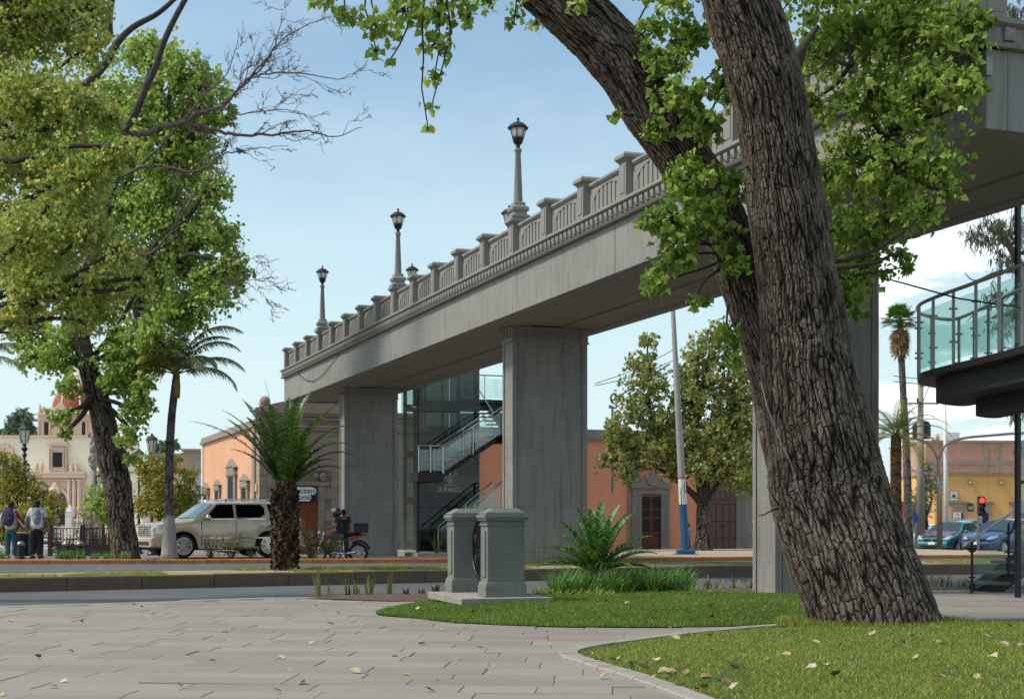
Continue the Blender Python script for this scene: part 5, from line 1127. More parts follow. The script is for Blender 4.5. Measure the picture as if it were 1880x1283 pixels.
rosebush('rose_bush', 'thin rose bush in front of the front door of the utility vehicle', 388, 42.6, .03, .35, .72, 260, 1, (2, 'yflower'))
rosebush('rose_bush', 'fuller rose bush in front of the vehicle middle', 425, 42.6, .03, .35, .78, 420, 2, (2, 'yflower'))
rosebush('rose_bush', 'low sparse bush just left of the shaggy palm trunk', 462, 42.6, .03, .3, .4, 120, 3)
rosebush('rose_bush', 'dense rose bush with a pink bloom hiding the front of the motorcycle', 577, 42.6, .03, .45, .98, 900, 4, (3, 'rose'))
rosebush('rose_bush', 'yellowing rose bush beneath the rider', 610, 42.8, .03, .4, .7, 420, 5, (6, 'yflower'))
rosebush('flower_shrub', 'shrub with coral blossoms behind the iron railing', 160, 53, -.2, .5, 1.75, 800, 6, (9, 'pinkflower'))
rosebush('flower_shrub', 'bushy green planting at the left part of the railing', 115, 53, -.2, .6, 1.2, 1500, 7)
rosebush('flower_shrub', 'dark green planting in front of the stone column', 185, 53, -.2, .7, 1.15, 1500, 8)
for i, (px, w_) in enumerate([(120, 16), (147, 10), (175, 8), (198, 8), (230, 8), (6, 10)]):
    o = Vector((X(px, 42.2), 42.2, .03)); t_ = thing('kerb_tuft', ['largest grassy tuft on the kerb strip beside the walkers', 'second grassy tuft on the kerb strip', 'small tuft in the middle of the kerb strip', 'small tuft just left of the dark trunk', 'small tuft at the foot of the dark trunk', 'tuft at the left edge beside the walkers'][i], 'plant', o, 0, 'grassy tufts on the far kerb strip'); m = MB(); rn = random.Random(i)
    for j in range(int(w_*9)): strap(m, (rn.uniform(-1, 1)*w_/62, rn.uniform(-.15, .15), 0), rn.uniform(0, 6.28), rn.uniform(.12, .38)*min(1, w_/10), rn.uniform(.9, 1.5), rn.uniform(.2, .9), .02, 3)
    m.obj('leaves', M['agap'], t_)
# ================================================================ BUILDINGS
class Fac:
    """a facade standing on a ground line; x runs along it, y goes into the building, heights are real"""
    def __init__(s, org, dv, name, label, cat='building'):
        s.o = Vector(org); s.d = Vector(dv).normalized(); s.rz = math.atan2(s.d.y, s.d.x); s.t = thing(name, label, cat, org, s.rz); s.zb = org[2]
    def x(s, px): return on_line(s.o, s.d, px)[0]
    def z(s, px, py): return Z(py, on_line(s.o, s.d, px)[1])-s.zb
    def box(s, name, mat, x0, x1, z0, z1, y0, y1, parent=None, bevel=0): return MB().box(x0, x1, y0, y1, z0, z1).obj(name, mat, parent or s.t, bevel=bevel)
def window_bars(f, par, x0, x1, z0, z1, y=-.03, nx_=4, nz=3, mat='iron'):
    m = MB()
    for i in range(nx_): xx = x0+(x1-x0)*(i+.5)/nx_; m.box(xx-.015, xx+.015, y-.02, y, z0, z1)
    for i in range(nz): zz = z0+(z1-z0)*(i+.5)/nz; m.box(x0, x1, y-.032, y-.021, zz-.012, zz+.012)
    return m.obj('window_grille', M[mat], par)
# corner of the street grid behind the bridge
t_, dS = on_line(SV(62, 0), V, 477); CN = SV(62, 0)+V*t_; CN.z = gz(0, CN.y)-.05
sb = Fac(CN, V, 'stone_corner_house', 'pinkish cut-stone corner house with moulded cornices and a shop sign behind the palm')
xE = sb.x(760); H1 = sb.z(477, 757)
sb.box('wall', M['cantera'], .02, xE, 0, H1+.1, .03, 1.0); MB().box(2.5, xE, 1.01, 6, 0, H1-.1).obj('rear_wall', M['cantera'], sb.t)
# separate ashlar blocks over the visible part
zt = sb.z(600, 800); bw, bh = .62, .50; rnd = random.Random(4); bms = []
for ww in (bw,):
    mb_ = MB(); mb_.box(-bw/2+.006, bw/2-.006, -.035, .028, -bh/2+.006, bh/2-.006); bms.append(mb_.mesh('stone_block', M['cantera']))
r_i = 0; zz = 0
dx0, dx1, dz1 = sb.x(540), sb.x(583), sb.z(560, 893)
while zz < zt-.1:
    xx = .35+(.31 if r_i % 2 else 0)
    while xx < xE-.3:
        if not (dx0-.45 < xx < dx1+.5 and zz < dz1+.45): link('stone_block', bms[0], sb.t, (xx+random.uniform(-.003, .003), random.uniform(-.006, .004), zz+bh/2))
        xx += bw
    zz += bh; r_i += 1
m = MB(); 
for k in range(int(zt/bh)+1): m.box(-.03, .33 if k % 2 else .55, -.06, .4, k*bh+.008, (k+1)*bh-.008)
m.obj('corner_quoins', M['cantera'], sb.t, bevel=.01)
for z0, pr in ((zt, .06), (zt+.22, .14), (zt+.34, .20), (H1-.28, .06), (H1-.12, .16), (H1, .26)):
    sb.box('cornice', M['cantera'], -pr, xE, z0, z0+.12, -pr, .028)
m = MB(); m.prism([(-.2, H1+.12), (xE*.0+2.1, H1+.12), (2.6, H1+.75), (2.1, H1+.78), (-.2, H1+.2)], -.1, .3)
m.prism([(2.1, H1+.12), (6.2, H1+.12), (5.4, H1+.7), (2.6, H1+.78)], -.1, .3); m.obj('pediment', M['cantera'], sb.t)
q = sb.x(487); m = MB(); m.lathe([(.16, 0), (.18, .05), (.10, .1), (.08, .18)], 12, (q, .1, H1+.12)); m.ball((q, .1, H1+.50), (.24, .24, .24), 16, 10); m.obj('ball_finial', M['cantera'], sb.t, smooth=True)
m = MB()
for a in (.35, 2.2, 3.5): m.box(a, a+1.2, -.02, .02, zt+.62, zt+.66); m.box(a, a+1.2, -.02, .02, H1-.45, H1-.41); m.box(a, a+.04, -.02, .02, zt+.66, H1-.45); m.box(a+1.16, a+1.2, -.02, .02, zt+.66, H1-.45)
m.obj('panel_moulding', M['cantera'], sb.t)
dr = sb.box('door', M['wood_red'], dx0, dx1, .05, dz1-.65, -.02, .0)
for i in range(4):
    xx = dx0+(dx1-dx0)*(i+.5)/4; MB().box(xx-.03, xx+.03, -.06, -.021, .1, dz1-.7).obj('door_bar', M['wood_red'], dr)
for i in range(5): MB().box(dx0, dx1, -.055, -.022, .3+i*.48, .36+i*.48).obj('door_bar', M['wood_red'], dr)
for a, b in ((dx0-.30, dx0), (dx1, dx1+.32)): sb.box('door_jamb', M['cantera_grey'], a, b, 0, dz1+.05, -.10, -.04)
sb.box('door_lintel', M['cantera_grey'], dx0-.5, dx1+.5, dz1+.05, dz1+.2, -.16, -.04); sb.box('door_lintel', M['cantera_grey'], dx0-.6, dx1+.6, dz1+.7, dz1+.82, -.2, -.04)
m = MB(); m.ball((dx1+.22, -.12, dz1+.45), (.18, .10, .22)); m.ball((dx1-.1, -.12, dz1+.5), (.14, .08, .14)); m.ball((dx0-.1, -.12, dz1+.45), (.18, .10, .22)); m.obj('carved_scroll', M['cantera_grey'], sb.t, smooth=True)
# shop sign
sx0, sx1, sz0, sz1 = sb.x(533), sb.x(578), sb.z(560, 921), sb.z(560, 893)
sg = thing('shop_sign', 'black shop sign with white rounded letters above the orange wooden door', 'sign', CN+V*sx0+Vector((0, 0, sz0)), GA)
W_, H_ = sx1-sx0, sz1-sz0
MB().box(0, W_, -.26, -.20, 0, H_).obj('board', M['black'], sg)
m = MB()
for cx_, cz, r in ((.12, .72, .18), (.30, .74, .2), (.45, .72, .2), (.6, .74, .2), (.74, .75, .2), (.86, .72, .2), (.2, .30, .18), (.35, .28, .2), (.5, .28, .2), (.65, .28, .2), (.72, .36, .16)): m.lathe([(r*H_*1.15, 0), (r*H_*1.15, .012)], 18)
m.v = []; m.f = []; m.m = []
for cx_, cz, r in ((.12, .70, .26), (.30, .72, .26), (.45, .70, .26), (.6, .72, .26), (.74, .72, .26), (.86, .70, .24), (.2, .30, .25), (.35, .28, .25), (.5, .28, .25), (.65, .28, .25)):
    b0 = len(m.v); n = 18; vs = [(cx_*W_+r*H_*math.cos(2*PI*k/n), -.262-.001*(cx_+cz), cz*H_+r*H_*math.sin(2*PI*k/n)) for k in range(n)]; m.add(vs, [tuple(range(n))])
m.obj('white_cloud', M['letter'], sg)
lm_ = simple('dark_red_lettering', '3a1216', .6)
text('frozen', H_*.50, lm_, sg, (W_*.50, -.268, H_*.72), (R(90), 0, 0), sx=1.15); text('zone', H_*.50, lm_, sg, (W_*.44, -.268, H_*.30), (R(90), 0, 0), sx=1.15)
# orange side wall running away to the left of the corner
LO = on_line(CN, U, 371)[0]; fo_ = CN+U*LO; fo_.z = CN.z
og = Fac(fo_, -U, 'orange_house', 'peach-orange house wall receding up the side street with pointed stone window hoods')
zt1 = og.z(460, 786)
MB().box(0, LO-1.0, .02, 6, 0, zt1).obj('wall', M['orange'], og.t)
MB().box(-.1, LO-.9, -.12, .2, zt1, zt1+.14).obj('cornice', M['cantera_grey'], og.t); MB().box(-.05, LO-.9, -.05, .2, zt1+.14, zt1+.34).obj('cornice', M['cantera_grey'], og.t)
MB().box(LO-1.7, LO-1.05, -.06, .018, 0, zt1).obj('stone_pilaster', M['cantera_grey'], og.t); MB().box(.0, .5, -.05, .018, 0, zt1).obj('stone_pilaster', M['white'], og.t)
def hood(f, px, pytop, pyopen, pybot, wpx, big=False, out=-1):
    xc = f.x(px); zt_ = f.z(px, pytop); zo = f.z(px, pyopen); zb_ = max(0, f.z(px, pybot)); hw_ = abs(f.x(px+wpx/2)-f.x(px-wpx/2))/2
    fr_ = MB(); ya, yb = -.10, -.002
    for sg_ in (-1, 1): a, b = sorted((xc+sg_*hw_*.62, xc+sg_*hw_)); fr_.box(a, b, ya, yb, zb_, zo)
    fr_.box(xc-hw_*1.1, xc+hw_*1.1, ya-.03, yb, zo-.06, zo+.06); fr = fr_.obj('window_frame', M['cantera_grey'], f.t)
    m = MB(); m.prism([(xc-hw_*1.0, zo), (xc+hw_*1.0, zo), (xc+hw_*.85, zo+.4*(zt_-zo)), (xc+hw_*1.25, zo+.45*(zt_-zo)), (xc+hw_*.6, zo+.68*(zt_-zo)), (xc, zt_), (xc-hw_*.6, zo+.68*(zt_-zo)), (xc-hw_*1.25, zo+.45*(zt_-zo)), (xc-hw_*.85, zo+.4*(zt_-zo))], ya-.05, yb); m.obj('pointed_hood', M['cantera_grey'], fr)
    m = MB(); m.prism([(xc-hw_*.7, zo+.5*(zt_-zo)), (xc+hw_*.7, zo+.5*(zt_-zo)), (xc, zo+.86*(zt_-zo))], ya-.09, ya-.052); m.obj('hood_panel', M['cantera'], fr)
    MB().box(xc-hw_*.62, xc+hw_*.62, -.06, -.002, zb_, zo).obj('pane', M['black'], fr)
    window_bars(f, fr, xc-hw_*.6, xc+hw_*.6, zb_+.05, zo-.1, -.11, 3, 3)
hood(og, 380, 886, 905, 930, 9); hood(og, 401, 880, 899, 930, 9); hood(og, 451, 870, 893, 930, 13); hood(og, 427, 842, 872, 935, 15)
MB().box(min(og.x(472), og.x(468)), max(og.x(472), og.x(468)), -.03, -.002, og.z(470, 902), og.z(470, 888)).obj('house_plate', M['yellow'], og.t)
# terracotta wall to the right
sT = on_line(SV(62, 0), V, 755)[0]; oT = SV(62, 0)+V*sT; oT.z = gz(0, oT.y)-.05
tw = Fac(oT, V, 'terracotta_house', 'long terracotta house with carved grey stone doorways behind the street tree')
def zt(px, py): return tw.z(px, py)
xe = tw.x(1480); hT = zt(1100, 808)
MB().box(0, xe, 0, 7, 0, hT).obj('wall', M['orange2'], tw.t); MB().box(-.05, xe+.1, -.18, .3, hT, hT+.16).obj('cornice', M['cantera_grey'], tw.t); MB().box(-.05, xe+.1, -.08, .3, hT+.16, hT+.5).obj('parapet', M['cantera_grey'], tw.t)
for a, b in ((866, 878), (1158, 1173)): MB().box(tw.x(a), tw.x(b), -.09, -.002, 0, hT).obj('stone_pilaster', M['cantera_grey'], tw.t)
m = MB(); m.tube([(tw.x(1153), -.05, 0), (tw.x(1153), -.05, hT)], .05, 8); m.obj('drainpipe', M['steel_dull'], tw.t)
def doorway(pxl, pxr, pyt, name_, kind):
    x0, x1 = tw.x(pxl), tw.x(pxr); z1 = zt((pxl+pxr)/2, pyt); jw = .45
    ds = MB().box(x0-jw, x0, -.14, -.002, 0, z1).box(x1, x1+jw, -.14, -.002, 0, z1).box(x0-jw, x1+jw, -.14, -.002, z1, z1+.3).obj('door_surround', M['cantera_grey'], tw.t, bevel=.015)
    for k in range(3):
        for xa in (x0-jw+.05+.13*k, x1+.05+.13*k): MB().box(xa, xa+.06, -.17, -.141, .3, z1-.05).obj('flute', M['cantera_grey'], ds)
    for xa in (x0-jw-.05, x1-.03): MB().box(xa, xa+jw+.08, -.2, -.001, 0, .32).obj('jamb_base', M['cantera_grey'], ds, bevel=.01)
    MB().box(x0-jw-.12, x1+jw+.12, -.26, -.002, z1+.3, z1+.42).obj('door_cornice', M['cantera_grey'], ds)
    if kind == 'window':
        m = MB(); m.prism([(x0-jw-.12, z1+.42), (x1+jw+.12, z1+.42), ((x0+x1)/2+.35, z1+.78), ((x0+x1)/2-.35, z1+.78)], -.24, -.1); m.obj('pediment', M['cantera_grey'], ds)
        m = MB(); xm = (x0+x1)/2; m.lathe([(.05, 0), (.34, .03), (.36, .08), (.28, .10), (.2, .06), (.1, .1), (.02, .12)], 18); m.v = [(xm+a, -.24-c_, z1+.72+b) for a, b, c_ in m.v]; m.obj('carved_rosette', M['cantera_grey'], ds, smooth=True)
        dd_ = MB().box(x0, x1, -.03, -.002, 0, z1).obj('door', M['black'], tw.t)
        for i in range(3): xx = x0+(x1-x0)*i/2; MB().box(max(x0, xx-.07), min(x1, xx+.07), -.09, -.031, 0, z1).obj('door_stile', M['wood_red'], dd_)
        for fz in (.03, .34, .60, .74, .97): MB().box(x0, x1, -.085, -.032, z1*fz-.05, z1*fz+.05).obj('door_rail', M['wood_red'], dd_)
        MB().box(x0+.05, x1-.05, -.05, -.033, 0, z1*.3).obj('door_panel', M['wood_red'], dd_)
        window_bars(tw, dd_, x0, x1, .05, z1-.1, -.12, 9, 5, 'iron')
    else:
        dd_ = MB().box(x0, x1, -.04, -.002, 0, z1).obj('door', M['wood'], tw.t); m_ = simple('door_leaf', '65453a', .5, var=.15, scale=10)
        for i in range(2):
            a = x0+(x1-x0)*i/2; b = x0+(x1-x0)*(i+1)/2
            for (f0, f1) in ((.03, .18), (.2, .42), (.44, .66)):
                for k in range(2): aa = a+(b-a)*(.06+.47*k); MB().box(aa, aa+(b-a)*.40, -.07, -.041, z1*f0, z1*f1).obj('door_panel', m_, dd_, bevel=.012)
        MB().box(x0, x1, -.09, -.041, z1*.68, z1*.72).obj('door_rail', m_, dd_)
        for k in range(5): aa = x0+(x1-x0)*(.04+.19*k); MB().box(aa, aa+(x1-x0)*.16, -.06, -.041, z1*.74, z1*.97).obj('door_panel', m_, dd_, bevel=.01)
        m = MB(); m.ball(((x0+x1)/2-.08, -.09, z1*.36), .035, 8, 6); m.ball(((x0+x1)/2+.08, -.09, z1*.36), .035, 8, 6); m.obj('door_knob', M['iron'], dd_)
doorway(1176, 1212, 907, 'a', 'window'); doorway(1301, 1350, 882, 'b', 'door')
x0 = tw.x(1362); MB().box(x0, x0+.55, -.2, -.002, 0, .9).box(x0+.06, x0+.49, -.16, -.002, .9, hT).obj('engaged_column', M['cantera_grey'], tw.t, bevel=.02)
MB().box(tw.x(1376), tw.x(1383), -.05, -.002, zt(1380, 970), zt(1380, 960)).obj('wall_box', M['wood'], tw.t)
# ironwork bracket lamp high on the roof edge (green scroll behind the tree)
m = MB(); d = 66; q = [P(1128+9*math.cos(a)*(1-a/12), 730+12*math.sin(a)*(1-a/12), d) for a in np.linspace(0, 6.5, 18)]; m.tube(q, .05, 5); m.tube([P(1124, 745, d), P(1124, 905, d)], .05, 6); m.tube([P(1124, 735, d), P(1230, 668, d)], .04, 5)
tag(m.obj('scroll_post', simple('green_ironwork', '2c4a44', .5)), 'green iron post with a scrolled top behind the autumn tree', 'post')
# ---- church
dC = 240.0; k_ = dC/F; zc = gz(0, dC)
ch = thing('church', 'cream walled church with carved stone portal, pink bell stage and red dome up the street', 'church', (X(105, dC), dC, zc))
def cx(px): return (px-105)*k_
def cz(py): return Z(py, dC)-zc
def cbox(name, mat, a, b, pt_, pb_, y0, y1, parent=None, bevel=0): return MB().box(cx(a), cx(b), y0, y1, cz(pb_), cz(pt_)).obj(name, M[mat], parent or ch, bevel=bevel)
cbox('wall', 'cream', -90, 215, 803, 965, 0, 14); cbox('cornice', 'pinkstone', -92, 217, 799, 803, -.5, 1)
po = cbox('portal', 'pinkstone', 60, 157, 876, 965, -.9, -.01)
cbox('entablature', 'pinkstone', 57, 160, 872, 877, -1.5, -.01, po); cbox('entablature', 'pinkstone', 58, 159, 866, 871, -1.2, -.01, po); cbox('entablature', 'pinkstone', 60, 157, 880, 883, -1.15, -.91, po)
for px in (131, 140, 149, 66, 76):
    m = MB(); m.lathe([(.42, 0), (.42, .6), (.34, .7), (.30, cz(884)-cz(938)), (.42, cz(884)-cz(938)+.1), (.42, cz(884)-cz(938)+.3)], 12, (cx(px), -1.15, cz(938))); m.obj('column', M['pinkstone'], po, smooth=False)
    MB().box(cx(px)-.5, cx(px)+.5, -1.6, -.91, 0, cz(938)).obj('column_pedestal', M['pinkstone'], po)
n = 16; arc = [(cx(106)+(20.5*k_)*math.cos(PI*i/n), cz(920)+(20*k_)*math.sin(PI*i/n)) for i in range(n+1)]
arc2 = [(cx(106)+(25*k_)*math.cos(PI*i/n), cz(920)+(25*k_)*math.sin(PI*i/n)+(.8*max(0, math.sin(PI*i/n))**8)) for i in range(n+1)]
m = MB(); vs = [(a, -1.25, b) for a, b in arc2]+[(a, -1.25, b) for a, b in arc]+[(a, -.9, b) for a, b in arc2]+[(a, -.9, b) for a, b in arc]; q = n+1
m.add(vs, [(i, i+1, q+i+1, q+i) for i in range(n)]+[(2*q+i, i, i+1, 2*q+i+1)[::-1] for i in range(n)]+[(q+i, q+i+1, 3*q+i+1, 3*q+i) for i in range(n)]); m.obj('arch', M['pinkstone'], po)
m = MB(); m.prism([(cx(87), cz(962)), (cx(125), cz(962))]+[(a*.985+cx(106)*.015, b) for a, b in arc], -.96, -.905); m.obj('tympanum', simple('brown_tympanum', '7a5a4e', .7), po)
cbox('door_opening', 'black', 89, 103.5, 927, 963, -1.0, -.961, po); cbox('door_opening', 'black', 108, 122, 927, 963, -1.0, -.962, po)
m = MB(); m.ball((cx(106), -1.4, cz(902)), (1.0, .3, .9), 10, 8); m.ball((cx(106), -1.35, cz(893)), (.5, .25, .7), 10, 8); m.obj('keystone_shell', M['pinkstone'], po, smooth=True)
for px in (70, 79, 134.5, 143.5):
    m = MB(); m.lathe([(.4, 0), (.4, .15), (.2, .25), (.38, .6), (.36, .9), (.22, 1.15), (.28, 1.25), (.1, 1.5)], 10, (cx(px), -.8, cz(866))); m.obj('urn_finial', M['pinkstone'], po, smooth=True)
wf = cbox('window_surround', 'pinkstone', 92, 125, 822, 865, -.5, -.01); cbox('window_hood', 'pinkstone', 89, 128, 815, 818, -.9, -.01, wf); cbox('window_hood', 'pinkstone', 93, 124, 804, 814, -.5, -.01, wf)
for a in (93, 97, 119, 123): cbox('pilaster', 'pinkstone', a-.8, a+.8, 824, 862, -.8, -.51, wf)
pn_ = cbox('pane', 'black', 100, 115.5, 831, 857, -.56, -.501, wf)
m = MB()
for i in range(5): xx = cx(100+15.5*(i)/4); m.box(xx-.05, xx+.05, -.62, -.57, cz(857), cz(831))
for i in range(4): zz = cz(857-26*i/3); m.box(cx(100), cx(115.5), -.63, -.58, zz-.05, zz+.05)
m.obj('window_grille', M['iron'], pn_)
for a, b in ((0, 24),): cbox('side_gable', 'pinkstone', -6, 26, 822, 870, -.6, -.01); cbox('side_gable', 'pinkstone', -4, 18, 815, 822, -.5, -.01)
bs = cbox('bell_stage', 'pinkstone', 66, 168, 760, 800, 1.0, 9.0); cbox('bell_cornice', 'pinkstone', 64, 170, 758, 761, .6, 9.4, bs); cbox('bell_cornice', 'pinkstone', 66, 168, 769, 771, .8, 9.0, bs)
for a in (68, 76, 88, 126, 146, 156, 164): cbox('pilaster', 'pinkstone', a-1.2, a+1.2, 773, 800, .7, .99, bs)
cbox('bell_opening', 'black', 78.5, 86, 774, 798, .9, .99, bs); cbox('bell_opening', 'glass_dark' if False else 'black', 148, 154, 774, 798, .9, .99, bs)
for a in (68, 165):
    m = MB(); m.lathe([(.35, 0), (.25, .3), (.35, .7), (.2, 1.0), (.25, 1.2), (.05, 1.7)], 8, (cx(a), 1.5, cz(758))); m.obj('pinnacle', M['pinkstone'], bs, smooth=True)
m = MB(); m.prism([(cx(92), cz(772)), (cx(126), cz(772)), (cx(124), cz(758)), (cx(118), cz(748)), (cx(114), cz(742)), (cx(109), cz(738)), (cx(104), cz(742)), (cx(100), cz(748)), (cx(94), cz(758))], .2, 1.2); cg = m.obj('clock_gable', M['pinkstone'], bs)
m = MB(); m.lathe([(.85, 0), (.85, .12)], 20); m.v = [(cx(106)+a, .19-c_, cz(765)+b) for a, b, c_ in m.v]; clk = m.obj('clock_face', M['white'], cg)
MB().box(cx(106)-.04, cx(106)+.04, .02, .05, cz(765), cz(765)+.6).box(cx(106), cx(106)+.45, .02, .05, cz(765)-.04, cz(765)+.04).obj('clock_hands', M['iron'], clk)
cbox('drum', 'cream', 72, 166, 746, 760, 3, 11)
m = MB(); R0 = 46*k_; prof = [(R0*math.cos(a), R0*1.15*math.sin(a)) for a in np.linspace(0, 1.5, 12)]; m.lathe(prof, 24, (cx(119), 7, cz(750))); dm_ = m.obj('dome', M['dome'], ch, smooth=False)
for i in range(8):
    a = 2*PI*(i+.5)/8; m = MB(); m.tube([(cx(119)+r*1.01*math.cos(a), 7+r*1.01*math.sin(a), cz(750)+z_) for r, z_ in prof], .13, 5); m.obj('dome_rib', M['cream'], dm_)
m = MB(); m.lathe([(.9, 0), (.9, 1.4), (1.1, 1.5), (.8, 2.2), (.2, 2.7), (.1, 3.4)], 10, (cx(119), 7, cz(750)+R0*1.13)); m.obj('lantern', M['cream'], dm_)
# churchyard railing and gate piers
rl = thing('churchyard_railing', 'low iron railing and stone gate pier before the church door', 'railing', (X(105, 232), 232, gz(0, 232)))
for i in range(34): MB().box(-2.3+i*.14, -2.27+i*.14, 0, .03, 0, 1.6).obj('rail_bar', M['iron'], rl)
MB().box(-2.3, 2.5, 0, .04, 1.4, 1.46).obj('top_rail', M['iron'], rl); MB().lathe([(.5, 0), (.5, 2.4), (.6, 2.5), (.5, 2.7), (.3, 3.4), (.1, 3.7)], 4, (X(127, 232)-X(105, 232), 0, 0), sq=True).obj('gate_pier', M['white'], rl)
MB().box(X(135, 232)-X(105, 232), X(175, 232)-X(105, 232), .2, 1.0, 0, 1.3).obj('low_wall', M['cream'], rl)
# ---- stone column with carved figures
d = 92; zb = gz(0, d); scx = thing('stone_column', 'tall carved stone column with a figure group on a stepped pedestal', 'monument', (X(172, d), d, zb))
kk = d/F
def sz(py): return Z(py, d)-zb
m = MB()
m.lathe([(20*kk, 0), (20*kk, .25), (18*kk, .25), (18*kk, .55), (16.5*kk, .55), (16.5*kk, sz(972))], 4, sq=True); m.obj('steps', M['cantera_grey'], scx)
m = MB(); m.lathe([(15*kk, sz(972)), (16*kk, sz(968)), (15.5*kk, sz(964)), (15*kk, sz(948)), (16*kk, sz(946)), (15*kk, sz(942)), (12*kk, sz(938)), (11*kk, sz(934)), (8*kk, sz(932))], 4, sq=True); m.obj('pedestal', M['cantera_grey'], scx)
m = MB(); m.lathe([(6.2*kk, sz(932)), (5.2*kk, sz(900)), (5.4*kk, sz(858))], 12); sh = m.obj('shaft', M['cantera_grey'], scx, smooth=True)
m = MB(); m.tube([(5.8*kk*math.cos(a), 5.8*kk*math.sin(a), sz(930)+(sz(870)-sz(930))*a/9.4) for a in np.linspace(0, 9.4, 30)], .045, 5); m.obj('carved_vine', M['cantera_grey'], sh)
m = MB(); m.lathe([(5.5*kk, sz(858)), (9*kk, sz(856)), (9.5*kk, sz(853)), (8.5*kk, sz(852)), (8*kk, sz(834)), (6*kk, sz(832))], 8); cpt = m.obj('capital', M['cantera_grey'], scx)
rn = random.Random(3); m = MB()
for i in range(14):
    a = i*2*PI/14; m.ball((8*kk*math.cos(a), 8*kk*math.sin(a), sz(843+rn.uniform(-4, 4))), (.09, .09, .16), 6, 5)
for i in range(26):
    z_ = rn.uniform(782, 832); w_ = 6+4*(z_ < 800); m.ball((rn.uniform(-w_, w_)*kk, rn.uniform(-5, 5)*kk, sz(z_)), (rn.uniform(.08, .16), .14, rn.uniform(.12, .26)), 7, 6)
m.tube([(0, 0, sz(834)), (0, 0, sz(800)), (-.06, 0, sz(786))], [.22, .18, .12], 10); m.obj('figure_group', M['cantera_grey'], scx, smooth=True)
# ---- small buildings up the side street
def block(name, lab, pxl, pxr, pyt, pyb, d, mat, dep=8, corn='cantera_grey', wins=()):
    zb_ = gz(0, d); t_ = thing(name, lab, 'building', (X(pxl, d), d, zb_)); w_ = X(pxr, d)-X(pxl, d); h = Z(pyt, d)-zb_
    MB().box(0, w_, 0, dep, -.3, h).obj('wall', M[mat], t_); MB().box(-.1, w_+.1, -.15, dep, h, h+.18).obj('cornice', M[corn], t_)
    for (a, b, pt_, pb_, m_) in wins:
        wx0, wx1, wz0, wz1 = X(a, d)-X(pxl, d), X(b, d)-X(pxl, d), Z(pb_, d)-zb_, Z(pt_, d)-zb_
        fr = MB().box(wx0-.12, wx1+.12, -.09, -.002, wz0-.1, wz1+.12).obj('window', M[corn], t_); MB().box(wx0, wx1, -.11, -.091, wz0, wz1).obj('pane', M[m_], fr)
    return t_
block('white_house', 'plain white house beside the orange house in the side street', 328, 366, 868, 955, 84, 'white')
block('tan_house', 'low tan house with a flat roof behind the white house', 336, 371, 828, 955, 110, 'cantera')
block('green_awning_house', 'far orange fronted house with a dark green awning', 275, 346, 836, 955, 125, 'orange', wins=((284, 300, 840, 850, 'iron'), (318, 345, 841, 848, 'iron')))
block('cream_annex', 'cream building closing the street behind the dark trunk', 168, 262, 868, 962, 150, 'cream', wins=((205, 215, 885, 905, 'black'), (230, 240, 885, 905, 'black')))
# ---- right side
YB = block('yellow_house', 'ochre yellow corner house with stone framed doorways and signs', 1716, 1960, 871, 1000, 92, 'yellow', 10, 'cantera_grey')
fy = 92; zyb = gz(0, fy)
def yx(px): return X(px, fy)-X(1716, fy)
def yz(py): return Z(py, fy)-zyb
for a, b in ((1745, 1771), (1797, 1818), (1856, 1885)):
    fr = MB().box(yx(a), yx(b), -.16, -.002, 0, yz(923)).obj('door_surround', M['cantera'], YB); MB().box(yx(a)-.2, yx(b)+.2, -.26, -.002, yz(923), yz(920)).obj('door_lintel', M['cantera_grey'], fr); MB().box(yx(a+5), yx(b-5), -.18, -.161, 0, yz(941)).obj('door_opening', M['black'], fr)
for a in (1780, 1837): MB().tube([(yx(a), -.1, yz(885)), (yx(a), -.35, yz(889))], .08, 8).box(yx(a)-.12, yx(a)+.12, -.12, 0, yz(886), yz(881)).obj('water_spout', M['cantera_grey'], YB)
sg2 = thing('rent_sign', 'white for-rent banner with red letters in the left yellow doorway', 'sign', (X(1747, fy)+.05, fy-.20, zyb+yz(961)))
MB().box(0, yx(1761)-yx(1747), -.03, 0, 0, yz(940)-yz(961)).obj('board', M['white'], sg2); w_ = yx(1761)-yx(1747); h_ = yz(940)-yz(961)
rl_ = simple('red_lettering', 'c02a2a', .6); text('SE', h_*.30, rl_, sg2, (w_/2, -.034, h_*.80), (R(90), 0, 0)); text('RENTA', h_*.26, rl_, sg2, (w_/2, -.034, h_*.48), (R(90), 0, 0), sx=.62); text('618 825', h_*.2, rl_, sg2, (w_/2, -.034, h_*.18), (R(90), 0, 0), sx=.6)
sg3 = thing('framed_sign', 'square grey-white sign with a small black emblem on the yellow wall', 'sign', (X(1743, fy), fy-.02, zyb+yz(919))); w_ = yx(1758)-yx(1743); h_ = yz(901)-yz(919)
fr = MB().box(0, w_, -.06, 0, 0, h_).obj('frame', M['steel_dull'], sg3); MB().box(.04, w_-.04, -.07, -.061, .04, h_-.04).obj('board', M['white'], sg3)
m = MB(); m.box(w_*.3, w_*.7, -.078, -.071, h_*.4, h_*.6); 
for i in range(5): xx = w_*(.25+.125*i); m.box(xx-.012, xx+.012, -.078, -.071, h_*.22, h_*.38); m.box(xx-.012, xx+.012, -.078, -.071, h_*.62, h_*(.8-.08*abs(i-2)))
m.obj('emblem', M['black'], sg3)
sg4 = thing('street_shield', 'small dark blue notched shield sign beside the traffic signal', 'sign', (X(1776, fy), fy-.02, zyb+yz(938))); w_ = yx(1787)-yx(1776); h_ = yz(922)-yz(938)
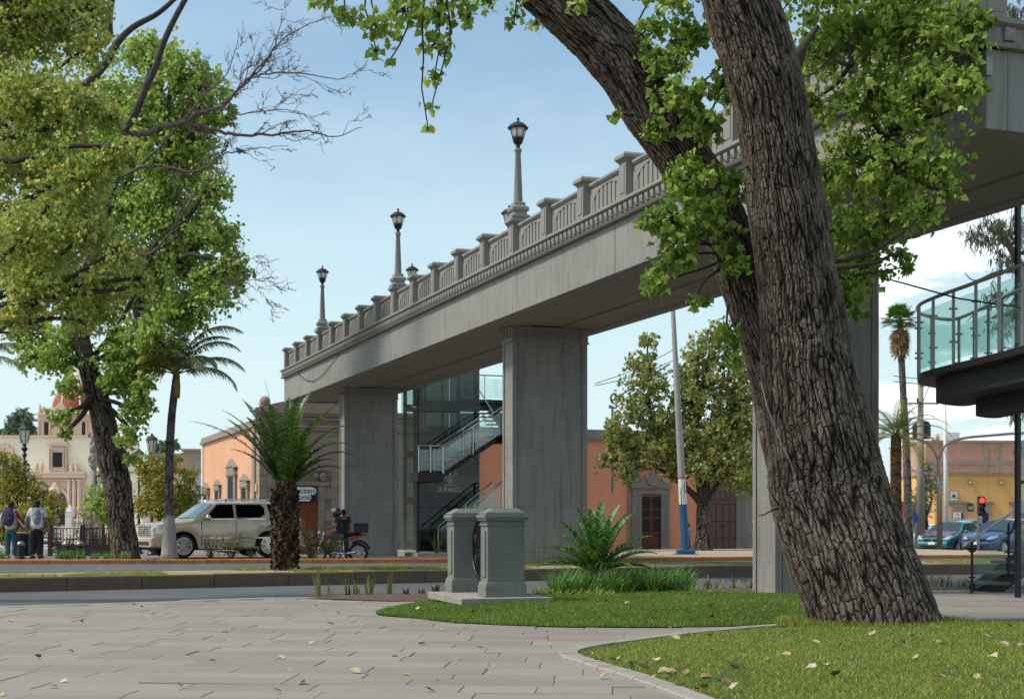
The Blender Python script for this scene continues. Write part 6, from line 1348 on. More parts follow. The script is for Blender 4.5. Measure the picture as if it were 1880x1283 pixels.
m = MB(); m.prism([(0, 0), (w_, 0), (w_, h_*.75), (w_*.85, h_*.9), (w_*.75, h_*.75), (w_*.6, h_), (w_*.5, h_*.8), (w_*.4, h_), (w_*.25, h_*.75), (w_*.15, h_*.9), (0, h_*.75)], -.05, 0); m.obj('board', simple('navy_board', '243248', .5), sg4)
m = MB()
for i in range(5): m.box(w_*(.14+.16*i), w_*(.22+.16*i), -.056, -.051, h_*(.2+.04*(i % 2)), h_*(.62-.06*(i % 3)))
m.obj('lettering', M['white'], sg4)
bk = block('brick_building', 'large bare brick building with concrete bands behind the yellow house', 1700, 2000, 812, 1000, 125, 'pinkstone', 12)
bmat = NT('red_brick_wall'); br_ = bmat.n.new('ShaderNodeTexBrick'); br_.inputs['Scale'].default_value = 1.0; br_.inputs['Color1'].default_value = lin('b07a60'); br_.inputs['Color2'].default_value = lin('c08a6e'); br_.inputs['Mortar'].default_value = lin('a08c7e'); br_.inputs['Brick Width'].default_value = .28; br_.inputs['Row Height'].default_value = .09; br_.inputs['Mortar Size'].default_value = .012
mp2 = bmat.n.new('ShaderNodeMapping'); mp2.inputs['Rotation'].default_value = (R(90), 0, 0); bmat.l.new(bmat.tc.outputs['Object'], mp2.inputs[0]); bmat.l.new(mp2.outputs[0], br_.inputs['Vector'])
bmat.base(bmat.mix(bmat.rng(bmat.noise(.8, 6, .6), .5, .7, 0, .4), br_.outputs[0], 'c8a890')); bmat.set(.9)
for o in bk.children:
    if o.name.startswith('wall'): o.data.materials[0] = bmat.m
def kx(px): return X(px, 125)-X(1700, 125)
def kz(py): return Z(py, 125)-gz(0, 125)
for a, b, c_, e in ((1700, 2000, 846, 853), (1805, 1813, 812, 868), (1828, 1834, 812, 868)): MB().box(kx(a), kx(b), -.08-.01*(b-a < 50), -.002, kz(e), kz(c_)).obj('concrete_band', M['cantera_grey'], bk)
MB().box(kx(1735), kx(1765), .5, 6, kz(812), kz(793)).obj('roof_room', M['white'], bk)
t_ = thing('water_tank', 'black roof water tank beside the fan palm', 'tank', (X(1704, 125), 127, kz(797)+gz(0, 125))); MB().lathe([(.75, -.3), (.8, 0), (.8, .9), (.6, 1.25), (.2, 1.35)], 16).obj('tank', M['black'], t_, smooth=False)
bl_ = block('red_shopfront', 'dark red shuttered shop between the utility pole and the yellow house', 1655, 1716, 925, 1000, 96, 'redpaint', 6, 'redpaint', wins=((1668, 1685, 938, 985, 'iron'), (1697, 1712, 940, 990, 'redpaint')))
block('whitewashed_block', 'pale stained wall above the red shop', 1640, 1716, 906, 926, 100, 'white', 5)
block('far_white_building', 'pale low building at the right end of the street', 1960, 2300, 900, 1000, 100, 'white')
# ================================================================ GLASS LIFT TOWER AND STAIRS AT THE FAR END OF THE BRIDGE
TO = SV(50.6, 14.95, -.12)
tw2 = thing('glass_lift_tower', 'dark framed glass lift tower with a white flower emblem and the word DURANGO', 'lift tower', TO, GA)
TW, TD, TH = 2.28, 2.2, 9.9
for a, b in ((0, 0), (TW-.12, 0), (0, TD-.12), (TW-.12, TD-.12)): MB().box(a, a+.12, b, b+.12, 0, TH).obj('steel_post', M['dark'], tw2)
lv = [.05, 1.75, 3.55, 5.3, 7.0, 8.6, TH]
for i in range(len(lv)-1):
    z0, z1 = lv[i]+.012, lv[i+1]-.012
    for k in range(2):
        a = -.05+(TW+.1)*k/2; MB().box(a+.006, a+(TW+.1)/2-.006, -.085, -.07, z0, z1).obj('glass_panel', M['glass_dark'], tw2)
    MB().box(TW+.07, TW+.085, 0, TD, z0, z1).obj('glass_panel', M['glass'], tw2); MB().box(-.085, -.07, 0, TD, z0, z1).obj('glass_panel', M['glass'], tw2); MB().box(0, TW, TD+.07, TD+.085, z0, z1).obj('glass_panel', M['glass'], tw2)
    MB().box(.121, TW-.121, 0, .1, lv[i]+.15, lv[i]+.42).obj('steel_beam', M['dark'], tw2); MB().box(.121, TW-.121, TD-.1, TD, lv[i]+.15, lv[i]+.42).obj('steel_beam', M['dark'], tw2)
for a in (.75, 1.45): MB().box(a, a+.07, TD-.35, TD-.28, 0, TH).obj('guide_rail', M['dark'], tw2)
MB().box(.35, .62, TD-.3, TD-.12, 0, TH).obj('counterweight_rail', M['dark'], tw2)
MB().box(.5, TW-.5, .5, TD-.4, 0.1, 2.3).obj('lift_car', simple('grey_lift_car', '4c5450', .3, .4), tw2)
MB().box(-.1, TW+.1, -.1, TD+.1, TH, TH+.12).obj('roof', M['dark'], tw2)
fm_ = simple('white_film_emblem', 'c8ccc4', .6)
xm = TW*.505; em = MB()
zE = 2.62                                              # emblem foot
def petal(b0, tip, bl, br2, w_=.035):
    n = 12
    for s_, bul in ((-1, bl), (1, br2)):
        pass
def ribbon(pts, ws):
    q = cr([Vector((a, 0, b)) for a, b in pts], 6); n = len(q)
    for i in range(n-1):
        t_ = (q[i+1]-q[i]).normalized(); nn = Vector((-t_.z, 0, t_.x)); f0, f1 = i/(n-1), (i+1)/(n-1)
        w0_, w1_ = np.interp([f0, f1], np.linspace(0, 1, len(ws)), ws); em.add([q[i]-nn*w0_+Vector((0, -.092, 0)), q[i]+nn*w0_+Vector((0, -.092, 0)), q[i+1]+nn*w1_+Vector((0, -.092, 0)), q[i+1]-nn*w1_+Vector((0, -.092, 0))], [(0, 1, 2, 3)])
s_ = .0021*50.5/F*1880/1.0 if False else .0193/7.8*10.44/10.44
# emblem measured in hundredths of a metre
def E(a, b): return (xm+a*.0205/1.9, zE+b*.0205/1.9)
ribbon([E(2, 0), E(-14, 22), E(-20, 48), E(-10, 62), E(2, 48)], [.004, .03, .028, .012, .006]); ribbon([E(2, 0), E(0, 25), E(6, 50), E(18, 60), E(22, 44), E(10, 20), E(3, 2)], [.004, .035, .03, .014, .012, .012, .004])
ribbon([E(0, 6), E(-16, 22), E(-28, 38), E(-31, 46)], [.004, .028, .02, .004]); ribbon([E(4, 8), E(12, 26), E(22, 36), E(30, 36)], [.004, .022, .02, .004])
ribbon([E(-34, -10), E(-14, -4), E(10, -3), E(34, -10)], [.002, .010, .010, .002])
eo = em.obj('flower_emblem', fm_, tw2)
text('DURANGO', .25, fm_, tw2, (xm, -.093, zE-.22), (R(90), 0, 0), 'lettering', .002, spacing=.92, sx=.78)
# stairs round the tower
SO = SV(48.9, 14.6, -.12); ss = thing('glass_staircase', 'steel staircase with glass sides winding in front of the lift tower', 'staircase', SO, GA)
def flight(a, b, y0, y1, n, z_off=0, right=True):
    (x0, z0), (x1, z1) = a, b
    for i in range(n):
        f = (i+.5)/n; MB().box(x0+(x1-x0)*f-.17, x0+(x1-x0)*f+.17, y0+.05, y1-.05, z0+(z1-z0)*f-.04, z0+(z1-z0)*f+.02).obj('tread', M['dark'], ss)
    MB().beam((x0, (y0+y1)/2, z0-.12), (x1, (y0+y1)/2, z1-.12), .35, .22).obj('stringer', M['dark'], ss)
    for yy_ in (y0, y1):
        MB().tube([(x0, yy_, z0+.95), (x1, yy_, z1+.95)], .028, 7).obj('handrail', M['steel'], ss, smooth=True)
        k = 2
        for i in range(k+1):
            f = i/k; xx = x0+(x1-x0)*f; z_ = z0+(z1-z0)*f; MB().tube([(xx, yy_, z_-.05), (xx, yy_, z_+.93)], .022, 6).obj('rail_post', M['steel'], ss)
            if i < k:
                g = (i+1)/k; xb = x0+(x1-x0)*g; zb_ = z0+(z1-z0)*g; a_, b_ = xx+(xb-xx)*.06, xx+(xb-xx)*.94; za, zbb = z_+(zb_-z_)*.06, z_+(zb_-z_)*.94
                MB().prism([(a_, za+.02), (b_, zbb+.02), (b_, zbb+.82), (a_, za+.82)], yy_-.006, yy_+.006).obj('glass_panel', M['glass'], ss)
def landing(x0, x1, y0, y1, z_, sides='f'):
    MB().box(x0, x1, y0, y1, z_-.34, z_).obj('landing_slab', M['dark'], ss)
    if 'f' in sides:
        MB().tube([(x0, y0+.03, z_+.95), (x1, y0+.03, z_+.95)], .028, 7).obj('handrail', M['steel'], ss, smooth=True)
        for xx in (x0+.03, (x0+x1)/2, x1-.03): MB().tube([(xx, y0+.03, z_), (xx, y0+.03, z_+.93)], .022, 6).obj('rail_post', M['steel'], ss)
        for a, b in ((x0+.08, (x0+x1)/2-.05), ((x0+x1)/2+.05, x1-.08)): MB().box(a, b, y0+.024, y0+.036, z_+.06, z_+.82).obj('glass_panel', M['glass'], ss)
zA = 1.75; flight((.9, .1), (3.0, zA), .0, 1.1, 9); landing(3.0, 4.6, 0, 2.0, zA, 'f')
landing(-.2, .75, .0, 1.2, 3.0, 'f'); flight((.75, 3.0), (3.0, 4.45), .0, 1.1, 8); landing(3.0, 4.7, -.1, 1.2, 4.45, '')
for i in range(9): MB().box(3.1, 4.5, 1.25+i*.28, 1.58+i*.28, 4.55+i*.16, 4.60+i*.16).obj('tread', M['dark'], ss)
MB().beam((3.8, 1.2, 4.4), (3.8, 3.9, 5.9), .3, .25).obj('stringer', M['dark'], ss)
for xx in (3.0, 4.6): MB().tube([(xx, 1.2, 5.4), (xx, 3.8, 6.95)], .028, 7).obj('handrail', M['steel'], ss)
landing(2.6, 4.7, 3.8, 5.2, 6.0, 'f'); MB().tube([(3.0, .0, 5.40), (4.7, .0, 5.40)], .028, 7).obj('handrail', M['steel'], ss)
for a in (3.1, 3.9): MB().box(a, a+.72, 0, .012, 4.5, 5.28).obj('glass_panel', M['glass'], ss)
MB().box(3.6, 3.8, 1.0, 1.2, 0, 4.4).obj('column', M['dark'], ss); MB().box(-.1, .0, .5, .6, 0, 3).obj('column', M['dark'], ss)
MB().box(-.4, 5.2, -.6, 5, -.2, .12).obj('step_base', M['slabstone'], ss)
m = MB(); rn = random.Random(2)
for j in range(14): strap(m, (rn.uniform(-.1, .1), rn.uniform(-.1, .1), 0), rn.uniform(0, 6.28), rn.uniform(.4, .8), rn.uniform(1, 1.5), rn.uniform(.2, .8), .05, 4)
o = m.obj('agave_plant', M['iris'], None, loc=P(800, 1015, 47.5)); tag(o, 'spiky plant at the foot of the glass stairs', 'plant')
# ================================================================ VEHICLES
def paint(name, c, metal=.25, rough=.3):
    t = NT(name); t.set(rough, metal); t.b.inputs['Coat Weight'].default_value = .8; t.b.inputs['Coat Roughness'].default_value = .05
    t.base(t.mix(t.rng(t.noise(2.5, 5), .3, .7), c, tuple(min(1, x*1.12) for x in lin(c)[:3]))); return t.m
def interp(tab, x): return float(np.interp(x, [p[0] for p in tab], [p[1] for p in tab]))
def car(name, label, loc, rz, pm_, L, W_, top, roofpts, wheels, wr, ride=.28, belt_in=.10, roof_in=.30, group=None, glass='tint', detail=None, lower=None):
    """top: (x, z) of bonnet and belt line; roofpts: four (x, z) points: screen foot, roof front, roof rear, rear foot. Front at -x."""
    t_ = thing(name, label, 'car', loc, rz, group); n = 96; xs_ = np.linspace(-L/2, L/2, n+1); hw_ = W_/2; rows = []
    def half(x):
        e = abs(x)/(L/2); return hw_*(1-.16*max(0, (e-.72)/.28)**2.2)
    for x in xs_:
        zb_ = ride+.10*max(0, (abs(x)/(L/2)-.85)/.15)
        for xw in wheels:
            if abs(x-xw) < wr*1.20: zb_ = max(zb_, wr+math.sqrt(max(0, (wr*1.20)**2-(x-xw)**2)))
        zt_ = interp(top, x); w_ = half(x); zb_ = min(zb_, zt_-.12); cr_ = .03
        mid = zb_+(zt_-zb_)*.5
        rows.append([(w_*.955, zb_), (w_*.99, zb_+(zt_-zb_)*.18), (w_, mid), (w_*.99, zb_+(zt_-zb_)*.8), (w_*.95, zt_-.02), (w_*.86, zt_+.01), (w_*.45, zt_+.035), (0, zt_+.045)])
    mb = MB(); k = len(rows[0]); vs = []
    for x, r in zip(xs_, rows):
        full = [(x, -a, b) for a, b in r]+[(x, a, b) for a, b in reversed(r[:-1])]; vs += full
    kk_ = 2*k-1; fs = [(i*kk_+j, (i+1)*kk_+j, (i+1)*kk_+j+1, i*kk_+j+1) for i in range(n) for j in range(kk_-1)]
    fs += [tuple(range(kk_)), tuple(reversed(range(n*kk_, (n+1)*kk_)))]
    mb.add(vs, fs); body = mb.obj('body', pm_, t_, autos=True)
    m = MB(); m.box(-L/2+.12, L/2-.12, -hw_*.80, hw_*.80, ride-.04, .72); m.obj('underbody', M['rubber'], t_)
    # cabin
    (ax, az), (bx_, bz), (cx_, cz_), (dx_, dz_) = roofpts; wb = hw_*(1-belt_in*.5); wt_ = hw_*(1-roof_in)
    secs = []
    def roofz(x): return interp([(ax, az), (bx_, bz), (cx_, cz_), (dx_, dz_)], x)
    N = 26; xs2 = [ax+(dx_-ax)*i/N for i in range(N+1)]; vs = []
    for x in xs2:
        zr = roofz(x); z0 = interp(top, x)-.01; f = (zr-z0)/max(.01, (bz-z0)); wz = wb+(wt_-wb)*min(1, f)
        vs += [(x, -wb*.985, z0), (x, -wz, zr-.04*min(1, f)), (x, -wz*.8, zr), (x, 0, zr+.035*min(1, f)), (x, wz*.8, zr), (x, wz, zr-.04*min(1, f)), (x, wb*.985, z0)]
    m = MB(); m.add(vs, [(i*7+j, (i+1)*7+j, (i+1)*7+j+1, i*7+j+1) for i in range(N) for j in range(6)]+[tuple(range(7)), tuple(reversed(range(N*7, N*7+7)))]); m.obj('cabin', pm_, t_, autos=True)
    def side(x, f, s_):   # a point on the cabin side at height fraction f
        zr = roofz(x)-.045; z0 = interp(top, x); g = (zr-z0)/max(.01, bz-z0); z_ = z0+(zr-z0)*f; wz = wb+(wt_-wb)*min(1, (z_-z0)/max(.01, bz-z0)); return (x, s_*(wz+.010), z_)
    def screen(x0_, z0_, x1_, z1_, sgn):
        m = MB(); d = Vector((x1_-x0_, 0, z1_-z0_)); nn = Vector((-d.z, 0, d.x)).normalized()*(.014*sgn)
        a0, a1 = .08, .90; p0 = Vector((x0_, 0, z0_))+d*a0+nn; p1 = Vector((x0_, 0, z0_))+d*a1+nn; w0_ = (wb+(wt_-wb)*a0)*.90; w1_ = (wb+(wt_-wb)*a1)*.90
        m.add([(p0.x, -w0_, p0.z), (p0.x, 0, p0.z+.03), (p0.x, w0_, p0.z), (p1.x, w1_, p1.z), (p1.x, 0, p1.z+.035), (p1.x, -w1_, p1.z)], [(0, 1, 4, 5), (1, 2, 3, 4)]); return m
    screen(ax, az, bx_, bz, 1).obj('windscreen', M['windscreen'], t_); screen(dx_, dz_, cx_, cz_, -1).obj('rear_window', M['tint'], t_)
    return t_, side, wb, half
def wheel(t_, x, y, wr, wd=.26, spokes=7, rimr=.68):
    s_ = -1 if y < 0 else 1; m = MB()
    prof = [(wr*rimr, -wd/2), (wr*.9, -wd/2), (wr*.98, -wd*.38), (wr, -wd*.2), (wr, wd*.2), (wr*.98, wd*.38), (wr*.9, wd/2), (wr*rimr, wd/2)]; m.lathe(prof, 28)
    m.v = [(x+a, y+c_, wr+b) for a, b, c_ in m.v]; w_ = m.obj('wheel', M['rubber'], t_, autos=True)
    m = MB(); yo = y+s_*wd*.44; m.lathe([(wr*(rimr-.02), -.03), (wr*(rimr-.02), .03), (wr*(rimr-.10), .032), (wr*(rimr-.10), -.03)], 28); m.v = [(x+a, yo+c_, wr+b) for a, b, c_ in m.v]
    m.tube([(x, yo-.03, wr), (x, yo+s_*.035, wr)], wr*.17, 12)
    for k in range(spokes): a = 2*PI*k/spokes+.2; m.beam((x+wr*.1*math.cos(a), yo, wr+wr*.1*math.sin(a)), (x+wr*(rimr-.05)*math.cos(a), yo, wr+wr*(rimr-.05)*math.sin(a)), wr*.16, .04)
    m.obj('rim', M['chrome'], w_)
    m = MB(); m.lathe([(wr*(rimr-.03), -.01), (wr*(rimr-.03), .01)], 20); m.v = [(x+a, y+s_*wd*.28+c_, wr+b) for a, b, c_ in m.v]; m.obj('brake_disc', M['iron'], w_)
# beige utility vehicle
d = 47.2; L, Wd = 5.14, 2.0
p_suv = paint('beige_metallic_paint', 'ccb798', .12, .32)
cxp = (X(262, 46.6)+X(560, 48.2))/2
top = [(-2.57, .98), (-2.45, 1.08), (-2.1, 1.16), (-1.25, 1.235), (-.8, 1.26), (.6, 1.28), (2.2, 1.30), (2.5, 1.28), (2.57, 1.1)]
suv, side, wb, half = car('utility_vehicle', 'large beige sport utility vehicle with chrome grille stopped behind the limewashed palm', (X(404, 47.6), 47.6, gz(0, 47.6)+.02), GA+R(13), p_suv, L, Wd, top, ((-1.28, 1.24), (-.45, 1.83), (2.15, 1.84), (2.52, 1.28)), (-1.62, 1.33), .40, .30, .10, .24)
suv['category'] = 'car'
for xw in (-1.62, 1.33):
    for yw in (-.84, .84): wheel(suv, xw, yw, .40, .28, 7, .74)
def pane(t_, side_, pts_, s_=-1, mat='tint', name='side_window'):
    m = MB(); m.add([side_(x, f, s_) for x, f in pts_], [tuple(range(len(pts_)))]); return m.obj(name, M[mat], t_)
for s_ in (-1, 1):
    pane(suv, side, [(-.92, .08), (.12, .08), (.12, .93), (-.42, .93)], s_); pane(suv, side, [(.22, .08), (1.05, .08), (1.22, .3), (1.22, .7), (1.1, .93), (.22, .93)], s_); pane(suv, side, [(1.42, .08), (2.2, .08), (2.1, .93), (1.34, .93)], s_)
    y_ = s_*1.003
    for xs1 in (-1.02, .17, 1.28): m = MB(); m.box(xs1-.006, xs1+.006, min(y_*.97, y_), max(y_*.97, y_), .42 if xs1 < 1.2 else .98, 1.2); m.obj('door_seam', M['iron'], suv)
    m = MB(); m.box(-1.0, 1.25, s_*1.004-.012, s_*1.004+.012, .63, .675); m.box(-.98, 1.2, s_*.952-.012, s_*.952+.016, 1.262, 1.285); m.obj('chrome_trim', M['chrome'], suv)
    for xh in (-.05, 1.03): m = MB(); m.box(xh-.13, xh+.13, s_*1.0-.02, s_*1.0+.02, 1.045, 1.08); m.obj('door_handle', M['chrome'], suv, bevel=.008)
    m = MB(); m.box(-1.32, -1.06, s_*.995-.015, s_*.995+.015, 1.03, 1.09); m.obj('side_vent', M['chrome'], suv); 
    m = MB(); m.box(-1.3, -1.08, s_*1.012-.003, s_*1.012+.003, 1.045, 1.075); m.obj('side_vent_slot', M['iron'], suv)
    m = MB(); m.ball((-.84, s_*1.12, 1.32), (.09, .12, .10), 12, 8); m.box(-.86, -.80, min(s_*.95, s_*1.1), max(s_*.95, s_*1.1), 1.24, 1.28); m.obj('wing_mirror', M['chrome'], suv, smooth=True)
    m = MB(); m.box(-1.1, .95, min(s_*.9, s_*1.07), max(s_*.9, s_*1.07), .30, .36); m.obj('running_board', M['chrome'], suv, bevel=.015)
    m = MB(); m.tube([(-.3, s_*.70, 1.875), (-.1, s_*.70, 1.92), (1.8, s_*.70, 1.93), (2.1, s_*.70, 1.88)], .022, 6); m.obj('roof_rail', M['chrome'], suv, smooth=True)
    m = MB(); m.add([(-2.585, s_*.62, .78), (-2.50, s_*.86, .80), (-2.30, s_*.925, .82), (-2.24, s_*.935, 1.06), (-2.44, s_*.87, 1.09), (-2.56, s_*.62, 1.06)], [(0, 1, 4, 5), (1, 2, 3, 4)]); hl = m.obj('headlight', M['lens'], suv); sm = hl.modifiers.new('s', 'SOLIDIFY'); sm.thickness = .02; sm.offset = 1 if s_ < 0 else -1
    m = MB(); m.add([(-2.31, s_*.935, .83), (-2.21, s_*.952, .84), (-2.18, s_*.955, 1.03), (-2.25, s_*.945, 1.05)], [(0, 1, 2, 3)]); m.obj('indicator', M['amber'], suv)
    m = MB(); m.box(-2.575, -2.4, min(s_*.55, s_*.85), max(s_*.55, s_*.85), .42, .52); m.obj('fog_lamp', M['lens'], suv)
    m = MB(); m.box(2.42, 2.585, min(s_*.72, s_*.93), max(s_*.72, s_*.93), .85, 1.25); m.obj('tail_light', M['redlens'], suv)
m = MB(); m.box(-2.60, -2.56, -.52, .52, .74, 1.07); gr = m.obj('grille', M['iron'], suv)
for i in range(5): MB().box(-2.625, -2.60, -.50, .50, .76+i*.068, .785+i*.068).obj('grille_bar', M['chrome'], gr)
for i in range(5): MB().box(-2.622, -2.60, -.50+i*.25-.01, -.50+i*.25+.01, .76, 1.05).obj('grille_bar', M['chrome'], gr)
MB().box(-2.615, -2.57, -.56, -.52, .72, 1.09).box(-2.615, -2.57, .52, .56, .72, 1.09).box(-2.615, -2.57, -.56, .56, 1.07, 1.10).obj('grille_frame', M['chrome'], gr)
m = MB(); m.prism([(-.10, .97), (.10, .97), (.09, .88), (0, .83), (-.09, .88)], -2.64, -2.626); m.v = [(b, a, c_) for a, b, c_ in m.v]; m.obj('shield_emblem', simple('gold_emblem', 'b09a58', .3, .7), gr)
m = MB(); m.prism([(-.16, .99), (.16, .99), (.15, .86), (.13, .86), (.14, .97), (-.14, .97), (-.13, .86), (-.15, .86)], -2.632, -2.626); m.v = [(b, a, c_) for a, b, c_ in m.v]; m.obj('wreath_emblem', M['chrome'], gr)
MB().box(-2.66, -2.3, -.90, .90, .36, .70).obj('front_bumper', p_suv, suv, bevel=.07); MB().box(-2.672, -2.6, -.62, .62, .42, .55).obj('lower_intake', M['iron'], suv, bevel=.02); MB().box(-2.68, -2.6, -.8, .8, .37, .40).obj('bumper_trim', M['chrome'], suv)
MB().box(2.3, 2.65, -.92, .92, .36, .72).obj('rear_bumper', p_suv, suv, bevel=.06)
MB().tube([(.1, -.2, 1.87), (.16, -.2, 1.93)], .03, 8).obj('roof_aerial', M['iron'], suv)
# small cars
def small_car(name, label, px, py, d, rz, pm_, group, two=None, L=4.1, W_=1.75, H=1.5, sedan=False, plate='AB'):
    zg = gz(0, d)
    top = [(-L/2, .62), (-L/2+.12, .74), (-L/2+.55, .86), (-L*.23, .98), (L*.05, 1.0), (L*.42, 1.02), (L/2, .9)]
    rp = ((-L*.24, .97), (-L*.06, H-.04), (L*.24, H), (L*.46 if not sedan else L*.36, 1.02))
    t_, side_, wb_, half_ = car(name, label, (X(px, d), d, zg+.02), rz, pm_, L, W_, top, rp, (-L*.31, L*.31), .31, .24, .10, .28, group)
    for xw in (-L*.31, L*.31):
        for yw in (-W_/2+.13, W_/2-.13): wheel(t_, xw, yw, .31, .2, 6, .68)
    for s_ in (-1, 1):
        pane(t_, side_, [(-L*.17, .1), (L*.03, .1), (L*.03, .92), (-L*.05, .92)], s_); pane(t_, side_, [(L*.05, .1), (L*.24, .1), (L*.26, .4), (L*.22, .92), (L*.05, .92)], s_)
        m = MB(); m.ball((-L*.15, s_*(W_/2+.07), 1.02), (.07, .10, .07), 10, 7); m.obj('wing_mirror', pm_, t_, smooth=True)
        m = MB(); m.add([(-L/2-.005, s_*W_*.26, .66), (-L/2+.10, s_*W_*.43, .68), (-L/2+.38, s_*W_*.482, .76), (-L/2+.34, s_*W_*.46, .86), (-L/2+.10, s_*W_*.36, .80)], [(0, 1, 2, 3, 4)]); o_ = m.obj('headlight', M['lens'], t_); q = o_.modifiers.new('s', 'SOLIDIFY'); q.thickness = .03; q.offset = 0
        m = MB(); m.box(-L/2-.02, -L/2+.1, min(s_*W_*.28, s_*W_*.38), max(s_*W_*.28, s_*W_*.38), .34, .42); m.obj('fog_lamp', M['lens'], t_)
        for xs1 in (-L*.19, L*.04, L*.27): m = MB(); m.box(xs1-.006, xs1+.006, s_*W_/2*.985-.008, s_*W_/2*.985+.008, .34, .95); m.obj('door_seam', M['iron'], t_)
        for xh in (-L*.02, L*.2): MB().box(xh-.08, xh+.08, s_*W_/2-.02, s_*W_/2+.02, .83, .86).obj('door_handle', pm_, t_)
    MB().box(-L/2-.08, -L/2+.25, -W_*.42, W_*.42, .28, .56).obj('front_bumper', two or pm_, t_, bevel=.06); MB().box(-L/2-.035, -L/2+.05, -W_*.24, W_*.24, .60, .70).obj('grille', M['iron'], t_, bevel=.02); MB().box(-L/2-.095, -L/2, -W_*.3, W_*.3, .31, .40).obj('lower_intake', M['iron'], t_)
    pl = MB().box(-L/2-.105, -L/2-.081, -.16, .16, .44, .56).obj('number_plate', M['letter'], t_)
    m = MB(); m.prism([(0, .72), (.045, .64), (0, .56), (-.045, .64)], -L/2-.05, -L/2-.036); m.v = [(b, a, c_) for a, b, c_ in m.v]; m.obj('badge', M['chrome'], t_)
    return t_
teal = paint('teal_paint', '2a6e6a', .1); purp = paint('purple_paint', '6a3e68', .1); blue = paint('deep_blue_paint', '22406f', .1); wht = paint('white_paint_coat', 'cfd2d2', .0, .3)
gq = 'cars waiting in the right-hand street'
tc_ = small_car('hatchback', 'teal taxi with purple bonnet waiting beside the curved lamp post', 1748, 1015, 66, R(48), teal, gq)
m = MB(); L = 4.1
m.add([(-L/2+.10, -.60, .775), (-L/2+.10, .60, .775), (-L*.25, .72, 1.005), (-L*.25, -.72, 1.005), (-L/2+.10, 0, .815), (-L*.25, 0, 1.045), (-L/2+.55, -.70, .905), (-L/2+.55, .70, .905), (-L/2+.55, 0, .94)], [(0, 4, 8, 6), (4, 1, 7, 8), (6, 8, 5, 3), (8, 7, 2, 5)]); o = m.obj('bonnet_panel', purp, tc_, smooth=True); o.location.z = .012
m = MB(); m.box(-1.35, -.85, -.885, -.872, .45, .90); m.box(-1.35, -.85, .872, .885, .45, .90); m.obj('front_wing_panel', purp, tc_, bevel=.0)
small_car('hatchback', 'deep blue hatchback with chrome badge seen partly through the stair glass', 1842, 1015, 64, R(40), blue, gq, L=4.3, H=1.56)
small_car('hatchback', 'second teal car with only its roof showing behind the two-tone taxi', 1762, 1010, 78, R(42), teal, gq, H=1.72)
small_car('parked_car', 'white car mostly hidden behind the teal taxi', 1705, 1000, 86, R(20), wht, gq, sedan=True)
small_car('sedan', 'white saloon car beyond the railing facing the couple of walkers', 84, 995, 100, R(100), wht, None, sedan=True)
# ================================================================ PEOPLE
def skin(name, parent, J, E_, rad, mat, root=0, sub_=2):
    me = bpy.data.meshes.new(name); me.from_pydata([tuple(j) for j in J], E_, []); me.materials.append(mat); o = link(name, me, parent)
    sv_ = me.skin_vertices if len(me.skin_vertices) else None
    md = o.modifiers.new('skin', 'SKIN'); md.use_smooth_shade = True; 
    for i, v_ in enumerate(me.skin_vertices[0].data):
        r = rad[i]; v_.radius = r if hasattr(r, '__len__') else (r, r); v_.use_root = (i == root)
    s_ = o.modifiers.new('sub', 'SUBSURF'); s_.levels = sub_; s_.render_levels = sub_; return o
M['skin'] = simple('brown_skin', '8a5a42', .6, var=.08); M['skin_m'] = simple('warm_skin', '9c6a4e', .6, var=.08)
CL = {}
def cloth(c, v_=.1):
    if c not in CL: CL[c] = simple('cloth_'+c, c, .9, var=v_, scale=9, bump=.006, bscale=14)
    return CL[c]
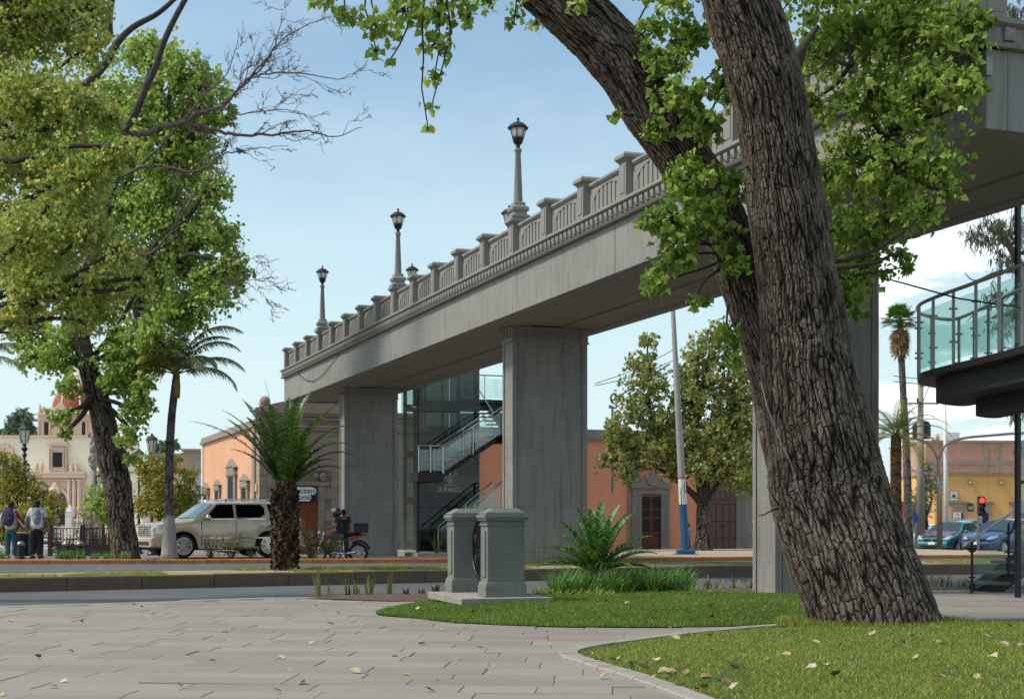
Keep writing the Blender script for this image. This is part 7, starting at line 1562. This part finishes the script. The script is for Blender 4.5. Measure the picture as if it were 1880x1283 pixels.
def person(label, loc, rz, h, top, leg, shoe, hair, arms=((.0, .08), (.0, .08)), hands=None, cap=None, sleeve=.6, pose='stand', group=None, coat=None, knees=None, stride=0):
    """faces local +y; arms: ((forward, out) left, right) or explicit elbow/wrist points through hands"""
    k = h/1.72; t_ = thing('person', label, 'person', loc, rz, group); V3 = lambda a, b, c_: Vector((a, b, c_))*k
    if pose == 'sit': hipz, kn, an = .80, [(-.16, .40, .72), (.16, .40, .72)], [(-.17, .30, .28), (.17, .30, .28)]; lean = .12
    else:
        hipz = .93; lean = .0; kn = [(-.10-.0, .03+stride*.5, .50), (.10, .03-stride*.4, .50)]; an = [(-.11, stride, .09), (.11, -stride*.9, .09+abs(stride)*.1)]
    if pose == 'sit': zoff = -0.0
    sh = 1.42 if pose != 'sit' else 1.28; dz = sh-1.42
    J = [V3(0, 0, hipz), V3(0, lean*.4, hipz+.18), V3(0, lean, 1.32+dz), V3(0, lean+.01, 1.47+dz), V3(0, lean+.025, 1.535+dz), V3(0, lean+.03, 1.61+dz), V3(0, lean+.02, 1.675+dz)]
    E_ = [(0, 1), (1, 2), (2, 3), (3, 4), (4, 5), (5, 6)]; rad = [(.15, .11), (.13, .095), (.165, .105), (.055, .055), (.055, .06), (.078, .092), (.055, .065)]
    armJ = []
    for i, s_ in enumerate((-1, 1)):
        f_, o_ = arms[i]; S_ = V3(s_*.185, lean, sh-.0)
        if hands and hands[i]: el, wr_ = Vector(hands[i][0])*k, Vector(hands[i][1])*k
        else: el = S_+V3(s_*o_*.5, f_*.4-.02, -.29); wr_ = el+V3(s_*o_*.3, f_*.6+.05, -.25)
        b = len(J); J += [S_, el, wr_, wr_+(wr_-el).normalized()*.07*k]; E_ += [(2, b), (b, b+1), (b+1, b+2), (b+2, b+3)]; rad += [.062, .045, .032, (.040, .020)]; armJ.append((S_, el, wr_, b))
    legJ = []
    for i, s_ in enumerate((-1, 1)):
        H_ = V3(s_*.09, 0, hipz-.04); K_ = V3(*kn[i]); A_ = V3(*an[i]); b = len(J); T_ = A_+V3(s_*.02, .15, -.05); J += [H_, K_, A_, T_]; E_ += [(0, b), (b, b+1), (b+1, b+2), (b+2, b+3)]; rad += [.085, .058, .038, .032]; legJ.append((H_, K_, A_, T_))
    rad = [tuple(q*k*1.06 for q in r) if hasattr(r, '__len__') else r*k for r in rad]
    body = skin('body', t_, J, E_, rad, M['skin'])
    # jacket or shirt, trousers, shoes
    c_ = .024*k; SJ = [J[0]+V3(0, 0, -.10), J[1], J[2], V3(0, lean, 1.44+dz)]; SE = [(0, 1), (1, 2), (2, 3)]; SR = [(.205*k, .155*k), (.185*k, .14*k), (.215*k, .14*k), (.085*k, .08*k)]
    for (S_, el, wr_, b) in armJ:
        q = len(SJ); e2 = el.lerp(wr_, .95) if sleeve > .9 else S_.lerp(el, sleeve); SJ += [S_, S_.lerp(e2, .5) if sleeve <= .9 else el, e2]; SE += [(2, q), (q, q+1), (q+1, q+2)]; SR += [.09*k, .074*k, (.046 if sleeve > .9 else .064)*k]
    skin('shirt', t_, SJ, SE, SR, top)
    TJ = [J[0]+V3(0, 0, .04), J[0]+V3(0, 0, -.05)]; TE = [(0, 1)]; TR = [(.16*k, .12*k), (.155*k, .125*k)]
    for (H_, K_, A_, T_) in legJ: q = len(TJ); TJ += [H_+V3(0, 0, -.06), K_, A_+(K_-A_)*.03]; TE += [(1, q), (q, q+1), (q+1, q+2)]; TR += [.115*k, .09*k, .078*k]
    skin('trousers', t_, TJ, TE, TR, leg)
    for (H_, K_, A_, T_) in legJ:
        m = MB(); d_ = (T_-A_); m.ball((A_.x+d_.x*.55, A_.y+d_.y*.55, A_.z-.045*k), (.05*k, .14*k, .045*k), 12, 8); m.obj('shoe', shoe, t_, smooth=True)
    for i, (S_, el, wr_, b) in enumerate(armJ):          # five fingers on each hand
        d_ = (wr_-el).normalized(); a_ = d_.cross(Vector((0, 1, 0))) if abs(d_.y) < .9 else Vector((1, 0, 0)); a_.normalize(); w_ = a_.cross(d_).normalized(); m = MB(); p0 = wr_+d_*.075*k
        for q, (o_, l_) in enumerate(((-.028, .055), (-.010, .068), (.010, .064), (.028, .048))): s0 = p0+w_*o_*k-d_*.012*k; m.tube([s0, s0+d_*l_*.5*k, s0+(d_*l_+a_*.018)*k], [.0105*k, .0095*k, .007*k], 6)
        s0 = wr_+d_*.02*k+w_*.03*k; m.tube([s0, s0+(d_*.03+w_*.022)*k, s0+(d_*.055+w_*.02)*k], [.012*k, .011*k, .008*k], 6); m.obj('fingers', M['skin'], t_, smooth=True)
    hc = J[5]; m = MB()
    m.ball((hc.x, hc.y+.095*k, hc.z-.012*k), (.013*k, .022*k, .022*k), 8, 6); 
    for s_ in (-1, 1): m.ball((hc.x+s_*.082*k, hc.y, hc.z-.01*k), (.012*k, .02*k, .03*k), 8, 6)
    m.obj('nose_and_ears', M['skin'], body, smooth=True)
    for s_ in (-1, 1): m = MB(); m.ball((hc.x+s_*.032*k, hc.y+.082*k, hc.z+.012*k), (.013*k, .008*k, .008*k), 8, 6); m.obj('eye', M['black'], body, smooth=True)
    m = MB(); m.ball((hc.x, hc.y+.085*k, hc.z-.05*k), (.024*k, .008*k, .006*k), 8, 6); m.obj('mouth', simple('lip', '6a3a32', .6), body, smooth=True)
    m = MB(); m.ball((hc.x, hc.y-.012*k, hc.z+.035*k), (.092*k, .105*k, .085*k), 14, 10); m.v = [(a, b, c2) for a, b, c2 in m.v]; m.ball((hc.x, hc.y-.045*k, hc.z-.02*k), (.082*k, .07*k, .08*k), 12, 8); m.obj('hair', hair, t_, smooth=True)
    if cap: 
        m = MB(); m.ball((hc.x, hc.y-.005*k, hc.z+.055*k), (.10*k, .112*k, .08*k), 14, 8); m.slab([(hc.x+.07*k*math.cos(a), hc.y+(.10+.09*math.sin(a))*k) for a in np.linspace(0, PI, 8)], hc.z+.05*k, hc.z+.06*k); m.obj('cap', cap, t_, smooth=True)
    return t_, J, k
def backpack(t_, z_, y_, w_, h_, mat, straps=True, dx=0):
    m = MB(); m.ball((dx, y_, z_), (w_/2, .11, h_/2), 14, 10); m.ball((dx, y_-.06, z_-h_*.18), (w_*.36, .08, h_*.26), 12, 8); b = m.obj('backpack', mat, t_, smooth=True)
    if straps:
        for s_ in (-1, 1): m = MB(); m.tube(cr([Vector((dx+s_*.12, y_+.02, z_+h_*.38)), Vector((dx+s_*.13, y_+.12, z_+h_*.5)), Vector((dx+s_*.13, y_+.24, z_+h_*.35)), Vector((dx+s_*.14, y_+.25, z_)), Vector((dx+s_*.12, y_+.08, z_-h_*.3))]), .018, 6); m.obj('strap', mat, b, smooth=True)
bpm = NT('patterned_backpack'); bpm.set(.8); n_ = bpm.n.new('ShaderNodeTexVoronoi'); n_.inputs['Scale'].default_value = 26; bpm.l.new(bpm.tc.outputs['Object'], n_.inputs['Vector'])
bpm.base(bpm.mix(bpm.rng(n_.outputs['Distance'], .15, .5), bpm.mix(bpm.rng(bpm.noise(12, 3), .45, .55), 'b04a80', '3a6a98'), '1c1838'))
d = 41.55; zf = .055
t_, J, k = person('walker in white sweater, teal jeans and colourful patterned backpack at the left edge', (X(20, d), d, zf), R(-6), 1.66, cloth('b9b4ac'), cloth('24505c'), cloth('9a9690'), cloth('241c1a'), hands=(((-.33, .0, 1.16), (-.36, .06, .92)), ((.30, .03, 1.14), (.45, .02, .92))), cap=cloth('262a22'), sleeve=.95)
backpack(t_, 1.22, -.19, .40, .56, bpm.m)
m = MB(); m.tube([Vector((.155, -.055, 1.40)), Vector((.25, -.03, 1.24)), Vector((.315, .005, 1.12)), Vector((.40, -.005, 1.0))], [.055, .055, .045, .035], 8); m.obj('red_sleeve_stripe', cloth('8c2430'), t_, smooth=True)
t2_, J, k = person('walker in white short-sleeved shirt, black trousers and navy cap carrying a grey backpack', (X(68, d), d, zf), R(5), 1.70, cloth('c9c8cf'), cloth('14141c'), cloth('15141a'), cloth('241c1a'), hands=(((-.28, .0, 1.14), (-.34, .02, .95)), ((.30, .0, 1.12), (.33, .02, .86))), cap=cloth('1c2244'), sleeve=.75)
backpack(t2_, 1.24, -.17, .25, .50, cloth('7c858c'), True, .03)
person('person in blue denim jacket mostly hidden beside the white-shirted walker', (X(64, 42.4), 42.4, .02), R(12), 1.66, cloth('5a7088'), cloth('1c2430'), cloth('303030'), cloth('3a2a22'), sleeve=.95)
for px, cc, lg, lb_ in ((99, '2a6a70', '1e1e24', 'tiny far figure in teal top before the church door'), (107.5, 'c08a70', '241c1e', 'tiny far figure in pale orange top before the church door')):
    person(lb_, (X(px, 226), 226, gz(0, 226)), R(180), 1.6, cloth(cc), cloth(lg), cloth('2a2a2a'), cloth('241c1a'))
person('distant person in red beside the pedestal of the stone column', (X(201, 88), 88, gz(0, 88)), R(90), 1.65, cloth('9c2a2c'), cloth('3a2a30'), cloth('2a2a2a'), cloth('241c1a'))
person('woman in turquoise top and black leggings walking behind the blue and white pole', (X(1263, 66), 66, gz(0, 66)-.02), R(-75), 1.42, cloth('3a90b8'), cloth('15151a'), cloth('1c6a8a'), cloth('15100e'), sleeve=.6, stride=.16)
# rider and motorcycle
d = 44.6; zm = -.16
mo = thing('motorcycle', 'red motorcycle with black delivery box stopped behind the rose bush', 'motorcycle', (X(620, d), d, zm), R(8))
def cyl(m, c, r, w_, n=20):
    m.lathe([(r*.78, -w_/2), (r, -w_*.3), (r, w_*.3), (r*.78, w_/2)], n); return m
for xw in (-.64, .64):
    m = MB(); m.lathe([(.22, -.045), (.29, -.05), (.315, 0), (.29, .05), (.22, .045)], 26); m.v = [(xw+a, c_, .315+b) for a, b, c_ in m.v]
    m.f = [f for f in m.f if len(f) == 4]; m.m = m.m[:len(m.f)]; wq = m.obj('wheel', M['rubber'], mo, autos=True)
    m = MB(); m.tube([(xw, -.08, .315), (xw, .08, .315)], .05, 10)
    for k in range(8): a = k*PI/4; m.beam((xw, 0, .315), (xw+.235*math.cos(a), 0, .315+.235*math.sin(a)), .018, .018)
    m.lathe([(.22, -.02), (.245, -.03), (.245, .03), (.22, .02)], 24, (0, 0, 0)) if False else None
    ring_ = [(xw+.232*math.cos(a), 0, .315+.232*math.sin(a)) for a in np.linspace(0, 2*PI, 25)]; m.tube(ring_, .018, 6, cap=False); m.obj('rim', M['chrome'], wq)
redp = paint('red_motorcycle_paint', 'a01a20', .1)
m = MB(); m.tube([(-.40, 0, .92), (-.05, 0, .86), (.1, 0, .45), (-.25, 0, .40), (-.40, 0, .88)], .028, 8); m.tube([(.1, 0, .75), (.55, 0, .82), (.72, 0, .86)], .028, 8); m.tube([(.08, .06, .38), (.64, .06, .315)], .025, 8); m.tube([(.08, -.06, .38), (.64, -.06, .315)], .025, 8); m.obj('frame', M['iron'], mo)
m = MB(); m.ball((-.18, 0, .86), (.26, .13, .13), 14, 9); m.obj('fuel_tank', redp, mo, smooth=True)
m = MB(); m.ball((.22, 0, .87), (.32, .13, .06), 14, 8); m.ball((.5, 0, .90), (.25, .11, .05), 14, 8); m.obj('saddle', M['rubber'], mo, smooth=True)
m = MB(); m.prism([(.3, .80), (.72, .88), (.86, .92), (.84, .84), (.4, .70)], -.10, .10); m.obj('tail_panel', redp, mo, bevel=.02)
m = MB(); m.box(-.2, .12, -.12, .12, .30, .60); m.ball((-.1, -.13, .42), (.1, .05, .1)); m.tube([(-.05, 0, .60), (-.12, 0, .74)], .07, 10); m.obj('engine', M['steel_dull'], mo, bevel=.02)
m = MB(); m.tube([(-.18, -.14, .35), (.1, -.15, .28), (.55, -.16, .34)], [.025, .04, .045], 10); m.obj('exhaust', M['chrome'], mo, smooth=True)
for s_ in (-.07, .07): m = MB(); m.tube([(-.64, s_, .315), (-.47, s_, .80), (-.42, s_, .98)], .022, 8); m.obj('fork', M['chrome'], mo)
m = MB(); m.tube([(-.40, -.34, 1.04), (-.44, -.2, 1.03), (-.44, .2, 1.03), (-.40, .34, 1.04)], .014, 7); m.obj('handlebar', M['iron'], mo)
m = MB(); m.tube(cr([Vector((-.92, 0, .42)), Vector((-.82, 0, .58)), Vector((-.62, 0, .66)), Vector((-.42, 0, .60))]), .045, 8); m.obj('front_mudguard', redp, mo, smooth=True)
m = MB(); m.tube(cr([Vector((.45, 0, .62)), Vector((.68, 0, .68)), Vector((.88, 0, .60)), Vector((1.0, 0, .42))]), .04, 8); m.obj('rear_mudguard', M['iron'], mo, smooth=True)
m = MB(); m.ball((-.56, 0, .92), (.07, .10, .10), 12, 8); m.obj('headlamp', M['lens'], mo, smooth=True)
m = MB(); m.box(.50, .95, -.22, .22, .94, 1.24); m.box(.48, .97, -.24, .24, 1.16, 1.20); m.obj('delivery_box', M['iron'], mo, bevel=.02)
for s_ in (-1, 1): m = MB(); m.tube([(-.42, s_*.22, 1.04), (-.42, s_*.28, 1.2)], .006, 5); m.ball((-.42, s_*.30, 1.22), (.015, .05, .035)); m.obj('mirror', M['iron'], mo)
MB().box(.86, .90, -.05, .05, .82, .88).obj('tail_lamp', M['redlens'], mo)
ms = R(8); ml = mo.location
rp_ = Vector(ml)+Vector((.12*math.cos(ms), .12*math.sin(ms), .10))
t3_, J, k = person('motorcycle rider in dark shirt, blue jeans and visored helmet', rp_, R(98), 1.70, cloth('20303a'), cloth('2c4258'), cloth('1a1a1a'), cloth('1a1412'), hands=(((-.27, .20, 1.05), (-.30, .46, .97)), ((.27, .20, 1.05), (.30, .46, .97))), pose='sit', sleeve=.75)
hc = J[5]; m = MB(); m.ball((hc.x, hc.y, hc.z+.02), (.135, .155, .15), 16, 11); m.ball((hc.x, hc.y+.06, hc.z-.08), (.10, .10, .06), 12, 8); hm = m.obj('helmet', paint('black_helmet', '1c1c20', .1), t3_, smooth=True)
m = MB(); m.ball((hc.x, hc.y+.05, hc.z+.075), (.118, .13, .085), 14, 9); m.obj('visor', simple('raised_visor', 'b8c4cc', .1, coat=1), hm, smooth=True)
person('person half hidden behind the far pier beside the rider', (X(631, 46.5), 46.5, -.10), R(20), 1.62, cloth('1e1c20'), cloth('20242c'), cloth('1a1a1a'), cloth('141010'))
# ================================================================ STREET FURNITURE
def lantern(name, lab, px, pyt, d, zb, grp='black lanterns on the square', arm=False):
    o = Vector((X(px, d), d, zb)); H = Z(pyt, d)-zb; t_ = thing(name, lab, 'street lamp', o, 0, grp); s_ = H/5.2
    m = MB(); m.lathe([(.22*s_, 0), (.22*s_, .12*s_), (.15*s_, .2*s_), (.12*s_, .9*s_), (.15*s_, .95*s_), (.07*s_, 1.05*s_), (.05*s_, H-1.35*s_), (.09*s_, H-1.3*s_), (.09*s_, H-1.22*s_), (.045*s_, H-1.15*s_), (.14*s_, H-1.0*s_), (.05*s_, H-.92*s_), (.10*s_, H-.82*s_)], 12); m.obj('post', M['iron'], t_, smooth=False)
    m = MB(); m.lathe([(.13*s_, H-.80*s_), (.225*s_, H-.30*s_)], 6); m.obj('lamp_glass', M['frost'], t_)
    m = MB(); m.lathe([(.27*s_, H-.30*s_), (.25*s_, H-.24*s_), (.12*s_, H-.13*s_), (.06*s_, H-.08*s_), (.03*s_, H)], 6)
    for k in range(6): a = 2*PI*k/6; m.beam((.135*s_*math.cos(a), .135*s_*math.sin(a), H-.80*s_), (.235*s_*math.cos(a), .235*s_*math.sin(a), H-.30*s_), .022*s_, .022*s_)
    m.obj('lantern_frame', M['iron'], t_); return t_
for px, py, d, lb_ in ((45, 776, 60, 'tallest black lantern left of the church portal'), (48, 846, 100, 'smaller lantern just behind the tallest left lantern'), (66, 880, 120, 'dark little lantern left of the arch group'), (75, 882, 112, 'middle one of the small lanterns before the church arch'), (83, 886, 116, 'small lantern closest to the church arch'), (182, 868, 92, 'lantern just right of the stone column'), (191, 866, 88, 'lantern tight against the dark trunk, right of the stone column'), (279, 795, 57, 'large lantern between the dark trunk and the limewashed palm'), (255, 822, 64, 'lantern half hidden by leaves right of the dark trunk')):
    lantern('lantern_post', lb_, px, py, d, gz(0, d)-.05)
# iron railing with posts and bollards behind the kerb strip on the left
d = 52; zr = gz(0, d); rg = thing('iron_railing', 'black iron railing with brick planter in front of the stone column', 'railing', (X(92, d), d, zr))
w_ = X(212, d)-X(92, d)
for i in range(int(w_/.12)): MB().box(i*.12, i*.12+.022, 0, .022, .12, 1.02).obj('rail_bar', M['iron'], rg)
for z_ in (.12, .6, 1.0): MB().box(0, w_, -.003, .026, z_, z_+.035).obj('rail', M['iron'], rg)
for xx in (0, w_*.5, w_): MB().box(xx-.07, xx+.07, -.06, .08, 0, 1.15).obj('railing_post', simple('rust_brown_post', '3a2420', .7), rg)
MB().box(.1, w_, .5, 1.4, 0, .42).obj('planter', simple('brown_planter', '4a3430', .9), rg)
for px, dd_ in ((38, 46.5), (122, 46.5), (147, 46.5)):
    o = thing('bollard', {38: 'dark bollard with pale cap between the two walkers', 122: 'green capped bollard behind the largest kerb tuft', 147: 'dark blue bollard right of the green capped one'}[px], 'bollard', (X(px, dd_), dd_, gz(0, dd_)), 0, 'short bollards behind the kerb strip')
    m = MB(); m.lathe([(.16, 0), (.13, .08), (.12, .42), (.14, .44)], 14); m.obj('shaft', M['iron'], o, smooth=False); m = MB(); m.lathe([(.145, .44), (.14, .5), (.09, .56), (.02, .585)], 14); m.obj('cap', M['steel_dull'], o, smooth=True)
t_ = thing('litter_bin', 'dark slatted litter bin between the two walkers', 'bin', (X(40, 47.5), 47.5, gz(0, 47.5)))
for i in range(12): a = i*2*PI/12; m = MB(); m.box(-.04, .04, -.012, .012, .08, .80, M=Matrix.Translation((.26*math.cos(a), .26*math.sin(a), 0)) @ Matrix.Rotation(a+PI/2, 4, 'Z')); m.obj('slat', M['dark'], t_)
m = MB(); m.lathe([(.24, .06), (.24, .76)], 16); m.obj('liner', M['black'], t_); m = MB(); m.lathe([(.29, .80), (.30, .84), (.27, .86)], 18); m.obj('rim', M['steel_dull'], t_, smooth=False)
# blue and white concrete utility pole
d = 48.5; zb = -.10; up = thing('utility_pole', 'tall leaning concrete pole painted blue at the foot with an orange ring', 'pole', (X(1259, d), d, zb))
tp = P(1235, 560, d)-up.location; 
def seg(a, b, r0, r1, nm, mt): m = MB(); m.tube([tp*a, tp*b], [r0, r1], 14); m.obj(nm, mt, up, autos=True)
bluep = simple('blue_pole_paint', '1f5478', .6, var=.15)
seg(0, .21, .145, .135, 'blue_band', bluep); seg(.2105, .31, .134, .128, 'white_band', M['white']); seg(.3105, .318, .1285, .1285, 'orange_band', simple('orange_band', 'a8684c', .7)); seg(.3185, 1, .127, .075, 'shaft', concrete('pale_concrete_pole', 'a5a19b', 'b8b4ae', speck=12, streak=.3))
MB().box(-.42, .42, -.35, .3, -.02, .12).box(-.3, .3, -.25, .25, .12, .26).obj('foot_block', bluep, up, bevel=.02)
m = MB(); m.tube([P(1252, 945, d-.25)-up.location+Vector((.0, 0, 0)), P(1250, 900, d-.25)-up.location, P(1256, 885, d-.25)-up.location, P(1258, 905, d-.25)-up.location], .018, 5); m.obj('graffiti_stroke', bluep, up)
m = MB(); m.tube([P(1385, 560, 50), P(1245, 615, 49)], .012, 4); 
for i, (a, b, c_, e) in enumerate([(1092, 708, 1240, 660), (1092, 704, 1240, 640), (1640, 700, 1885, 707), (1640, 690, 1885, 700)]):
    m = MB(); d = 70; q = [P(a+(c_-a)*f, b+(e-b)*f+6*math.sin(PI*f), d) for f in np.linspace(0, 1, 8)]; m.tube(q, .018, 4); tag(m.obj('power_line', M['iron']), ['lower thin wire crossing the sky beside the middle pier', 'upper thin wire crossing the sky beside the middle pier', 'lower wire between the fan palm and the landing', 'upper wire between the fan palm and the landing'][i], 'cable', 'thin overhead wires')
# right: utility pole with crossarms, thin mast, curved lamp arm, traffic signal, blue sign
d = 72; zb = gz(0, d); t_ = thing('power_pole', 'concrete power pole with green crossarms and insulators right of the near pier', 'pole', (X(1690, d), d, zb)); H = Z(700, d)-zb
m = MB(); m.tube([(0, 0, 0), (0, 0, H)], [.24, .14], 12); m.obj('shaft', M['cantera_grey'], t_, smooth=True)
for pz, wd_ in ((704, .75), (741, .85)):
    zz = Z(pz, d)-zb; m = MB(); m.box(-.15 if pz == 704 else -wd_, wd_, -.22, -.12, zz-.04, zz+.04); ar = m.obj('crossarm', simple('green_crossarm', '34564a', .6), t_)
    for xx in ((.15, .7) if pz == 704 else (-.75, -.2, .78)): m = MB(); m.lathe([(.03, 0), (.06, .08), (.04, .12), (.07, .18), (.02, .24)], 8, (xx, -.17, zz+.04)); m.obj('insulator', M['iron'], ar)
m = MB(); m.tube([(.05, -.17, H-.3), (.55, -.17, H-.1)], .02, 5); m.tube([(.05, -.17, Z(741, d)-zb), (.42, -.17, Z(706, d)-zb)], .02, 5); m.obj('brace', M['iron'], t_)
d = 70; zb = gz(0, d); t_ = thing('slim_mast', 'thin pale mast behind the curved lamp post', 'pole', (X(1738, d), d, zb)); m = MB(); m.tube([(0, 0, 0), (-.1, 0, Z(722, d)-zb)], [.13, .07], 10); m.obj('shaft', M['white'], t_, smooth=True)
d = 60; zb = gz(0, d); t_ = thing('street_light', 'grey street light whose curved arm reaches right over the cars', 'street lamp', (X(1725, d), d, zb)); o = t_.location
m = MB(); q = [Vector((0, 0, 0)), P(1725, 900, d)-o, P(1724, 870, d)-o]; m.tube(q, [.13, .11, .10], 12); m.obj('post', M['steel_dull'], t_, smooth=True)
m = MB(); m.tube(cr([P(1724, 872, d)-o, P(1725, 840, d)-o, P(1738, 815, d)-o, P(1770, 804, d)-o, P(1820, 799, d)-o, P(1868, 795, d)-o]), [.075]*20+[.06]*21 if False else .06, 9); m.obj('arm', M['steel_dull'], t_, smooth=True)
m = MB(); m.tube(cr([P(1724, 872, d)-o, P(1719, 835, d)-o, P(1700, 812, d)-o, P(1665, 803, d)-o]), .05, 8); m.obj('arm', M['steel_dull'], t_, smooth=True)
m = MB(); q = P(1872, 795, d)-o; m.ball((q.x, q.y, q.z), (.32, .14, .07), 12, 7); m.obj('lamp_head', M['steel_dull'], t_, smooth=True)
m = MB(); m.tube([P(1700+6*math.cos(a), 857+7*math.sin(a), 59.6)-o for a in np.linspace(0, 6.3, 16)], .02, 5); m.obj('cable_coil', M['iron'], t_)
d = 62; zb = gz(0, d); t_ = thing('traffic_signal', 'three-lens traffic signal showing red in front of the yellow house', 'traffic light', (X(1796, d), d, zb)); o = t_.location
MB().tube([(0, 0, 0), (0, 0, Z(945, d)-zb)], .06, 10).obj('post', M['steel_dull'], t_)
zc_ = [Z(918, d)-zb, Z(929, d)-zb, Z(940, d)-zb]
hs = MB(); hs.box(-.02, .26, -.10, .12, zc_[2]-.16, zc_[0]+.17); hs = hs.obj('housing', M['iron'], t_, bevel=.02)
em_ = bpy.data.materials.new('red_signal_light'); em_.use_nodes = True; b_ = em_.node_tree.nodes['Principled BSDF']; b_.inputs['Base Color'].default_value = lin('d01818'); b_.inputs['Emission Color'].default_value = (1, .03, .03, 1); b_.inputs['Emission Strength'].default_value = 3
for i, z_ in enumerate(zc_):
    m = MB(); m.lathe([(.115, 0), (.115, .02), (.06, .035)], 16); m.v = [(.12+a, -.102-c_, z_+b) for a, b, c_ in m.v]; m.obj('lens', em_ if i == 0 else simple('dark_lens', '1a1a1a', .2), hs)
    m = MB(); q = [(.12+.13*math.cos(a), .13*math.sin(a)) for a in np.linspace(-.3, PI+.3, 12)]; m.add([(x_, -.10, z_+y_) for x_, y_ in q]+[(x_, -.26, z_+y_) for x_, y_ in q], [(i_, i_+1, i_+13, i_+12) for i_ in range(11)]); m.obj('visor', M['iron'], hs)
d = 70; zb = gz(0, d); t_ = thing('blue_sign', 'small blue sign on a thin post left of the power pole', 'sign', (X(1680, d), d, zb)); MB().tube([(0, 0, 0), (0, 0, Z(945, d)-zb)], .03, 8).obj('post', M['steel_dull'], t_); MB().box(-.12, .14, -.05, -.031, Z(958, d)-zb, Z(944, d)-zb).obj('sign_plate', simple('blue_sign_plate', '2244a0', .5), t_)
d = 80; zb = gz(0, d); t_ = thing('mesh_fence', 'grey mesh fence low behind the big trunk', 'fence', (X(1655, d), d, zb)); w_ = X(1698, d)-X(1655, d)
for i in range(9): MB().box(w_*i/8-.02, w_*i/8+.02, 0, .04, 0, 1.9).obj('fence_bar', M['steel_dull'], t_)
for z_ in (.1, .95, 1.85): MB().box(0, w_, .005, .035, z_, z_+.04).obj('fence_rail', M['steel_dull'], t_)
